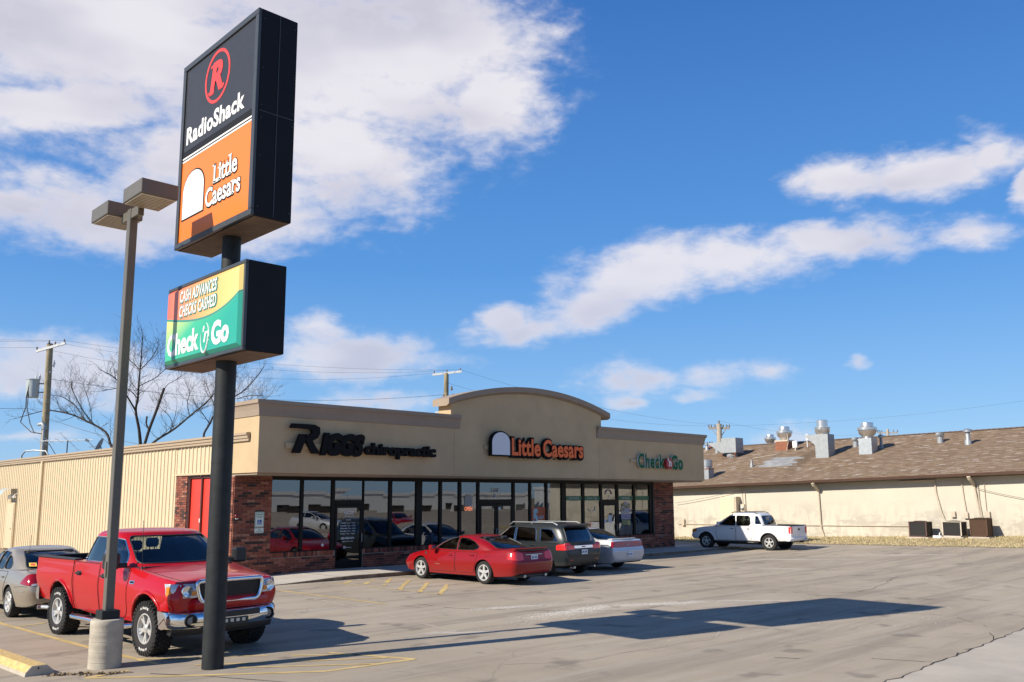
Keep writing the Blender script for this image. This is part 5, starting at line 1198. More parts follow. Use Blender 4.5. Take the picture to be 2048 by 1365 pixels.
for (dx, dy, dz) in ((-.55, .6, 6.6), (-.25, .25, 6.5), (.75, -.7, 6.6)):
    mb = MB(); mb.lathe([(0, 0), (.36, 0), (.36, 1.0), (.2, 1.1), (0, 1.1)], 14, (dx, dy, dz)); tr = build('transformer', mb, rust, UP3, smooth=40)
    for e, f in ((.1, 0), (-.15, .1)): mb = MB(); mb.lathe([(.05, 0), (.08, .1), (.05, .2), (.06, .4), (0, .42)], 8, (dx+e, dy+f, dz+1.08)); build('bushing', mb, blk_plas, tr)
UP4 = thing('utility_pole', 'faint distant crossarm pole just above the shingle ridge', 'utility pole', (139.8, 59.9, 0), group='wooden utility poles')
mb = MB(); mb.tube([(0, 0, 0), (0, 0, 13.1)], [.3, .22], 8); build('pole', mb, MATS['pole_pale'], UP4)
mb = MB(); mb.obox((0, 0, 12.5), (.95, -1.2, 0), (.07, .06, 0), (0, 0, .10)); build('crossarm', mb, MATS['pole_pale'], UP4)
mb = MB()
for s_ in (-1, -.6, .6, 1): insul(mb, (.93*s_, -1.17*s_, 12.6), 2)
build('insulator', mb, MATS['porcelain'], UP4)
def wire(p, q, sag, label, r=.008):
    p, q = Vector(p), Vector(q); mb = MB(); n = 18
    mb.tube([p.lerp(q, i/n)-Vector((0, 0, sag*4*(i/n)*(1-i/n))) for i in range(n+1)], r, 4)
    tag(build('power_line', mb, wire_m, None), label, 'power line', 'overhead power lines')
wire((19.03, 63.86, 13.2), (45.0, 52.8, 12.55), .6, 'power line from the transformer pole to the pole behind the arch, highest of its run')
wire((18.6, 64.3, 13.1), (44.2, 53.5, 12.5), .9, 'power line from the transformer pole to the pole behind the arch, second of its run')
wire((17.75, 65.25, 12.75), (43.4, 54.4, 12.3), 1.2, 'power line from the transformer pole to the pole behind the arch, third of its run')
wire((18.5, 64.7, 10.6), (44.2, 53.7, 10.6), .9, 'power line from the transformer pole to the pole behind the arch, lowest of its run', .014)
wire((19.03, 63.86, 13.2), (-14, 78, 13.3), .5, 'power line leaving the left edge from the transformer pole, highest'); wire((18.4, 64.75, 13.2), (-14, 79.5, 12.9), .5, 'power line leaving the left edge from the transformer pole, second highest'); wire((17.75, 65.25, 12.75), (-14, 80, 12.4), .5, 'power line leaving the left edge from the transformer pole, third')
wire((17.4, 65.2, 8.55), (-14, 80, 8.6), .3, 'low service line leaving the left edge below the transformer', .016)
wire((45.0, 52.8, 12.55), (78.2, 49.6, 9.7), .8, 'power line sloping right from the arch pole to the roof pole, upper'); wire((44.2, 53.5, 11.5), (76.7, 51, 9.7), .9, 'power line sloping right from the arch pole to the roof pole, lower')
wire((77.4, 50.3, 10.2), (140, 59, 13.0), 1.2, 'power line from the roof pole to the distant pole'); wire((104, 17.0, 14), (78.2, 49.6, 9.7), 1.0, 'power line running up to the right edge above the ridge')
wire((18.45, 64.8, 8.0), (22.6, 55.0, 5.6), .2, 'thin line dropping from the transformer pole to the shop roof', .014)
wire((46.7, 33.8, 2.15), (46.75, 28.9, 2.95), .05, 'thin line along the left part of the cream wall', .012); wire((46.75, 15.8, 2.9), (46.8, 12.6, 2.2), .06, 'thin line sloping down at the right end of the cream wall', .012)

# ================================================================== bare trees
def bare_tree(loc, label, limbs, seed, scale=1.0, stop=.0045):
    """limbs: list of (points, base radius) in the tree's own frame; twigs grow along them"""
    rg = random.Random(seed); t = thing('bare_tree', label, 'tree', loc, group='bare winter trees behind the shops')
    tm = MB(); bm_ = MB(); tw = MB()
    def grow(p, d, L, r, lvl):
        n = 4 if lvl > 0 else 3; pts = [p]; q = p; dd = d
        for i in range(n):
            dd = (dd+Vector((rg.gauss(0, .16), rg.gauss(0, .16), rg.gauss(.05, .12)))).normalized(); q = q+dd*L/n; pts.append(q)
        (bm_ if r > .03 else tw).tube(pts, [max(stop, r*(1-.75*i/n)) for i in range(n+1)], 5 if r > .03 else 3, cap=False)
        if lvl > 0:
            for k in range(rg.randint(2, 3)):
                j = rg.randint(1, n); ax = Vector((rg.gauss(0, 1), rg.gauss(0, 1), rg.gauss(.35, .6))).normalized()
                nd = (dd*.95+ax*.75).normalized(); grow(pts[j], nd, L*rg.uniform(.42, .72), r*.55, lvl-1)
    for (pts, r, tip, dens_) in limbs:
        r *= .55; P = [Vector(p) for p in pts]; n = len(P)
        # smooth the traced limb
        Q = []
        for i in range(n-1):
            p0, p1, p2, p3 = P[max(i-1, 0)], P[i], P[i+1], P[min(i+2, n-1)]
            for k in range(4):
                s = k/4; Q.append(.5*((2*p1)+(p2-p0)*s+(2*p0-5*p1+4*p2-p3)*s*s+(3*p1-p0-3*p2+p3)*s**3))
        Q.append(P[-1]); m = len(Q)
        R = [r+(tip-r)*(i/(m-1))**.8 for i in range(m)]
        (tm if r > .10 else bm_).tube(Q, R, 8 if r > .10 else 6, cap=True)
        tot = sum((Q[i+1]-Q[i]).length for i in range(m-1))
        for k in range(int(tot*dens_*1.0)):
            f = rg.uniform(.22, 1.0); i = min(m-2, int(f*(m-1))); p = Q[i].lerp(Q[i+1], rg.random()); d = (Q[i+1]-Q[i]).normalized()
            ax = Vector((rg.gauss(0, 1), rg.gauss(0, 1), rg.gauss(.5, .6))).normalized(); nd = (d*.8+ax*.8).normalized()
            grow(p, nd, rg.uniform(.9, 2.3)*(1.15-.45*f), min(.022, R[i]*.4), 2)
        if tip < .05: grow(Q[-1], (Q[-1]-Q[-2]).normalized(), 1.2, tip*.8, 2)
    if tm.f: build('trunk', tm, bark, t, smooth=60)
    build('limb', bm_, bark, t, smooth=60); o = build('twigs', tw, bark, t, recalc=False); o['kind'] = 'stuff'
    return t
bare_tree((25.67, 65.99, 0.0), 'tall bare tree with sawn off limbs behind the cream siding wall', [([(0.32, 0.43, 1.17), (0.06, 0.08, 4.04), (-0.17, -0.03, 5.67), (-0.32, -0.06, 6.49)], 0.340, 0.240, 0.0), ([(-0.32, -0.06, 6.49), (-0.51, -0.11, 7.59), (-0.82, -0.09, 8.93), (-0.80, -0.29, 9.80), (-0.86, -0.49, 11.04), (-0.89, -0.64, 11.91), (-0.93, -0.86, 13.15), (-1.01, -1.02, 14.30)], 0.240, 0.030, 3.0), ([(0.00, 0.00, 4.72), (-1.00, 1.45, 5.70), (-1.48, 2.47, 6.41), (-1.73, 3.18, 7.52), (-2.80, 4.71, 8.45), (-3.47, 5.95, 8.95), (-4.28, 7.37, 9.25), (-4.64, 8.40, 9.30), (-5.77, 10.28, 8.85)], 0.240, 0.025, 2.6), ([(-0.82, -0.09, 8.93), (-2.09, -1.01, 10.21), (-3.14, -2.02, 10.97), (-4.12, -2.99, 11.15)], 0.130, 0.025, 3.5), ([(-0.18, -0.05, 5.77), (0.42, 0.40, 7.57), (1.09, 0.82, 9.23), (1.73, 1.25, 10.93)], 0.200, 0.100, 0.6), ([(0.53, -1.72, 10.51), (1.14, -1.00, 11.02), (1.88, -0.39, 11.40), (2.75, 0.04, 12.03)], 0.050, 0.018, 3.5), ([(0.02, -0.62, 7.59), (0.04, -0.02, 8.02), (0.21, 0.39, 8.59)], 0.100, 0.070, 0.0), ([(-0.07, -0.07, 5.39), (-0.07, -1.71, 6.52), (0.52, -3.86, 7.43), (0.81, -5.72, 8.26), (1.14, -7.62, 9.15), (1.08, -9.08, 9.75)], 0.200, 0.030, 2.8), ([(-0.89, -0.64, 11.91), (-0.99, 1.35, 12.91), (-0.72, 3.00, 13.85)], 0.070, 0.020, 4.0), ([(-0.89, -0.64, 11.91), (-0.95, -2.81, 12.53), (-1.28, -4.72, 13.11)], 0.070, 0.020, 4.0), ([(-0.79, -0.50, 10.76), (0.52, -0.04, 11.51), (1.49, 0.73, 12.29), (2.37, 1.66, 12.78)], 0.070, 0.020, 4.0), ([(-0.80, -0.29, 9.80), (-1.74, -1.34, 10.21), (-2.87, -2.13, 10.24), (-4.13, -2.72, 9.90)], 0.070, 0.020, 4.0), ([(-3.48, 2.60, 8.28), (-3.74, 4.01, 9.44), (-4.12, 5.63, 10.14), (-4.25, 7.10, 10.40)], 0.080, 0.020, 4.0), ([(-2.88, 2.10, 7.89), (-3.88, 1.48, 8.75), (-4.89, 0.80, 9.96), (-5.44, -0.22, 10.66)], 0.060, 0.018, 4.0), ([(-3.03, 2.23, 7.99), (-2.97, 3.25, 9.53), (-3.04, 4.44, 10.82)], 0.050, 0.018, 3.5), ([(2.09, -2.80, 8.54), (2.29, -1.79, 9.51), (2.78, -1.04, 10.40)], 0.060, 0.020, 4.0), ([(1.35, -1.89, 7.58), (0.64, -2.77, 8.36), (-0.23, -3.43, 8.82)], 0.050, 0.020, 3.5), ], 11)
bare_tree((31.79, 67.03, 0.0), 'bare tree partly hidden by the sign pole beside the parapet corner', [([(0.42, 0.45, 1.05), (0.05, 0.06, 4.66), (-0.24, 0.04, 6.11)], 0.300, 0.220, 0.0), ([(-0.24, 0.04, 6.11), (-0.68, 1.00, 7.39), (-0.19, 1.10, 8.47), (0.35, 1.17, 9.47), (1.29, 0.86, 10.48), (2.40, 0.40, 11.40), (3.21, 0.22, 12.44), (3.87, 0.19, 13.39)], 0.200, 0.025, 3.2), ([(-0.24, 0.04, 6.11), (-0.04, -1.95, 7.98), (-0.10, -3.44, 8.71), (0.14, -5.23, 9.45), (0.32, -6.89, 9.88)], 0.180, 0.025, 3.0), ([(-0.04, -0.05, 5.59), (1.50, -0.57, 7.72), (2.38, -0.14, 8.32), (3.53, 0.08, 8.73)], 0.120, 0.025, 3.0), ([(0.24, -1.28, 10.23), (-0.43, -2.98, 11.38), (-0.91, -4.74, 11.97)], 0.090, 0.020, 4.0), ([(-0.42, -0.46, 9.31), (0.04, 1.60, 10.78), (0.50, 3.69, 12.10)], 0.100, 0.020, 4.0), ([(0.68, -1.73, 10.33), (1.89, -1.56, 10.70), (3.22, -1.45, 10.76)], 0.060, 0.020, 4.0), ([(-0.70, 0.01, 8.38), (-1.90, -1.11, 9.16), (-2.98, -2.27, 9.61)], 0.070, 0.020, 3.5), ], 12)
# ================================================================== vehicles
def pchip(X, Y):
    n = len(X); h = [X[i+1]-X[i] for i in range(n-1)]; d = [(Y[i+1]-Y[i])/h[i] for i in range(n-1)]; m = [0]*n
    m[0] = d[0]; m[-1] = d[-1]
    for i in range(1, n-1):
        if d[i-1]*d[i] <= 0: m[i] = 0
        else: w1, w2 = 2*h[i]+h[i-1], h[i]+2*h[i-1]; m[i] = (w1+w2)/(w1/d[i-1]+w2/d[i])
    def f(x):
        if x <= X[0]: return Y[0]
        if x >= X[-1]: return Y[-1]
        i = max(k for k in range(n-1) if X[k] <= x); t = (x-X[i])/h[i]
        return (2*t**3-3*t**2+1)*Y[i]+(t**3-2*t*t+t)*h[i]*m[i]+(-2*t**3+3*t*t)*Y[i+1]+(t**3-t*t)*h[i]*m[i+1]
    return f
def crom(P, k):
    out = []
    for i in range(len(P)-1):
        p0, p1, p2, p3 = P[max(i-1, 0)], P[i], P[i+1], P[min(i+2, len(P)-1)]
        for j in range(k):
            s = j/k
            out.append(tuple(.5*((2*p1[a])+(p2[a]-p0[a])*s+(2*p0[a]-5*p1[a]+4*p2[a]-p3[a])*s*s+(3*p1[a]-p0[a]-3*p2[a]+p3[a])*s**3) for a in (0, 1)))
    return out+[P[-1]]
def body_loft(ST, dx=.07, n_end=3):
    """stations (x, zb, wb, zm, wm, zs, ws, zt, we, crown): rings closed round the body; returns MB"""
    X = [s[0] for s in ST]; F = [pchip(X, [s[k] for s in ST]) for k in range(1, 10)]
    xs = set(X); x = X[0]
    while x < X[-1]: xs.add(round(x, 4)); x += dx
    xs = sorted(xs); ys = [xs[0]]
    for x in xs[1:]:
        if x-ys[-1] > .012 or x in X: ys.append(x)
    mb = MB(); rings = []
    for x in ys:
        zb, wb, zm, wm, zs, ws, zt, we, cr = [f(x) for f in F]
        half = [(0, zb), (wb*.55, zb), (wb*.93, zb+.012), (wb, zb+.06), (wm, zm), (ws, zs), ((ws*.45+we*.55)+.012, zt-.022*(zt-zs)/.15-.004), (we, zt), (we*.55, zt+cr*.75), (0, zt+cr)]
        h = crom(half, 3); ring = h+[(-y, z) for y, z in h[-2:0:-1]]
        o = len(mb.v); mb.v += [(x, y, z) for y, z in ring]; rings.append((o, len(ring)))
    n = rings[0][1]
    for (a, _), (b, _) in zip(rings[:-1], rings[1:]):
        for k in range(n): mb.f.append((a+k, a+(k+1) % n, b+(k+1) % n, b+k)); mb.mi.append(0)
    # closed ends as fans of quads across the ring
    for (o, rev) in ((rings[0][0], False), (rings[-1][0], True)):
        h = n//2
        for k in range(h):
            a, b, c, d = o+k, o+k+1, o+(n-k-1) % n, o+(n-k) % n
            f = [a, b, c, d]; f2 = []
            for q in f:
                if q not in f2: f2.append(q)
            if len(f2) > 2: mb.f.append(tuple(f2 if rev else f2[::-1])); mb.mi.append(0)
    return mb
def house_loft(LV, crown, sag=0, n_pow=5.5, bow=.10, rings=(( .0, .045, .035), (.0, .11, .055), (.0, .25, .075), (0, .5, .088)), N=72, rbow=.06):
    """greenhouse from levels (z, xf, xr, w); roof rings inset to the crown"""
    Z = [l[0] for l in LV]; F = [pchip(Z, [l[k] for l in LV]) for k in (1, 2, 3)]; lev = []
    K = 10
    for i in range(K+1):
        z = Z[0]+(Z[-1]-Z[0])*i/K; lev.append((z, F[0](z), F[1](z), F[2](z)))
    z, xf, xr, w = lev[-1]
    for (_, ins, dz) in rings: k_ = ins/w*(xf-xr)/2*.95; lev.append((z+dz*crown, xf-k_, xr+k_, w-ins))
    A0 = (xf-xr)/2
    mb = MB(); cx = (lev[-1][1]+lev[-1][2])/2; L0 = []
    zt_ = Z[-1]
    for (z, xf, xr, w) in lev:
        o = len(mb.v); L0.append(o); a = (xf-xr)/2; c = (xf+xr)/2
        for k in range(N):
            t = 2*pi*k/N; ct, st = cos(t), sin(t)
            x = a*math.copysign(abs(ct)**(2/n_pow), ct); y = w*math.copysign(abs(st)**(2/n_pow), st)
            b = (bow if x > 0 else rbow)*(1-(y/w)**2)*abs(x/a)**3; x2 = c+x+math.copysign(b, x)
            zz = z-(sag*((x2-cx)/A0)**2 if z > zt_-.02 else 0)
            mb.v.append((x2, y*(1-.05*max(0, x/a)**2-.05*max(0, -x/a)**2), zz))
    for p, q in zip(L0[:-1], L0[1:]):
        for k in range(N): mb.f.append((p+k, p+(k+1) % N, q+(k+1) % N, q+k)); mb.mi.append(0)
    z, xf, xr, w = lev[-1]; o = len(mb.v)
    mb.v.append(((xf+xr)/2, 0, z+.004)); q = L0[-1]
    for k in range(N): mb.f.append((q+k, q+(k+1) % N, o)); mb.mi.append(0)
    mb.f.append(tuple(L0[0]+k for k in range(N))[::-1]); mb.mi.append(0)
    return mb
def to_mesh(mb, mats): return mb.mesh('tmp', mats)
def boolean(me, cutters):
    """me minus each cutter mesh (exact); returns a new mesh"""
    o = bpy.data.objects.new('tmp', me); COL.objects.link(o); cs = []
    for c in cutters:
        co = bpy.data.objects.new('tmpc', c); COL.objects.link(co); cs.append(co)
        m = o.modifiers.new('b', 'BOOLEAN'); m.operation = 'DIFFERENCE'; m.object = co; m.solver = 'EXACT'
    bpy.context.view_layer.update()
    r = bpy.data.meshes.new_from_object(o.evaluated_get(bpy.context.evaluated_depsgraph_get()))
    for q in cs+[o]: bpy.data.objects.remove(q)
    return r
def bvh_of(me): return BVHTree.FromPolygons([v.co.copy() for v in me.vertices], [tuple(p.vertices) for p in me.polygons])
def clip_cell(poly, x0, x1, y0, y1):
    for (ax, lim, sg) in ((0, x0, 1), (0, x1, -1), (1, y0, 1), (1, y1, -1)):
        out = []
        for i in range(len(poly)):
            a, b = poly[i-1], poly[i]; da, db = sg*(a[ax]-lim), sg*(b[ax]-lim)
            if (da >= 0) != (db >= 0): t = da/(da-db); out.append((a[0]+(b[0]-a[0])*t, a[1]+(b[1]-a[1])*t))
            if db >= 0: out.append(b)
        poly = out
        if not poly: return []
    return poly
def rounded(poly, r, n=4):
    """round the corners of a polygon"""
    out = []; m = len(poly)
    for i in range(m):
        p, a, b = Vector(poly[i]), Vector(poly[i-1]), Vector(poly[(i+1) % m])
        la, lb = (a-p).length, (b-p).length; d = min(r, la*.45, lb*.45)
        pa, pb2 = p+(a-p)/la*d, p+(b-p)/lb*d
        for k in range(n+1): t = k/n; q = pa*(1-t)**2+p*2*t*(1-t)+pb2*t*t; out.append((q.x, q.y))
    return out
class Proj:
    """project outlines drawn on a plane onto a body"""
    def __init__(s, bvh, o, u, v, d): s.b = bvh; s.o, s.u, s.v = Vector(o), Vector(u), Vector(v); s.d = Vector(d).normalized()
    def pt(s, a, b, off=0):
        p = s.o+s.u*a+s.v*b; h = s.b.ray_cast(p, s.d)
        if h[0] is None: h = s.b.find_nearest(p+s.d*2.0)
        n = h[1] if h[1].dot(s.d) < 0 else -h[1]
        return h[0]+n*off
    def patch(s, poly, off=.004, thick=.02, cell=.09):
        mb = MB(); idx = {}
        x0, x1 = min(p[0] for p in poly), max(p[0] for p in poly); y0, y1 = min(p[1] for p in poly), max(p[1] for p in poly)
        nx, ny = max(1, math.ceil((x1-x0)/cell)), max(1, math.ceil((y1-y0)/cell)); cx, cy = (x1-x0)/nx, (y1-y0)/ny
        cnt = {}
        for i in range(nx):
            for j in range(ny):
                c = clip_cell(list(poly), x0+i*cx, x0+(i+1)*cx, y0+j*cy, y0+(j+1)*cy); f = []
                for (a, b) in c:
                    k = (round(a, 4), round(b, 4))
                    if k not in idx: idx[k] = len(mb.v); mb.v.append(tuple(s.pt(a, b, off)))
                    if not f or f[-1] != idx[k]: f.append(idx[k])
                if len(f) > 1 and f[0] == f[-1]: f.pop()
                if len(set(f)) > 2 and len(set(f)) == len(f):
                    mb.f.append(tuple(f)); mb.mi.append(0)
                    for q in range(len(f)): e = frozenset((f[q], f[(q+1) % len(f)])); cnt.setdefault(e, []).append((f[q], f[(q+1) % len(f)]))
        if thick:
            low = {}
            def lo(i):
                if i not in low: low[i] = len(mb.v); mb.v.append(tuple(Vector(mb.v[i])+s.d*thick))
                return low[i]
            for e, l in cnt.items():
                if len(l) == 1: a, b = l[0]; mb.f.append((b, a, lo(a), lo(b))); mb.mi.append(0)
        # make the outer face look outwards
        if mb.f:
            f = mb.f[0]; A, B, C = [Vector(mb.v[i]) for i in f[:3]]
            if (B-A).cross(C-A).dot(s.d) > 0: mb.f = [q[::-1] for q in mb.f]
        return mb
    def line(s, pts, r=.004, off=0, closed=False, n=5, step=.06):
        P = list(pts)+([pts[0]] if closed else []); Q = []
        for a, b in zip(P[:-1], P[1:]):
            k = max(1, int(hypot(b[0]-a[0], b[1]-a[1])/step))
            for i in range(k): t = i/k; Q.append(s.pt(a[0]+(b[0]-a[0])*t, a[1]+(b[1]-a[1])*t, off))
        Q.append(s.pt(*P[-1], off)); mb = MB(); mb.tube(Q, r, n, cap=False); return mb

_wheels = {}
def wheel_meshes(key, R, wd, rr, spokes, knob=False, letters=False, style='fat', dark=False):
    """tyre and rim about the Y axis, outer face towards +Y"""
    if key in _wheels: return _wheels[key]
    h = wd/2
    t = MB(); t.lathe([(rr-.01, -h*.85), (rr+.01, -h*.95), (R-.055, -h), (R-.02, -h*.93), (R-.004, -h*.72), (R, -h*.3), (R, h*.3), (R-.004, h*.72), (R-.02, h*.93), (R-.055, h), (rr+.02, h*.97), (rr, h*.90), (rr-.012, h*.7)], 48, axis='Y', cap=False)
    if knob:
        n = 34
        for i in range(n):
            for row, (y, wy, a0) in enumerate(((h*.83, h*.17, 0), (h*.45, h*.15, .5), (0, h*.15, 0), (-h*.45, h*.15, .5), (-h*.83, h*.17, 0))):
                a = 2*pi*(i+a0)/n; c = Vector((cos(a)*(R-.002), y, sin(a)*(R-.002))); rad = Vector((cos(a), 0, sin(a))); tg = Vector((-sin(a), 0, cos(a)))
                t.obox(c, tg*(pi*R/n*.62), Vector((0, wy, 0)), rad*(.016 if row in (1, 2, 3) else .014))
            a = 2*pi*(i+.25)/n; c = Vector((cos(a)*(R-.035), h*.985, sin(a)*(R-.035))); rad = Vector((cos(a), 0, sin(a))); tg = Vector((-sin(a), 0, cos(a)))
            t.obox(c, tg*(pi*R/n*.5), Vector((0, .010, 0)), rad*.024)
    tm = t.mesh('tyre', tyre_m, 35)
    r = MB(); r.lathe([(rr+.012, h*.90), (rr+.006, h*.95), (rr-.012, h*.95), (rr-.02, h*.86), (rr-.035, h*.2), (rr-.04, -h*.8)], 40, axis='Y', cap=False)
    yb = h*.55; yc = h*.78
    for i in range(spokes):
        a = 2*pi*i/spokes+pi/2
        if style == 'split':
            offs = (-.055, .055)
        else: offs = (0,)
        for of in offs:
            ca, sa = cos(a), sin(a); tg = Vector((-sa, 0, ca)); rd = Vector((ca, 0, sa))
            w0, w1 = (rr*.15, rr*.20) if style != 'split' else (rr*.085, rr*.09)
            if style == 'star': w0, w1 = rr*.17, rr*.15
            pi_, po = rd*rr*.12+tg*of*.4, rd*(rr-.018)+tg*of*2.0
            V = []
            for (p, w, y) in ((pi_, w0, yc), (po, w1, h*.84)):
                for dy in (0, -.045):
                    for sgn in (-1, 1): V.append(p+tg*w*sgn*(1 if dy == 0 else 1.1)+Vector((0, y+dy, 0)))
            r.add(V, [(0, 1, 5, 4), (2, 6, 7, 3), (0, 4, 6, 2), (1, 3, 7, 5), (0, 2, 3, 1), (4, 5, 7, 6)])
    r.lathe([(rr*.30, h*.5), (rr*.30, yc+.004), (rr*.25, yc+.016), (rr*.13, yc+.018), (rr*.12, yc+.028), (0, yc+.03)], 24, axis='Y', cap=False)
    rm = r.mesh('rim', alloy if not dark else ac_black, 35)
    b = MB(); b.lathe([(rr-.03, h*.1), (0, h*.1)], 30, axis='Y', cap=False); b.lathe([(rr-.03, -h*.7), (0, -h*.7)], 30, axis='Y', cap=False)
    bm_ = b.mesh('brake_backing', dark_in); lm = None
    if letters:
        lb_ = MB(); s = 'BFGoodrich'; rad = (rr+R)/2-.005; cap = .06
        for st in (0, pi):
            for i, ch in enumerate(s):
                V, F, adv = glyph(ch, .02, 0, 2); a = st+pi*.70-i*.085+(-.30); ca, sa = cos(a), sin(a); tg = Vector((sa, 0, -ca)); rd = Vector((ca, 0, sa))
                o = rd*(rad-.012)+Vector((0, h*1.0+.004, 0))-tg*.02
                lb_.add([o+tg*(x*.058)+rd*(y*.055) for x, y, z in V], F)
        lm = lb_.mesh('sidewall_lettering', white_p, recalc=False)
    _wheels[key] = (tm, rm, bm_, lm); return _wheels[key]
def add_wheel(root, meshes, x, y, z, side, steer=0):
    tm, rm, bm_, lm = meshes
    w = link('wheel', tm, root); w.location = (x, y, z); w.rotation_euler = (0, 0, (0 if side > 0 else pi)+steer)
    link('rim', rm, w); link('brake', bm_, w)
    if lm: link('lettering', lm, w)
    return w

def car(name, label, cat, loc, rotz, S):
    root = thing(name, label, cat, loc, rotz, None); P = S['paint']
    body = body_loft(S['body'])
    bm0 = to_mesh(body, [P, dark_in]); bvh0 = bvh_of(bm0)
    cut = []
    for (ax, ar) in S['arch']:
        for sgn in (1, -1):
            c = MB(); c.cur = 0; c.lathe([(ar, .52*sgn), (ar, 1.3*sgn)], 40, (ax, 0, S['wr']+S.get('arch_dz', 0)), 'Y'); m = to_mesh(c, dark_in); cut.append(m)
    if 'bed' in S:
        x0, x1, w, zf, zt_ = S['bed']; c = MB(); c.box(x0, x1, -w, w, zf, zt_+.6); cut.append(to_mesh(c, dark_in))
    bm1 = boolean(bm0, cut); bm1.materials.clear(); bm1.materials.append(P); bm1.materials.append(dark_in); bm1.materials.append(S.get('lower', P))
    hx0, hx1 = S['house'][0][2], S['house'][0][1]
    for p in bm1.polygons:
        c = p.center; k = 0
        for (ax, ar) in S['arch']:
            if hypot(c.x-ax, c.z-(S['wr']+S.get('arch_dz', 0))) < ar+.004 and abs(c.y) < S['body'][len(S['body'])//2][4]+.02: 
                if abs(p.normal.y) < .7 or abs(c.y) < .7: k = 1
        if p.normal.z < -.7 and c.z < S['wr']+.25: k = 1
        if 'bed' in S and S['bed'][0]-.01 <= c.x <= S['bed'][1]+.01 and abs(c.y) <= S['bed'][2]+.01 and c.z > S['bed'][3]-.01 and (p.normal.z > .5 and c.z < S['bed'][3]+.02 or abs(p.normal.z) < .5 and abs(c.y) < S['bed'][2]+.005 and (abs(abs(c.y)-S['bed'][2]) < .01 or min(abs(c.x-S['bed'][0]), abs(c.x-S['bed'][1])) < .01)): k = 1
        if hx0+.12 < c.x < hx1-.12 and p.normal.z > .85 and abs(c.y) < S['house'][0][3]-.06 and c.z > .8: k = 1
        if k == 0 and 'lower_z' in S and c.z < S['lower_z']: k = 2
        p.material_index = k
    shade(bm1, 32); link('body', bm1, root)
    # greenhouse, hollow, its windows cut out
    H = house_loft(S['house'], S.get('crown', 1), S.get('sag', 0), S.get('npow', 5.5), S.get('bow', .10), rbow=S.get('rbow', .06)); outer = to_mesh(H, [P])
    hb = bvh_of(outer); vs = [v.co.copy() for v in outer.vertices]; nr = [v.normal.copy() for v in outer.vertices]
    # inner skin
    inner = MB(); zb0 = S['house'][0][0]
    inner.v = [tuple(c-n*.035+Vector((0, 0, -.05 if c.z < zb0+.001 else 0))) for c, n in zip(vs, nr)]; inner.f = [tuple(p.vertices) for p in outer.polygons]; inner.mi = [0]*len(inner.f)
    cuts = [to_mesh(inner, dark_in)]
    for w in S['windows']:
        c = MB(); c.prism(rounded(w, S.get('wround', .05)), (0, 1.4, 0), (1, 0, 0), (0, 0, 1), (0, -2.8, 0)); cuts.append(to_mesh(c, dark_in))
    fx, bx_ = S['house'][-1][1]-.25, S['house'][-1][2]+.25
    c = MB(); c.prism(rounded(S['windshield'], .08), (fx, 0, 0), (0, 1, 0), (0, 0, 1), (3, 0, 0)); cuts.append(to_mesh(c, dark_in))
    c = MB(); c.prism(rounded(S['rear_glass'], .08), (bx_, 0, 0), (0, 1, 0), (0, 0, 1), (-3, 0, 0)); cuts.append(to_mesh(c, dark_in))
    outer.materials.append(dark_in)
    cab = boolean(outer, cuts); cab.materials.clear(); cab.materials.append(P); cab.materials.append(dark_in)
    for p in cab.polygons:
        hit = hb.find_nearest(p.center); p.material_index = 0 if hit[3] < .006 else 1
    shade(cab, 32); link('cab' if 'bed' in S else 'roof', cab, root)
    G = {'side': S.get('glass', car_glass), 'ws': S.get('ws_glass', car_glass), 'rear': S.get('rg', S.get('glass', car_glass))}
    L_ = Proj(hb, (0, 2.2, 0), (1, 0, 0), (0, 0, 1), (0, -1, 0)); R_ = Proj(hb, (0, -2.2, 0), (1, 0, 0), (0, 0, 1), (0, 1, 0))
    Fp = Proj(hb, (4, 0, 0), (0, 1, 0), (0, 0, 1), (-1, 0, 0)); Bp = Proj(hb, (-5, 0, 0), (0, 1, 0), (0, 0, 1), (1, 0, 0))
    for w in S['windows']:
        for pj in (L_, R_):
            wi = link('window', pj.patch(rounded(w, S.get('wround', .05)), -.008, 0).mesh('window', G['side'], 60, recalc=False), root)
            if S.get('wtrim', True): link('window_trim', pj.line(rounded(w, S.get('wround', .05)), .009, .002, True).mesh('window_trim', S.get('trim_mat', blk_plas), 60), wi)
    wi = link('windshield', Fp.patch(rounded(S['windshield'], .08), -.008, 0).mesh('windshield', G['ws'], 60, recalc=False), root)
    link('seal', Fp.line(rounded(S['windshield'], .08), .014, .0, True).mesh('seal', blk_plas, 60), wi)
    wi = link('rear_window', Bp.patch(rounded(S['rear_glass'], .08), -.008, 0).mesh('rear_window', G['rear'], 60, recalc=False), root)
    link('seal', Bp.line(rounded(S['rear_glass'], .08), .014, .0, True).mesh('seal', blk_plas, 60), wi)
    # doors, seams, handles
    bL = Proj(bvh0, (0, 2.2, 0), (1, 0, 0), (0, 0, 1), (0, -1, 0)); bR = Proj(bvh0, (0, -2.2, 0), (1, 0, 0), (0, 0, 1), (0, 1, 0))
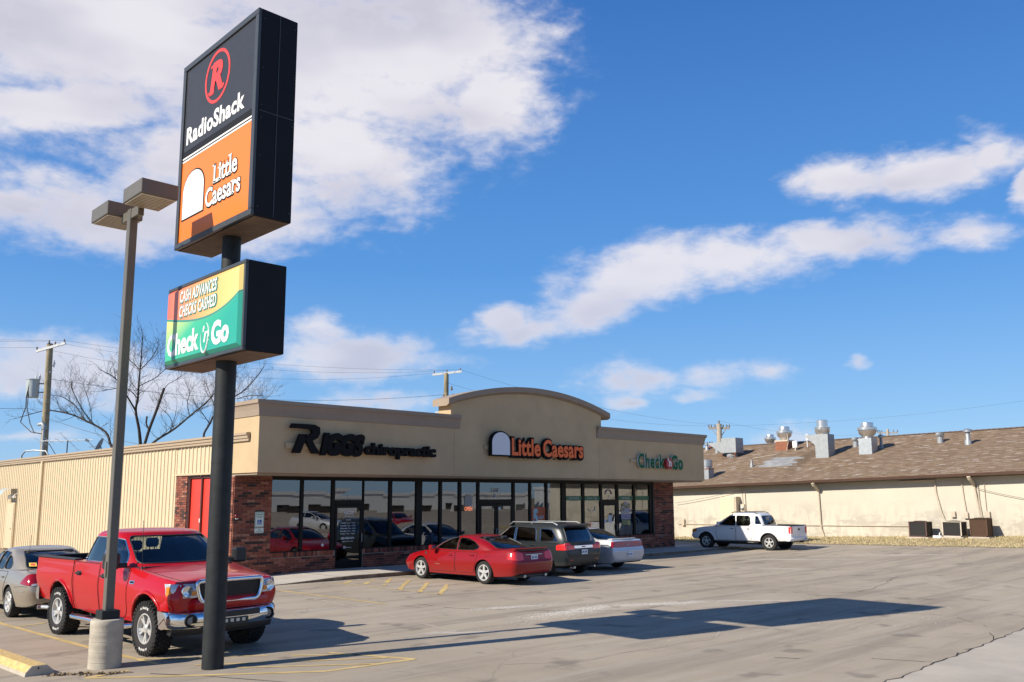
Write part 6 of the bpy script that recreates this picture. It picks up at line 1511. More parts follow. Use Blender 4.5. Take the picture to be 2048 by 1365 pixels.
    for d in S['doors']:
        for pj in (bL, bR):
            do = link('door', pj.patch(rounded(d[0], .06), .0035, .012).mesh('door', P, 40, recalc=False), root)
            link('door_gap', pj.line(rounded(d[0], .06), .0065, .0005, True).mesh('door_gap', seam_m, 60), do)
            hx, hz, hw = d[1]
            hm = MB(); a, b = pj.pt(hx-hw, hz, .0), pj.pt(hx+hw, hz, .0); o_ = -pj.d
            hm.tube([a, a+o_*.03, (a+b)/2+o_*.038, b+o_*.03, b], S.get('hr', .013), 8); link('handle', hm.mesh('handle', S.get('handle', P), 50), do)
            if S.get('hcup', True): link('handle_cup', pj.patch(rounded([(hx-hw-.02, hz-.04), (hx+hw+.02, hz-.04), (hx+hw+.02, hz+.04), (hx-hw-.02, hz+.04)], .03), .005, .01, .05).mesh('handle_cup', S.get('cup', blk_plas), 40, recalc=False), do)
    for (nm, fr_, pts, r, m) in S.get('lines', []):
        pjs = {'side': (bL, bR), 'front': (Proj(bvh0, (4.5, 0, 0), (0, 1, 0), (0, 0, 1), (-1, 0, 0)),), 'back': (Proj(bvh0, (-5, 0, 0), (0, 1, 0), (0, 0, 1), (1, 0, 0)),), 'top': (Proj(bvh0, (0, 0, 3), (1, 0, 0), (0, 1, 0), (0, 0, -1)),)}[fr_]
        for pj in pjs: link(nm, pj.line(pts, r, .0005).mesh(nm, m, 60), root)
    for (nm, fr_, poly, off, m, rnd_) in S.get('patches', []):
        if fr_ == 'side': pjs = (bL, bR)
        elif fr_ == 'front': pjs = (Proj(bvh0, (4.5, 0, 0), (0, 1, 0), (0, 0, 1), (-1, 0, 0)),)
        elif fr_ == 'back': pjs = (Proj(bvh0, (-5, 0, 0), (0, 1, 0), (0, 0, 1), (1, 0, 0)),)
        elif fr_ == 'top': pjs = (Proj(bvh0, (0, 0, 3), (1, 0, 0), (0, 1, 0), (0, 0, -1)),)
        else:   # corner: ('fc', ang) drawn on a plane turned by ang about z, both sides
            kind, ang = fr_; pjs = []
            for sg in (1, -1):
                a = ang*sg; dirv_ = Vector((cos(a), sin(a), 0)); uu = Vector((-sin(a)*sg, cos(a)*sg, 0)); pv = Vector((S['body'][0][0]+.34 if cos(a) < 0 else S['body'][-1][0]-.34, sg*.56, 0)); pjs.append(Proj(bvh0, pv+dirv_*1.5, uu, (0, 0, 1), -dirv_))
        for pj in pjs:
            poly2 = rounded(poly, rnd_) if rnd_ else poly
            link(nm, pj.patch(poly2, off, .02+off, .05).mesh(nm, m, 40, recalc=False), root)
    # mirrors
    mx, my, mz, mw, mh, mcol = S['mirror']
    for sg in (1, -1):
        m = MB(); m.box(mx-.06, mx+.10, sg*my-mw/2, sg*my+mw/2, mz-mh/2, mz+mh/2, .035); m.box(mx-.01, mx+.05, min(sg*(my-mw/2+.02), sg*(my-mw/2-.14)), max(sg*(my-mw/2+.02), sg*(my-mw/2-.14)), mz-mh*.45, mz-mh*.15, .01)
        mo = build('mirror', m, mcol, root); g_ = MB(); g_.box(mx-.064, mx-.061, sg*my-mw/2+.03, sg*my+mw/2-.03, mz-mh/2+.03, mz+mh/2-.03); build('mirror_glass', g_, chrome, mo)
    # wheels
    for i, (ax, ar) in enumerate(S['arch']):
        for sg in (1, -1): add_wheel(root, S['wheels'], ax, sg*(S['track']), S['wr'], sg, S.get('steer', 0) if ax > 0 else 0)
    # seats, dash, steering wheel
    zf, xs_ = S['seat_z'], S['seats']
    for x in xs_:
        for y in (-.38, .38):
            st = MB(); st.box(x-.10, x+.02, y-.24, y+.24, zf-.1, zf+.42, .06); st.box(x-.12, x-.03, y-.13, y+.13, zf+.46, zf+.64, .04); st.tube([(x-.07, y-.05, zf+.4), (x-.07, y-.05, zf+.5)], .01, 5); st.tube([(x-.07, y+.05, zf+.4), (x-.07, y+.05, zf+.5)], .01, 5)
            build('seat', st, seat_m, root)
    dz = S['house'][0][0]; dx_ = S['house'][0][1]; m = MB(); m.box(dx_-.60, dx_-.10, -S['house'][0][3]+.12, S['house'][0][3]-.12, dz-.12, dz+.045, .04); build('dashboard', m, dark_in, root)
    m = MB(); cc = Vector((dx_-.72, .38, dz+.06)); uu = Vector((.35, 0, .94)); m.tube([cc+Vector((0, cos(a), 0))*.18+uu*.18*sin(a) for a in [2*pi*k/20 for k in range(21)]], .014, 6); build('steering_wheel', m, dark_in, root)
    m = MB(); m.box(S['arch'][1][0]-.2, S['arch'][0][0]+.2, -.6, .6, S.get('under_z', .2), S.get('under_z', .2)+.14); build('underbody', m, dark_in, root)
    return root, bvh0, hb

def bow_bar(prof, half, bow, n=18, pw=2.4, xdir=1, corner=0):
    """sweep a closed (x, z) profile across y, bowed back towards the corners"""
    mb = MB(); m = len(prof)
    for i in range(n+1):
        y = -half+2*half*i/n; s = abs(y/half); dx = -xdir*(bow*s**pw+corner*max(0, (s-.85)/.15)**2)
        for (x, z) in prof: mb.v.append((x+dx, y, z))
    for i in range(n):
        for k in range(m): a = i*m+k; b = i*m+(k+1) % m; mb.f.append((a, b, b+m, a+m)); mb.mi.append(0)
    mb.f.append(tuple(range(m))[::-1]); mb.mi.append(0); mb.f.append(tuple(n*m+k for k in range(m))); mb.mi.append(0)
    return mb
def plate(root, x, y, z, back=True, m=None):
    mb = MB(); sx = -.012 if back else .012; mb.box(min(x, x+sx), max(x, x+sx), y-.15, y+.15, z-.075, z+.075, .003); p = build('license_plate', mb, m or plate_m, root)
    mb = MB(); xx = x+sx*1.25
    for i in range(6):
        yy = y-.105+i*.034+(.03 if i > 2 else 0); mb.box(min(xx, x+sx*.9), max(xx, x+sx*.9), yy, yy+.021, z-.03, z+.03)
    build('plate_characters', mb, plate_ink, p); return p

# ------------------------------------------------------------------ red pickup
S = dict(paint=p_red, wr=.425, arch=[(1.765, .52), (-1.765, .52)], track=.85, arch_dz=.03, under_z=.34, steer=0,
 body=[(-2.97, .66, .80, .98, .93, 1.18, .94, 1.35, .90, 0), (-2.92, .60, .89, .98, .985, 1.19, .975, 1.375, .935, 0), (-2.3, .56, .92, .98, 1.0, 1.20, .985, 1.38, .94, 0), (-1.0, .50, .93, .98, 1.0, 1.21, .99, 1.385, .94, 0), (0, .47, .93, .96, 1.0, 1.20, .985, 1.385, .93, 0), (1.1, .47, .93, .96, 1.0, 1.18, .975, 1.36, .90, .02), (1.5, .48, .93, .95, 1.0, 1.15, .96, 1.315, .86, .05), (2.1, .54, .92, .94, .995, 1.11, .955, 1.245, .83, .065), (2.42, .62, .90, .92, .975, 1.09, .93, 1.21, .80, .05), (2.56, .68, .86, .90, .935, 1.06, .89, 1.185, .78, .03), (2.62, .74, .80, .90, .88, 1.02, .84, 1.13, .72, .01)],
 bed=(-2.86, -1.22, .80, .82, 1.38),
 house=[(1.33, 1.26, -1.17, .945), (1.42, 1.10, -1.13, .925), (1.62, .80, -1.02, .875), (1.80, .52, -.91, .825), (1.885, .38, -.85, .80)], crown=1.05, sag=.02, bow=.12, npow=6.5,
 windows=[[(.80, 1.42), (.72, 1.56), (.40, 1.80), (.02, 1.835), (.0, 1.40), (.55, 1.39)], [(-.09, 1.40), (-.07, 1.835), (-.66, 1.83), (-.72, 1.80), (-.94, 1.44), (-.92, 1.40)]],
 windshield=[(-.80, 1.415), (.80, 1.415), (.70, 1.855), (-.70, 1.855)], rear_glass=[(-.64, 1.45), (.64, 1.45), (.58, 1.83), (-.58, 1.83)],
 doors=[([(1.10, 1.37), (1.02, .62), (.90, .52), (-.02, .52), (-.02, 1.37)], (.16, 1.17, .085)), ([(-.06, 1.37), (-.06, .52), (-1.02, .52), (-1.10, .70), (-1.10, 1.37)], (-.88, 1.17, .085))],
 handle=blk_plas, trim_mat=chrome, hr=.018,
 mirror=(.86, 1.20, 1.47, .26, .27, blk_plas), wheels=wheel_meshes('truck', .425, .30, .235, 5, True, True, 'split'), seats=(.05, -.85), seat_z=1.12,
 glass=dark_glass, ws_glass=clear_glass, rg=clear_glass,
 lines=[('body_crease', 'side', [(-2.6, .80), (-2.3, .80)], .004, p_red), ('body_crease', 'side', [(-1.2, .80), (1.2, .80)], .005, p_red), ('bed_gap', 'side', [(-1.16, .52), (-1.16, 1.375)], .009, seam_m), ('hood_gap', 'top', [(1.15, .88), (1.6, .845), (2.3, .79), (2.52, .74)], .005, seam_m), ('hood_gap', 'top', [(1.15, -.88), (1.6, -.845), (2.3, -.79), (2.52, -.74)], .005, seam_m)],
 patches=[('taillight', ('c', radians(152)), [(-.14, .96), (.14, .96), (.14, 1.33), (-.14, 1.33)], .006, red_lens, .02)])
F150_LOC = (6.80, 16.66, 0); F150_ROT = -1.5
TR, tb, th_ = car('pickup_truck', 'bright red four-door pickup with chrome bumper parked behind the sign pole', 'pickup truck', F150_LOC, F150_ROT, S)
# arch flares
for ax in (1.765, -1.765):
    for sg, dy in ((1, -1), (-1, 1)):
        pj = Proj(tb, (0, sg*2.2, 0), (1, 0, 0), (0, 0, 1), (0, dy, 0)); mb = MB(); Q = []
        for k in range(25):
            a = radians(-12+204*k/24); x, z = ax+.545*cos(a), .455+.545*sin(a)
            Q.append(pj.pt(x, max(z, .50), .0))
        mb.tube(Q, .032, 6); build('wheel_flare', mb, p_red, TR, smooth=60)
# bed rail caps
for sg in (1, -1): mb = MB(); mb.box(-2.92, -1.20, min(sg*.80, sg*.965), max(sg*.80, sg*.965), 1.372, 1.412, .015); build('bed_rail', mb, blk_plas, TR)
mb = MB(); mb.box(-2.965, -2.86, -.80, .80, 1.37, 1.41, .012); build('tailgate_cap', mb, blk_plas, TR)
# front: chrome bumper, painted valance, grille, headlights
prof = [(2.50, .48), (2.66, .455), (2.74, .475), (2.795, .54), (2.80, .62), (2.785, .69), (2.74, .725), (2.50, .735)]
bp = build('front_bumper', bow_bar(prof, .985, .24, 36, 3.0, 1, .10), chrome, TR, smooth=50)
mb = bow_bar([(2.765, .615), (2.806, .615), (2.806, .705), (2.765, .705)], .50, .032, 12, 2.6); build('bumper_slot', mb, blk_plas, bp)
mb = bow_bar([(2.79, .49), (2.83, .49), (2.83, .60), (2.79, .60)], .26, .012, 8); build('plate_bracket', mb, blk_plas, bp)
bk = mat('bracket_silver', (.42, .50, .55), .2, metal=.6)
for i in range(4): y = -.18+i*.105; mb = MB(); mb.box(2.826, 2.834, y, y+.06, .535, .585); build('bracket_slot', mb, bk, bp)
for sg in (1, -1):
    mb = MB(); mb.lathe([(.10, -.02), (.10, .012), (.092, .014), (.085, -.004), (0, -.006)], 24, (2.712, sg*.70, .60), 'X'); r_ = build('fog_lamp', mb, seam_m, bp); mb = MB(); mb.lathe([(.062, -.004), (.055, .004), (0, .010)], 16, (2.712, sg*.70, .60), 'X'); build('fog_lens', mb, mat('fog_glass'+str(sg), (.20, .20, .19), .1, spec=.7), r_)
mb = bow_bar([(2.50, .38), (2.62, .36), (2.66, .42), (2.68, .52), (2.5, .52)], .90, .16, 16); build('air_dam', mb, blk_plas, TR)
prof = [(2.45, .745), (2.70, .745), (2.72, .80), (2.715, .88), (2.69, .925), (2.64, .945), (2.45, .945)]
build('front_valance', bow_bar(prof, .975, .23, 30, 3.0, 1, .08), p_red, TR, smooth=50)
# grille: chrome ring and fine horizontal bars
GX = 2.70
def ringbar(poly, r, m, name, par, x0=GX, bow=.05, n=8):
    P = rounded(poly, .09, 6); mb = MB(); Q = [(x0-bow*(abs(y)/.6)**2, y, z) for y, z in P]; mb.tube(Q+[Q[0]], r, n, cap=False); return build(name, mb, m, par, smooth=60)
gp = [(-.59, 1.195), (.59, 1.195), (.575, 1.02), (.50, .86), (-.50, .86), (-.575, 1.02)]
mb = MB(); P = rounded(gp, .09, 5); m = len(P); mb.v = [(GX-.03-.05*(abs(y)/.6)**2, y, z) for y, z in P]+[(2.5, y, z) for y, z in P]; mb.f = [tuple(range(m)), tuple(range(m, 2*m))[::-1]]+[(i, (i+1) % m, m+(i+1) % m, m+i) for i in range(m)]; mb.mi = [0]*len(mb.f)
gr = build('grille', mb, ac_black, TR)
ringbar(gp, .038, chrome, 'grille_surround', gr, GX+.005)
mb = MB()
for i in range(22):
    z = .88+i*.0137; hw = .555 if z > 1.05 else .49+.065*(z-.86)/.19
    mb.tube([(GX-.012-.05*(abs(y)/.6)**2, y, z) for y in (-hw, -hw/2, 0, hw/2, hw)], .0035, 4)
build('grille_bars', mb, mat('grille_grey', (.06, .06, .06), .35, metal=.5), gr)
for sg in (1, -1):
    # headlight block wrapped round the corner
    mb = MB(); A = [(2.665, .585), (2.66, .70), (2.61, .83), (2.52, .925), (2.37, .972)]; B = [(2.45, .58), (2.45, .70), (2.42, .82), (2.36, .90), (2.30, .92)]
    rows = []
    for z in (.945, .95, 1.06, 1.155, 1.165):
        rows.append([(x-(.012 if z in (.945, 1.165) else 0)-(.035 if z > 1.11 else 0)-.0, sg*y, z) for x, y in A])
    k = len(A)
    for r_ in rows: mb.v += r_
    for i in range(len(rows)-1):
        for j in range(k-1): a = i*k+j; mb.f.append((a, a+1, a+1+k, a+k)); mb.mi.append(0)
    o = len(mb.v); mb.v += [(x, sg*y, 1.1) for x, y in B]
    h = build('headlight', mb, clear_lens, TR, smooth=30)
    mb = MB(); mb.lathe([(.088, -.02), (.084, .008), (.05, -.004), (0, -.009)], 24, (2.668, sg*.75, 1.055), 'X'); mb.v = [(x-.30*max(0, (abs(y)-.66))**1.6, y, z) for x, y, z in mb.v]; build('reflector', mb, mat('reflector'+str(sg), (.70, .72, .74), .12, metal=.8), h, smooth=50)
    mb = MB(); mb.lathe([(.042, -.02), (.038, .006), (0, .008)], 16, (2.672, sg*.645, 1.02), 'X'); build('fog_bulb', mb, amber, h, smooth=50)
    mb = MB(); mb.add([(2.535, sg*.925, .97), (2.40, sg*.978, .97), (2.385, sg*.972, 1.12), (2.50, sg*.918, 1.12)], [(0, 1, 2, 3)]); build('turn_signal', mb, amber, h, recalc=False)
# running boards, exhaust, rear bumper, wipers, cowl, antenna, fender badge
for sg in (1, -1):
    mb = MB(); mb.tube([(1.15, sg*.86, .42), (1.05, sg*1.02, .40), (.2, sg*1.06, .40), (-.9, sg*1.06, .40), (-1.1, sg*1.0, .41), (-1.16, sg*.88, .43)], .042, 10); sbar = build('side_step', mb, chrome, TR, smooth=60)
    mb = MB(); mb.box(-.95, -.35, min(sg*.96, sg*1.06), max(sg*.96, sg*1.06), .435, .45, .005); mb.box(.2, .85, min(sg*.96, sg*1.06), max(sg*.96, sg*1.06), .435, .45, .005); build('step_pad', mb, blk_plas, sbar)
    pj = Proj(tb, (0, sg*2.2, 0), (1, 0, 0), (0, 0, 1), (0, -sg, 0)); build('fender_badge', pj.patch(rounded([(1.14, 1.10), (1.30, 1.10), (1.30, 1.155), (1.14, 1.155)], .02), .006, .01, .05), chrome, TR, recalc=False)
    mb = pj.patch([(1.16, 1.112), (1.28, 1.112), (1.28, 1.143), (1.16, 1.143)], .0075, .004, .04); build('badge_inlay', mb, sign_black, TR, recalc=False)
build('rear_bumper', bow_bar([(-2.95, .56), (-3.06, .58), (-3.10, .66), (-3.08, .80), (-2.95, .82)], .96, .10, 18, 3, -1, .05), chrome, TR, smooth=50)
mb = MB(); mb.tube([(-2.3, -.75, .42), (-2.7, -.92, .42), (-2.72, -1.0, .42)], .04, 10); build('exhaust_pipe', mb, galv, TR)
mb = MB(); mb.tube([(1.17, .15, 1.405), (1.00, .20, 1.46), (.98, -.42, 1.475)], .009, 5); mb.tube([(1.20, -.45, 1.40), (1.05, -.40, 1.44), (1.00, -.82, 1.43)], .009, 5); build('wiper', mb, blk_plas, TR)
mb = MB(); mb.box(1.16, 1.30, -.82, .82, 1.352, 1.372, .008); build('cowl', mb, blk_plas, TR)
mb = MB(); mb.lathe([(.02, 0), (.015, .04), (0, .05)], 8, (1.30, -.86, 1.335)); mb.tube([(1.30, -.86, 1.36), (1.27, -.87, 2.15)], .004, 4); build('antenna', mb, blk_plas, TR)
mb = MB(); mb.tube([(1.765, -.7, .43), (1.765, .7, .43)], .06, 8); mb.tube([(-1.765, -.7, .43), (-1.765, .7, .43)], .07, 8); mb.box(-2.8, 2.3, -.5, -.4, .42, .54); mb.box(-2.8, 2.3, .4, .5, .42, .54); build('chassis', mb, dark_in, TR)

# ------------------------------------------------------------------ deep red sedan
SEDAN = dict(wr=.335, arch=[(1.40, .385), (-1.407, .385)], track=.80, under_z=.18,
 windshield=[(-.66, .97), (.66, .97), (.54, 1.32), (-.54, 1.32)], rear_glass=[(-.64, 1.03), (.64, 1.03), (.52, 1.33), (-.52, 1.33)])
S = dict(SEDAN, paint=p_red2,
 body=[(-2.66, .40, .58, .50, .68, .60, .70, .66, .64, 0), (-2.62, .34, .70, .52, .80, .64, .81, .72, .75, 0), (-2.56, .30, .76, .54, .86, .74, .85, .94, .70, .0), (-2.50, .27, .80, .56, .885, .80, .86, 1.015, .70, .012), (-2.30, .24, .84, .58, .915, .84, .875, 1.02, .74, .015), (-1.9, .22, .86, .60, .93, .84, .89, .99, .78, .015), (-1.4, .21, .86, .60, .935, .83, .90, .965, .80, .02), (0, .20, .87, .58, .93, .80, .90, .935, .82, 0), (1.0, .20, .87, .58, .93, .78, .895, .92, .79, .02), (1.4, .21, .86, .56, .925, .75, .88, .875, .75, .045), (1.95, .23, .82, .52, .89, .67, .84, .78, .69, .05), (2.25, .25, .72, .48, .80, .59, .745, .69, .61, .04), (2.37, .30, .56, .45, .66, .54, .62, .61, .50, .02), (2.42, .36, .40, .44, .5, .50, .46, .55, .36, 0)],
 house=[(.90, 1.18, -2.02, .835), (1.00, 1.00, -1.82, .81), (1.15, .68, -1.50, .755), (1.27, .34, -1.14, .69), (1.33, .12, -.90, .65)], crown=.85, sag=.035, bow=.14, rbow=.10,
 windows=[[(.84, .965), (.62, 1.10), (.26, 1.265), (-.08, 1.315), (-.15, 1.31), (-.17, .955)], [(-.22, .955), (-.20, 1.31), (-.55, 1.295), (-.88, 1.20), (-1.10, 1.07), (-1.06, 1.0), (-.9, .965)]],
 doors=[([(1.0, .88), (1.02, .55), (.92, .30), (-.16, .30), (-.18, .90)], (.02, .80, .075)), ([(-.21, .90), (-.19, .30), (-.95, .30), (-1.08, .62), (-1.16, .90)], (-.92, .83, .075))],
 handle=p_red2, hcup=False, hr=.016, mirror=(.72, 1.03, 1.0, .19, .14, p_red2), wheels=wheel_meshes('star17', .335, .225, .225, 5, style='star'), seats=(.15, -.95), seat_z=.72, glass=car_glass,
 lines=[('body_crease', 'side', [(-1.0, .60), (.95, .60)], .006, p_red2), ('trunk_gap', 'top', [(-1.98, .72), (-2.46, .66)], .005, seam_m), ('trunk_gap', 'top', [(-1.98, -.72), (-2.46, -.66)], .005, seam_m), ('fuel_door', 'side', [(-1.62, .80), (-1.48, .80), (-1.48, .93), (-1.62, .93), (-1.62, .80)], .004, seam_m)],
 patches=[('taillight', ('c', radians(148)), [(-.26, .76), (.08, .70), (.24, .74), (.20, .92), (-.02, .965), (-.20, .90)], .012, bright_lens, .04), ('trunk_panel', 'back', [(-.50, .70), (.50, .70), (.56, .93), (-.56, .93)], .003, p_red2, .03), ('side_badge', 'side', [(.50, .50), (.70, .50), (.70, .515), (.50, .515)], .004, chrome, 0), ('fender_vent', 'side', [(1.12, .76), (1.24, .80), (1.26, .86), (1.16, .84)], .004, blk_plas, 0)])
PO, pbv, _ = car('sedan', 'deep red sedan with rear spoiler parked nose in at the walkway', 'car', (18.63, 21.25, 0), 1.62, S)
mb = bow_bar([(-2.60, 1.025), (-2.36, 1.015), (-2.36, 1.035), (-2.56, 1.062), (-2.61, 1.05)], .70, .10, 14, 2.5, -1); build('spoiler', mb, p_red2, PO, smooth=40)
mb = bow_bar([(-2.56, .975), (-2.612, .975), (-2.612, 1.02), (-2.56, 1.02)], .60, .07, 12, 2.5, -1); build('spoiler_shadow_gap', mb, blk_plas, PO)
mb = bow_bar([(-2.60, .86), (-2.625, .86), (-2.625, .885), (-2.60, .885)], .36, .02, 8, 2.5, -1); build('trunk_strip', mb, galv, PO)
plate(PO, -2.61, 0, .79); 
for sg in (1, -1): mb = MB(); mb.tube([(-2.4, sg*.45, .27), (-2.66, sg*.45, .27)], .045, 10); build('exhaust_pipe', mb, galv, PO)
mb = MB(); mb.box(-2.62, -2.3, -.62, .62, .235, .32, .02); build('rear_valance', mb, blk_plas, PO)
# ------------------------------------------------------------------ dark grey crossover
S = dict(SEDAN, paint=p_grey, wr=.362, arch=[(1.43, .42), (-1.427, .42)], track=.81, under_z=.24, lower=mat('grey_cladding', (.035, .036, .036), .5), lower_z=.46,
 body=[(-2.36, .46, .70, .56, .80, .66, .82, .74, .78, 0), (-2.31, .38, .80, .60, .88, .84, .88, 1.02, .83, 0), (-2.25, .34, .84, .62, .905, .88, .90, 1.06, .85, 0), (-1.43, .30, .87, .64, .925, .90, .915, 1.07, .865, 0), (0, .28, .87, .62, .925, .88, .91, 1.04, .86, 0), (1.0, .28, .87, .62, .925, .88, .90, 1.03, .84, .02), (1.5, .30, .86, .62, .92, .86, .88, 1.0, .80, .04), (2.05, .34, .82, .6, .885, .8, .84, .94, .76, .035), (2.28, .38, .72, .56, .79, .72, .76, .85, .69, .02), (2.36, .44, .58, .54, .66, .66, .63, .76, .57, 0)],
 house=[(1.0, 1.38, -2.34, .875), (1.15, 1.08, -2.29, .85), (1.35, .74, -2.18, .80), (1.53, .44, -2.05, .745), (1.60, .30, -1.98, .715)], crown=1.0, sag=.03, bow=.12, rbow=.08, npow=6.5,
 windows=[[(.95, 1.08), (.76, 1.25), (.42, 1.49), (.03, 1.54), (.0, 1.07)], [(-.07, 1.07), (-.05, 1.54), (-.86, 1.53), (-.96, 1.43), (-1.02, 1.09)], [(-1.20, 1.10), (-1.14, 1.50), (-1.62, 1.48), (-1.92, 1.14)]],
 windshield=[(-.70, 1.08), (.70, 1.08), (.60, 1.56), (-.60, 1.56)], rear_glass=[(-.70, 1.09), (.70, 1.09), (.60, 1.555), (-.60, 1.555)],
 doors=[([(1.05, 1.02), (1.05, .60), (.95, .36), (.02, .36), (.0, 1.02)], (.18, .96, .085)), ([(-.04, 1.02), (-.02, .36), (-.92, .36), (-1.05, .70), (-1.08, 1.02)], (-.90, .97, .085))],
 handle=chrome, cup=p_grey, trim_mat=chrome, mirror=(.86, 1.04, 1.14, .2, .17, p_grey), wheels=wheel_meshes('suv', .362, .235, .235, 6), seats=(.15, -.85), seat_z=.86, glass=dark_glass, ws_glass=car_glass, rg=dark_glass,
 lines=[('body_crease', 'side', [(-2.2, .93), (-1.2, .97)], .006, p_grey), ('body_crease', 'side', [(-.95, .50), (.95, .50)], .008, p_grey), ('tailgate_gap', 'back', [(-.74, 1.04), (-.72, .62), (.72, .62), (.74, 1.04)], .005, seam_m)],
 patches=[('taillight', ('c', radians(150)), [(-.34, .84), (.24, .86), (.26, 1.045), (-.10, 1.055), (-.32, 1.0)], .012, bright_lens, .03), ('chrome_strip', 'back', [(-.46, .89), (.46, .89), (.46, .975), (-.46, .975)], .014, chrome, .02), ('reflector', 'back', [(-.72, .515), (-.55, .515), (-.55, .545), (-.72, .545)], .006, red_lens, 0), ('reflector', 'back', [(.72, .515), (.55, .515), (.55, .545), (.72, .545)], .006, red_lens, 0), ('bumper_pad', 'back', [(-.66, .40), (.66, .40), (.62, .54), (-.62, .54)], .004, blk_plas, .02), ('red_emblem', 'back', [(-.09, .915), (.09, .915), (.09, .95), (-.09, .95)], .018, red_lens, 0)])
GM, gbv, ghb = car('crossover', 'dark grey crossover with roof rails parked between the red and silver sedans', 'car', (21.90, 21.90, 0), 1.60, S)
plate(GM, -2.372, 0, .77)
for sg in (1, -1):
    mb = MB(); mb.tube([(.40, sg*.62, 1.62), (.25, sg*.62, 1.70), (-1.55, sg*.60, 1.70), (-1.75, sg*.60, 1.62)], .02, 8); mb.tube([(-.6, sg*.61, 1.6), (-.6, sg*.61, 1.70)], .02, 6); build('roof_rail', mb, galv, GM, smooth=50)
    mb = MB(); mb.tube([(-2.2, sg*.5, .30), (-2.38, sg*.5, .30)], .04, 8); build('exhaust_pipe', mb, galv, GM)
mb = bow_bar([(-1.98, 1.635), (-2.20, 1.60), (-2.20, 1.62), (-1.98, 1.665)], .66, .05, 10, 2, -1); build('spoiler', mb, p_grey, GM, smooth=40)
mb = MB(); mb.tube([(-2.285, -.1, 1.13), (-2.25, .05, 1.17), (-2.24, .4, 1.18)], .01, 5); build('rear_wiper', mb, blk_plas, GM)
# ------------------------------------------------------------------ silver sedan
S = dict(SEDAN, paint=p_silver, arch=[(1.40, .37), (-1.407, .37)], wr=.32,
 body=[(-2.60, .44, .70, .54, .80, .62, .81, .68, .77, 0), (-2.57, .36, .78, .54, .87, .66, .87, .72, .82, 0), (-2.52, .30, .80, .56, .89, .80, .87, 1.00, .74, .01), (-2.44, .26, .83, .57, .905, .86, .885, 1.05, .76, .015), (-2.2, .24, .85, .58, .92, .86, .89, 1.055, .78, .015), (-1.4, .22, .86, .58, .925, .84, .895, 1.0, .81, .02), (0, .20, .87, .58, .925, .80, .90, .95, .82, 0), (1.0, .20, .87, .58, .925, .78, .895, .93, .79, .02), (1.4, .21, .86, .56, .92, .75, .88, .88, .75, .045), (2.0, .23, .82, .52, .885, .67, .84, .79, .69, .05), (2.32, .26, .70, .48, .78, .59, .73, .69, .6, .03), (2.45, .34, .5, .46, .6, .54, .56, .6, .45, 0)],
 house=[(.92, 1.22, -1.98, .835), (1.05, .98, -1.76, .80), (1.2, .66, -1.46, .745), (1.32, .34, -1.12, .69), (1.375, .16, -.94, .66)], crown=.85, sag=.03, bow=.14, rbow=.10,
 windows=[[(.86, .99), (.62, 1.14), (.28, 1.30), (-.12, 1.35), (-.15, .98)], [(-.20, .98), (-.18, 1.35), (-.62, 1.33), (-1.0, 1.18), (-1.15, 1.02)]],
 windshield=[(-.66, .99), (.66, .99), (.54, 1.36), (-.54, 1.36)], rear_glass=[(-.66, 1.06), (.66, 1.06), (.55, 1.37), (-.55, 1.37)],
 doors=[([(1.0, .9), (1.02, .55), (.92, .3), (-.16, .3), (-.18, .93)], (.02, .82, .075)), ([(-.21, .93), (-.19, .3), (-.95, .3), (-1.08, .62), (-1.16, .95)], (-.92, .85, .075))],
 handle=p_silver, hcup=False, mirror=(.74, 1.02, 1.02, .19, .14, p_silver), wheels=wheel_meshes('plain16', .32, .21, .205, 6), seats=(.15, -.95), seat_z=.74, glass=car_glass, rg=clear_glass,
 lines=[('body_moulding', 'side', [(-2.3, .56), (-1.85, .56)], .012, p_silver)],
 patches=[('taillight_bar', 'back', [(-.74, .80), (.74, .80), (.72, 1.0), (-.72, 1.0)], .006, red_lens, .05), ('taillight', ('c', radians(140)), [(-.12, .80), (.14, .82), (.14, .99), (-.10, 1.0)], .008, red_lens, .03), ('bumper_face', 'back', [(-.84, .38), (.84, .38), (.84, .66), (-.84, .66)], .006, mat('bumper_silver', (.52, .51, .50), .4), .05)])
IM, ibv, _ = car('sedan', 'silver sedan with a wide red light bar parked right of the grey crossover', 'car', (24.62, 22.46, 0), 1.60, S)
plate(IM, -2.622, .0, .56)
mb = bow_bar([(-2.46, 1.062), (-2.26, 1.062), (-2.26, 1.085), (-2.42, 1.11), (-2.48, 1.085)], .66, .10, 12, 2.5, -1); build('trunk_lip', mb, p_silver, IM, smooth=40)
mb = MB()
for y in (-.42, .42): mb.lathe([(.06, 0), (.05, .01), (0, .012)], 14, (-2.53, y, .9), 'X'); 
mb.v = [(-5.06-x, y, z) if False else (x-.02, y, z) for x, y, z in mb.v]; build('round_lamp', mb, mat('lamp_pink', (.55, .10, .09), .2), IM)
mb = MB(); mb.tube([(-2.55, -.035, .875), (-2.555, 0, .93), (-2.55, .035, .875)], .008, 5); build('emblem', mb, chrome, IM)
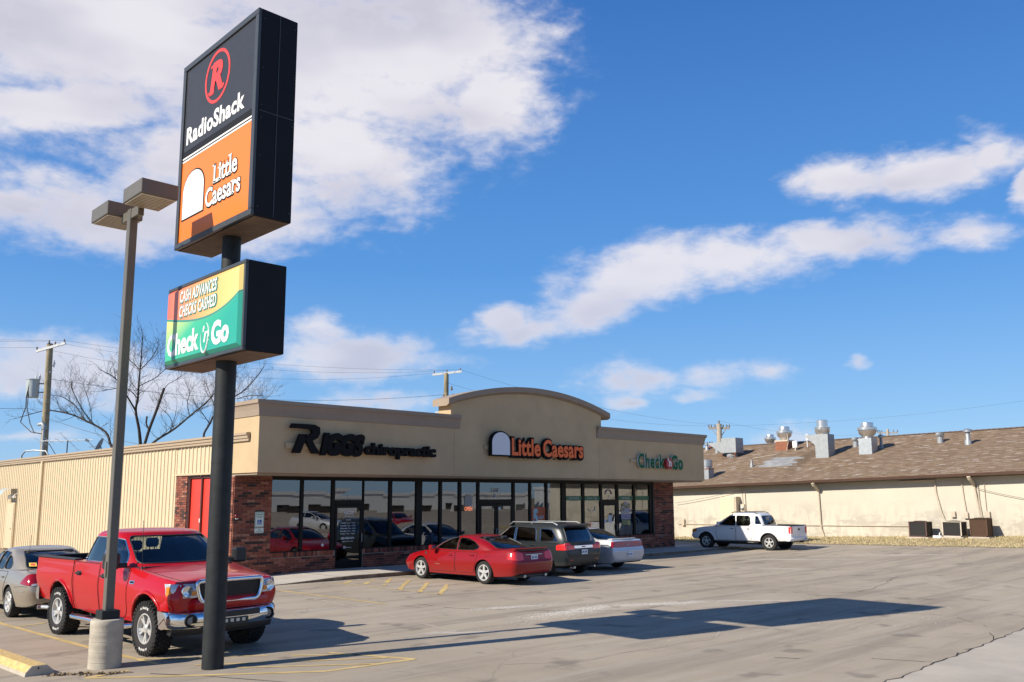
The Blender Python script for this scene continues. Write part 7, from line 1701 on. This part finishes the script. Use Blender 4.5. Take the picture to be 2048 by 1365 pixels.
# ------------------------------------------------------------------ white crew cab pickup by the far corner
S = dict(paint=p_white, wr=.372, arch=[(1.60, .44), (-1.60, .44)], track=.78, under_z=.26, lower=mat('white_grimy', (.60, .58, .55), .6), lower_z=.44,
 body=[(-2.66, .50, .78, .70, .86, .90, .87, 1.10, .83, 0), (-2.60, .46, .82, .70, .89, .92, .885, 1.13, .85, 0), (-1.6, .42, .86, .70, .905, .92, .90, 1.14, .855, 0), (0, .38, .87, .66, .905, .90, .895, 1.10, .86, 0), (1.0, .38, .87, .66, .905, .90, .89, 1.08, .84, .02), (1.5, .40, .86, .66, .90, .88, .87, 1.05, .80, .04), (2.1, .44, .84, .64, .885, .83, .85, .98, .77, .04), (2.38, .48, .78, .60, .83, .76, .80, .90, .73, .02), (2.46, .54, .66, .58, .74, .70, .70, .80, .64, 0)],
 bed=(-2.56, -1.42, .72, .70, 1.14),
 house=[(1.06, 1.36, -1.30, .865), (1.2, 1.10, -1.28, .84), (1.42, .74, -1.20, .79), (1.58, .46, -1.10, .745), (1.645, .36, -1.04, .72)], crown=1.0, sag=.02, bow=.10, npow=6.5,
 windows=[[(.92, 1.13), (.74, 1.30), (.44, 1.54), (.10, 1.575), (.06, 1.12)], [(-.0, 1.12), (.03, 1.575), (-.58, 1.57), (-.66, 1.50), (-.70, 1.2), (-.62, 1.12)], [(-.92, 1.20), (-.90, 1.56), (-1.0, 1.55), (-1.16, 1.24), (-1.16, 1.20)]],
 windshield=[(-.70, 1.14), (.70, 1.14), (.62, 1.59), (-.62, 1.59)], rear_glass=[(-.62, 1.18), (.62, 1.18), (.56, 1.57), (-.56, 1.57)],
 doors=[([(1.05, 1.08), (1.05, .62), (.98, .44), (.06, .44), (.05, 1.09)], (.22, .98, .07)), ([(.02, 1.09), (.02, .44), (-.70, .44), (-.82, .72), (-.80, 1.09)], (-.60, .98, .07))],
 handle=blk_plas, hcup=False, mirror=(.82, 1.02, 1.20, .2, .18, p_white), wheels=wheel_meshes('ute', .372, .235, .215, 5, style='star'), seats=(.15, -.75), seat_z=.92, glass=car_glass, ws_glass=clear_glass, rg=car_glass,
 lines=[('body_crease', 'side', [(-.7, .72), (1.0, .72)], .012, p_white)],
 patches=[('taillight', ('c', radians(140)), [(-.10, .80), (.12, .80), (.11, 1.09), (-.09, 1.09)], .008, bright_lens, .02), ('turn_signal', ('c', radians(40)), [(-.06, .78), (.22, .80), (.20, .93), (-.04, .91)], .008, amber, .03), ('tailgate', 'back', [(-.66, .60), (.66, .60), (.66, 1.08), (-.66, 1.08)], .004, p_white, .03), ('tailgate_handle', 'back', [(-.10, .93), (.10, .93), (.10, 1.02), (-.10, 1.02)], .01, blk_plas, .02), ('tailgate_emblem', 'back', [(-.05, .70), (.05, .70), (.05, .75), (-.05, .75)], .01, galv, .02), ('wheel_flare', 'side', [(1.6+.50*cos(radians(a)), .39+.50*sin(radians(a))) for a in range(5, 176, 10)]+[(1.6+.445*cos(radians(a)), .385+.445*sin(radians(a))) for a in range(175, 4, -10)], .02, p_white, 0), ('wheel_flare', 'side', [(-1.6+.50*cos(radians(a)), .39+.50*sin(radians(a))) for a in range(5, 176, 10)]+[(-1.6+.445*cos(radians(a)), .385+.445*sin(radians(a))) for a in range(175, 4, -10)], .02, p_white, 0)])
ST_LOC = (37.66, 23.25)
ST, sbv, _ = car('pickup_truck', 'small white crew cab pickup half in shade by the far corner of the shops', 'pickup truck', (*ST_LOC, terrain(*ST_LOC)*.8), 1.66, S)
build('rear_bumper', bow_bar([(-2.58, .46), (-2.72, .46), (-2.78, .52), (-2.78, .60), (-2.74, .63), (-2.58, .63)], .90, .08, 16, 2.5, -1, .06), p_white, ST, smooth=50)
for sg in (1, -1):
    mb = MB(); mb.box(-2.66, -1.30, min(sg*.74, sg*.89), max(sg*.74, sg*.89), 1.135, 1.165, .01); build('bed_rail', mb, blk_plas, ST)
    mb = MB(); mb.tube([(.35, sg*.62, 1.70), (.2, sg*.62, 1.745), (-.75, sg*.60, 1.745), (-.95, sg*.60, 1.68)], .022, 6); build('roof_rail', mb, blk_plas, ST)
    mb = MB(); mb.tube([(1.05, sg*.86, .36), (.9, sg*.95, .36), (-.9, sg*.95, .36), (-1.05, sg*.86, .36)], .03, 6); build('side_step', mb, blk_plas, ST)
mb = MB(); mb.box(-2.62, -2.54, -.72, .72, 1.12, 1.16, .01); build('tailgate_cap', mb, blk_plas, ST)
plate(ST, -2.785, -.45, .55)
mb = MB(); mb.box(-2.86, -2.7, -.05, .05, .38, .45); build('tow_hitch', mb, blk_plas, ST)
mb = MB(); mb.box(.58, .62, -.12, .12, 1.48, 1.55, .015); build('interior_mirror', mb, dark_in, ST)
# ------------------------------------------------------------------ champagne sedan behind the red pickup
S = dict(SEDAN, paint=p_tan, arch=[(1.37, .37), (-1.385, .37)], wr=.325,
 body=[(-2.58, .42, .50, .54, .64, .62, .64, .68, .56, .0), (-2.54, .36, .64, .56, .77, .64, .77, .72, .69, 0), (-2.46, .30, .74, .58, .84, .72, .84, .84, .72, .02), (-2.34, .27, .80, .58, .88, .80, .86, .96, .70, .03), (-2.1, .24, .84, .58, .91, .83, .88, 1.01, .72, .035), (-1.4, .22, .86, .58, .925, .84, .895, .99, .80, .02), (0, .20, .87, .58, .925, .80, .90, .95, .82, 0), (1.0, .20, .87, .58, .925, .78, .895, .93, .79, .02), (1.4, .21, .86, .56, .92, .75, .88, .88, .75, .045), (2.0, .23, .82, .52, .885, .67, .84, .79, .69, .05), (2.32, .26, .70, .48, .78, .59, .73, .69, .6, .03), (2.42, .34, .5, .46, .6, .54, .56, .6, .45, 0)],
 house=[(.92, 1.22, -1.92, .845), (1.05, .98, -1.72, .81), (1.2, .66, -1.44, .755), (1.32, .34, -1.14, .69), (1.375, .16, -.98, .66)], crown=.95, sag=.045, bow=.14, rbow=.14, npow=4.6,
 windows=[[(.86, .99), (.62, 1.14), (.28, 1.30), (-.12, 1.355), (-.15, .98)], [(-.20, .98), (-.18, 1.355), (-.60, 1.33), (-.66, 1.31), (-.66, .98)], [(-.70, .99), (-.69, 1.29), (-.92, 1.21), (-1.12, 1.08), (-1.06, 1.0)]], wround=.09,
 windshield=[(-.66, .99), (.66, .99), (.54, 1.36), (-.54, 1.36)], rear_glass=[(-.66, 1.02), (.66, 1.02), (.54, 1.36), (-.54, 1.36)],
 doors=[([(1.0, .9), (1.02, .55), (.92, .3), (-.16, .3), (-.18, .93)], (.02, .80, .075)), ([(-.21, .93), (-.19, .3), (-.95, .3), (-1.06, .62), (-1.16, .95)], (-.90, .83, .075))],
 handle=p_tan, cup=p_tan, mirror=(.74, 1.02, 1.02, .19, .14, p_tan), wheels=wheel_meshes('five16', .325, .215, .21, 7, style='star'), seats=(.15, -.95), seat_z=.74, glass=clear_glass, rg=clear_glass,
 lines=[('body_moulding', 'side', [(-2.35, .60), (-1.82, .60)], .012, p_tan), ('bumper_gap', 'side', [(-1.80, .66), (-2.2, .70), (-2.45, .70)], .004, seam_m), ('trunk_gap', 'top', [(-1.95, .66), (-2.35, .62)], .005, seam_m), ('trunk_gap', 'top', [(-1.95, -.66), (-2.35, -.62)], .005, seam_m)],
 patches=[('taillight', ('c', radians(135)), [(-.34, .75), (.0, .72), (.26, .76), (.20, .90), (-.02, .955), (-.14, .94)], .010, red_lens, .06), ('backup_lamp', ('c', radians(135)), [(.02, .715), (.22, .73), (.22, .77), (.02, .755)], .013, clear_lens, .02)])
TA, tbv, thb = car('sedan', 'champagne sedan with red teardrop tail lights behind the red pickup', 'car', (6.58, 23.08, 0), 1.59, S)
pj = Proj(thb, (-5, 0, 0), (0, 1, 0), (0, 0, 1), (1, 0, 0))
build('window_sticker', pj.patch([(.48, 1.06), (.60, 1.06), (.58, 1.13), (.46, 1.13)], .012, 0, .04), mat('sticker_yellow', (.80, .55, .10), .5), TA, recalc=False)
build('window_sticker', pj.patch([(.50, 1.075), (.57, 1.075), (.56, 1.115), (.49, 1.115)], .014, 0, .04), mat('sticker_red', (.70, .10, .06), .5), TA, recalc=False)
mb = MB(); mb.tube([(-1.85, .70, .99), (-1.95, .70, 1.75)], .004, 4); build('antenna', mb, blk_plas, TA)
# ================================================================== across the street: what the shop windows mirror
FAR = 'buildings across the street mirrored in the shop windows'
def shed(x, y, w, d, h, m, label, rot=0, gable=0):
    t = thing('far_building', label, 'building', (x, y, 0), rot, FAR); mb = MB(); mb.box(-w/2, w/2, -d/2, d/2, -.2, h); build('wall', mb, m, t)
    mb = MB()
    if gable: mb.prism([(-d/2-.4, h+.003), (d/2+.4, h+.003), (0, h+gable)], (-w/2-.4, 0, 0), (0, 1, 0), (0, 0, 1), (w+.8, 0, 0))
    else: mb.box(-w/2-.15, w/2+.15, -d/2-.15, d/2+.15, h+.003, h+.4)
    build('roof', mb, galv_dull if gable else steel_white, t)
    mb = MB(); n = max(2, int(w/5))
    for i in range(n): xx = -w/2+w*(i+.5)/n; mb.box(xx-1.2, xx+1.2, d/2, d/2+.05, .2, 1.7)
    build('shop_window', mb, dark_glass, t); return t
shed(70, -48, 46, 16, 2.9, steel_white, 'long white store mirrored in the left windows', radians(8)); shed(100, -26, 22, 18, 3.6, steel_white, 'pale tall store mirrored in the middle windows', radians(30))
shed(30, -62, 26, 14, 2.6, block_m, 'low cream store mirrored at the far left', 0, 1.4)
mb = MB(); mb.add([(-80, -30, -.03), (160, -30, -.03), (160, -18, -.03), (-80, -18, -.03)], [(0, 1, 2, 3)]); build('street', mb, mat('asphalt', (.055, .053, .05), .9, vary=.15, scale=1), kind='structure', recalc=False)
dup(IM, (38, -9, 0), 1.2, 'silver sedan parked across the lot, seen only as a mirror image', 'parked cars mirrored in the shop windows')
dup(PO, (44, -6, 0), 1.9, 'red sedan parked across the lot, seen only as a mirror image', 'parked cars mirrored in the shop windows')
dup(GM, (33, -12, 0), 1.5, 'grey crossover parked across the lot, seen only as a mirror image', 'parked cars mirrored in the shop windows')
for o in list(bpy.data.meshes):
    if o.users == 0: bpy.data.meshes.remove(o)
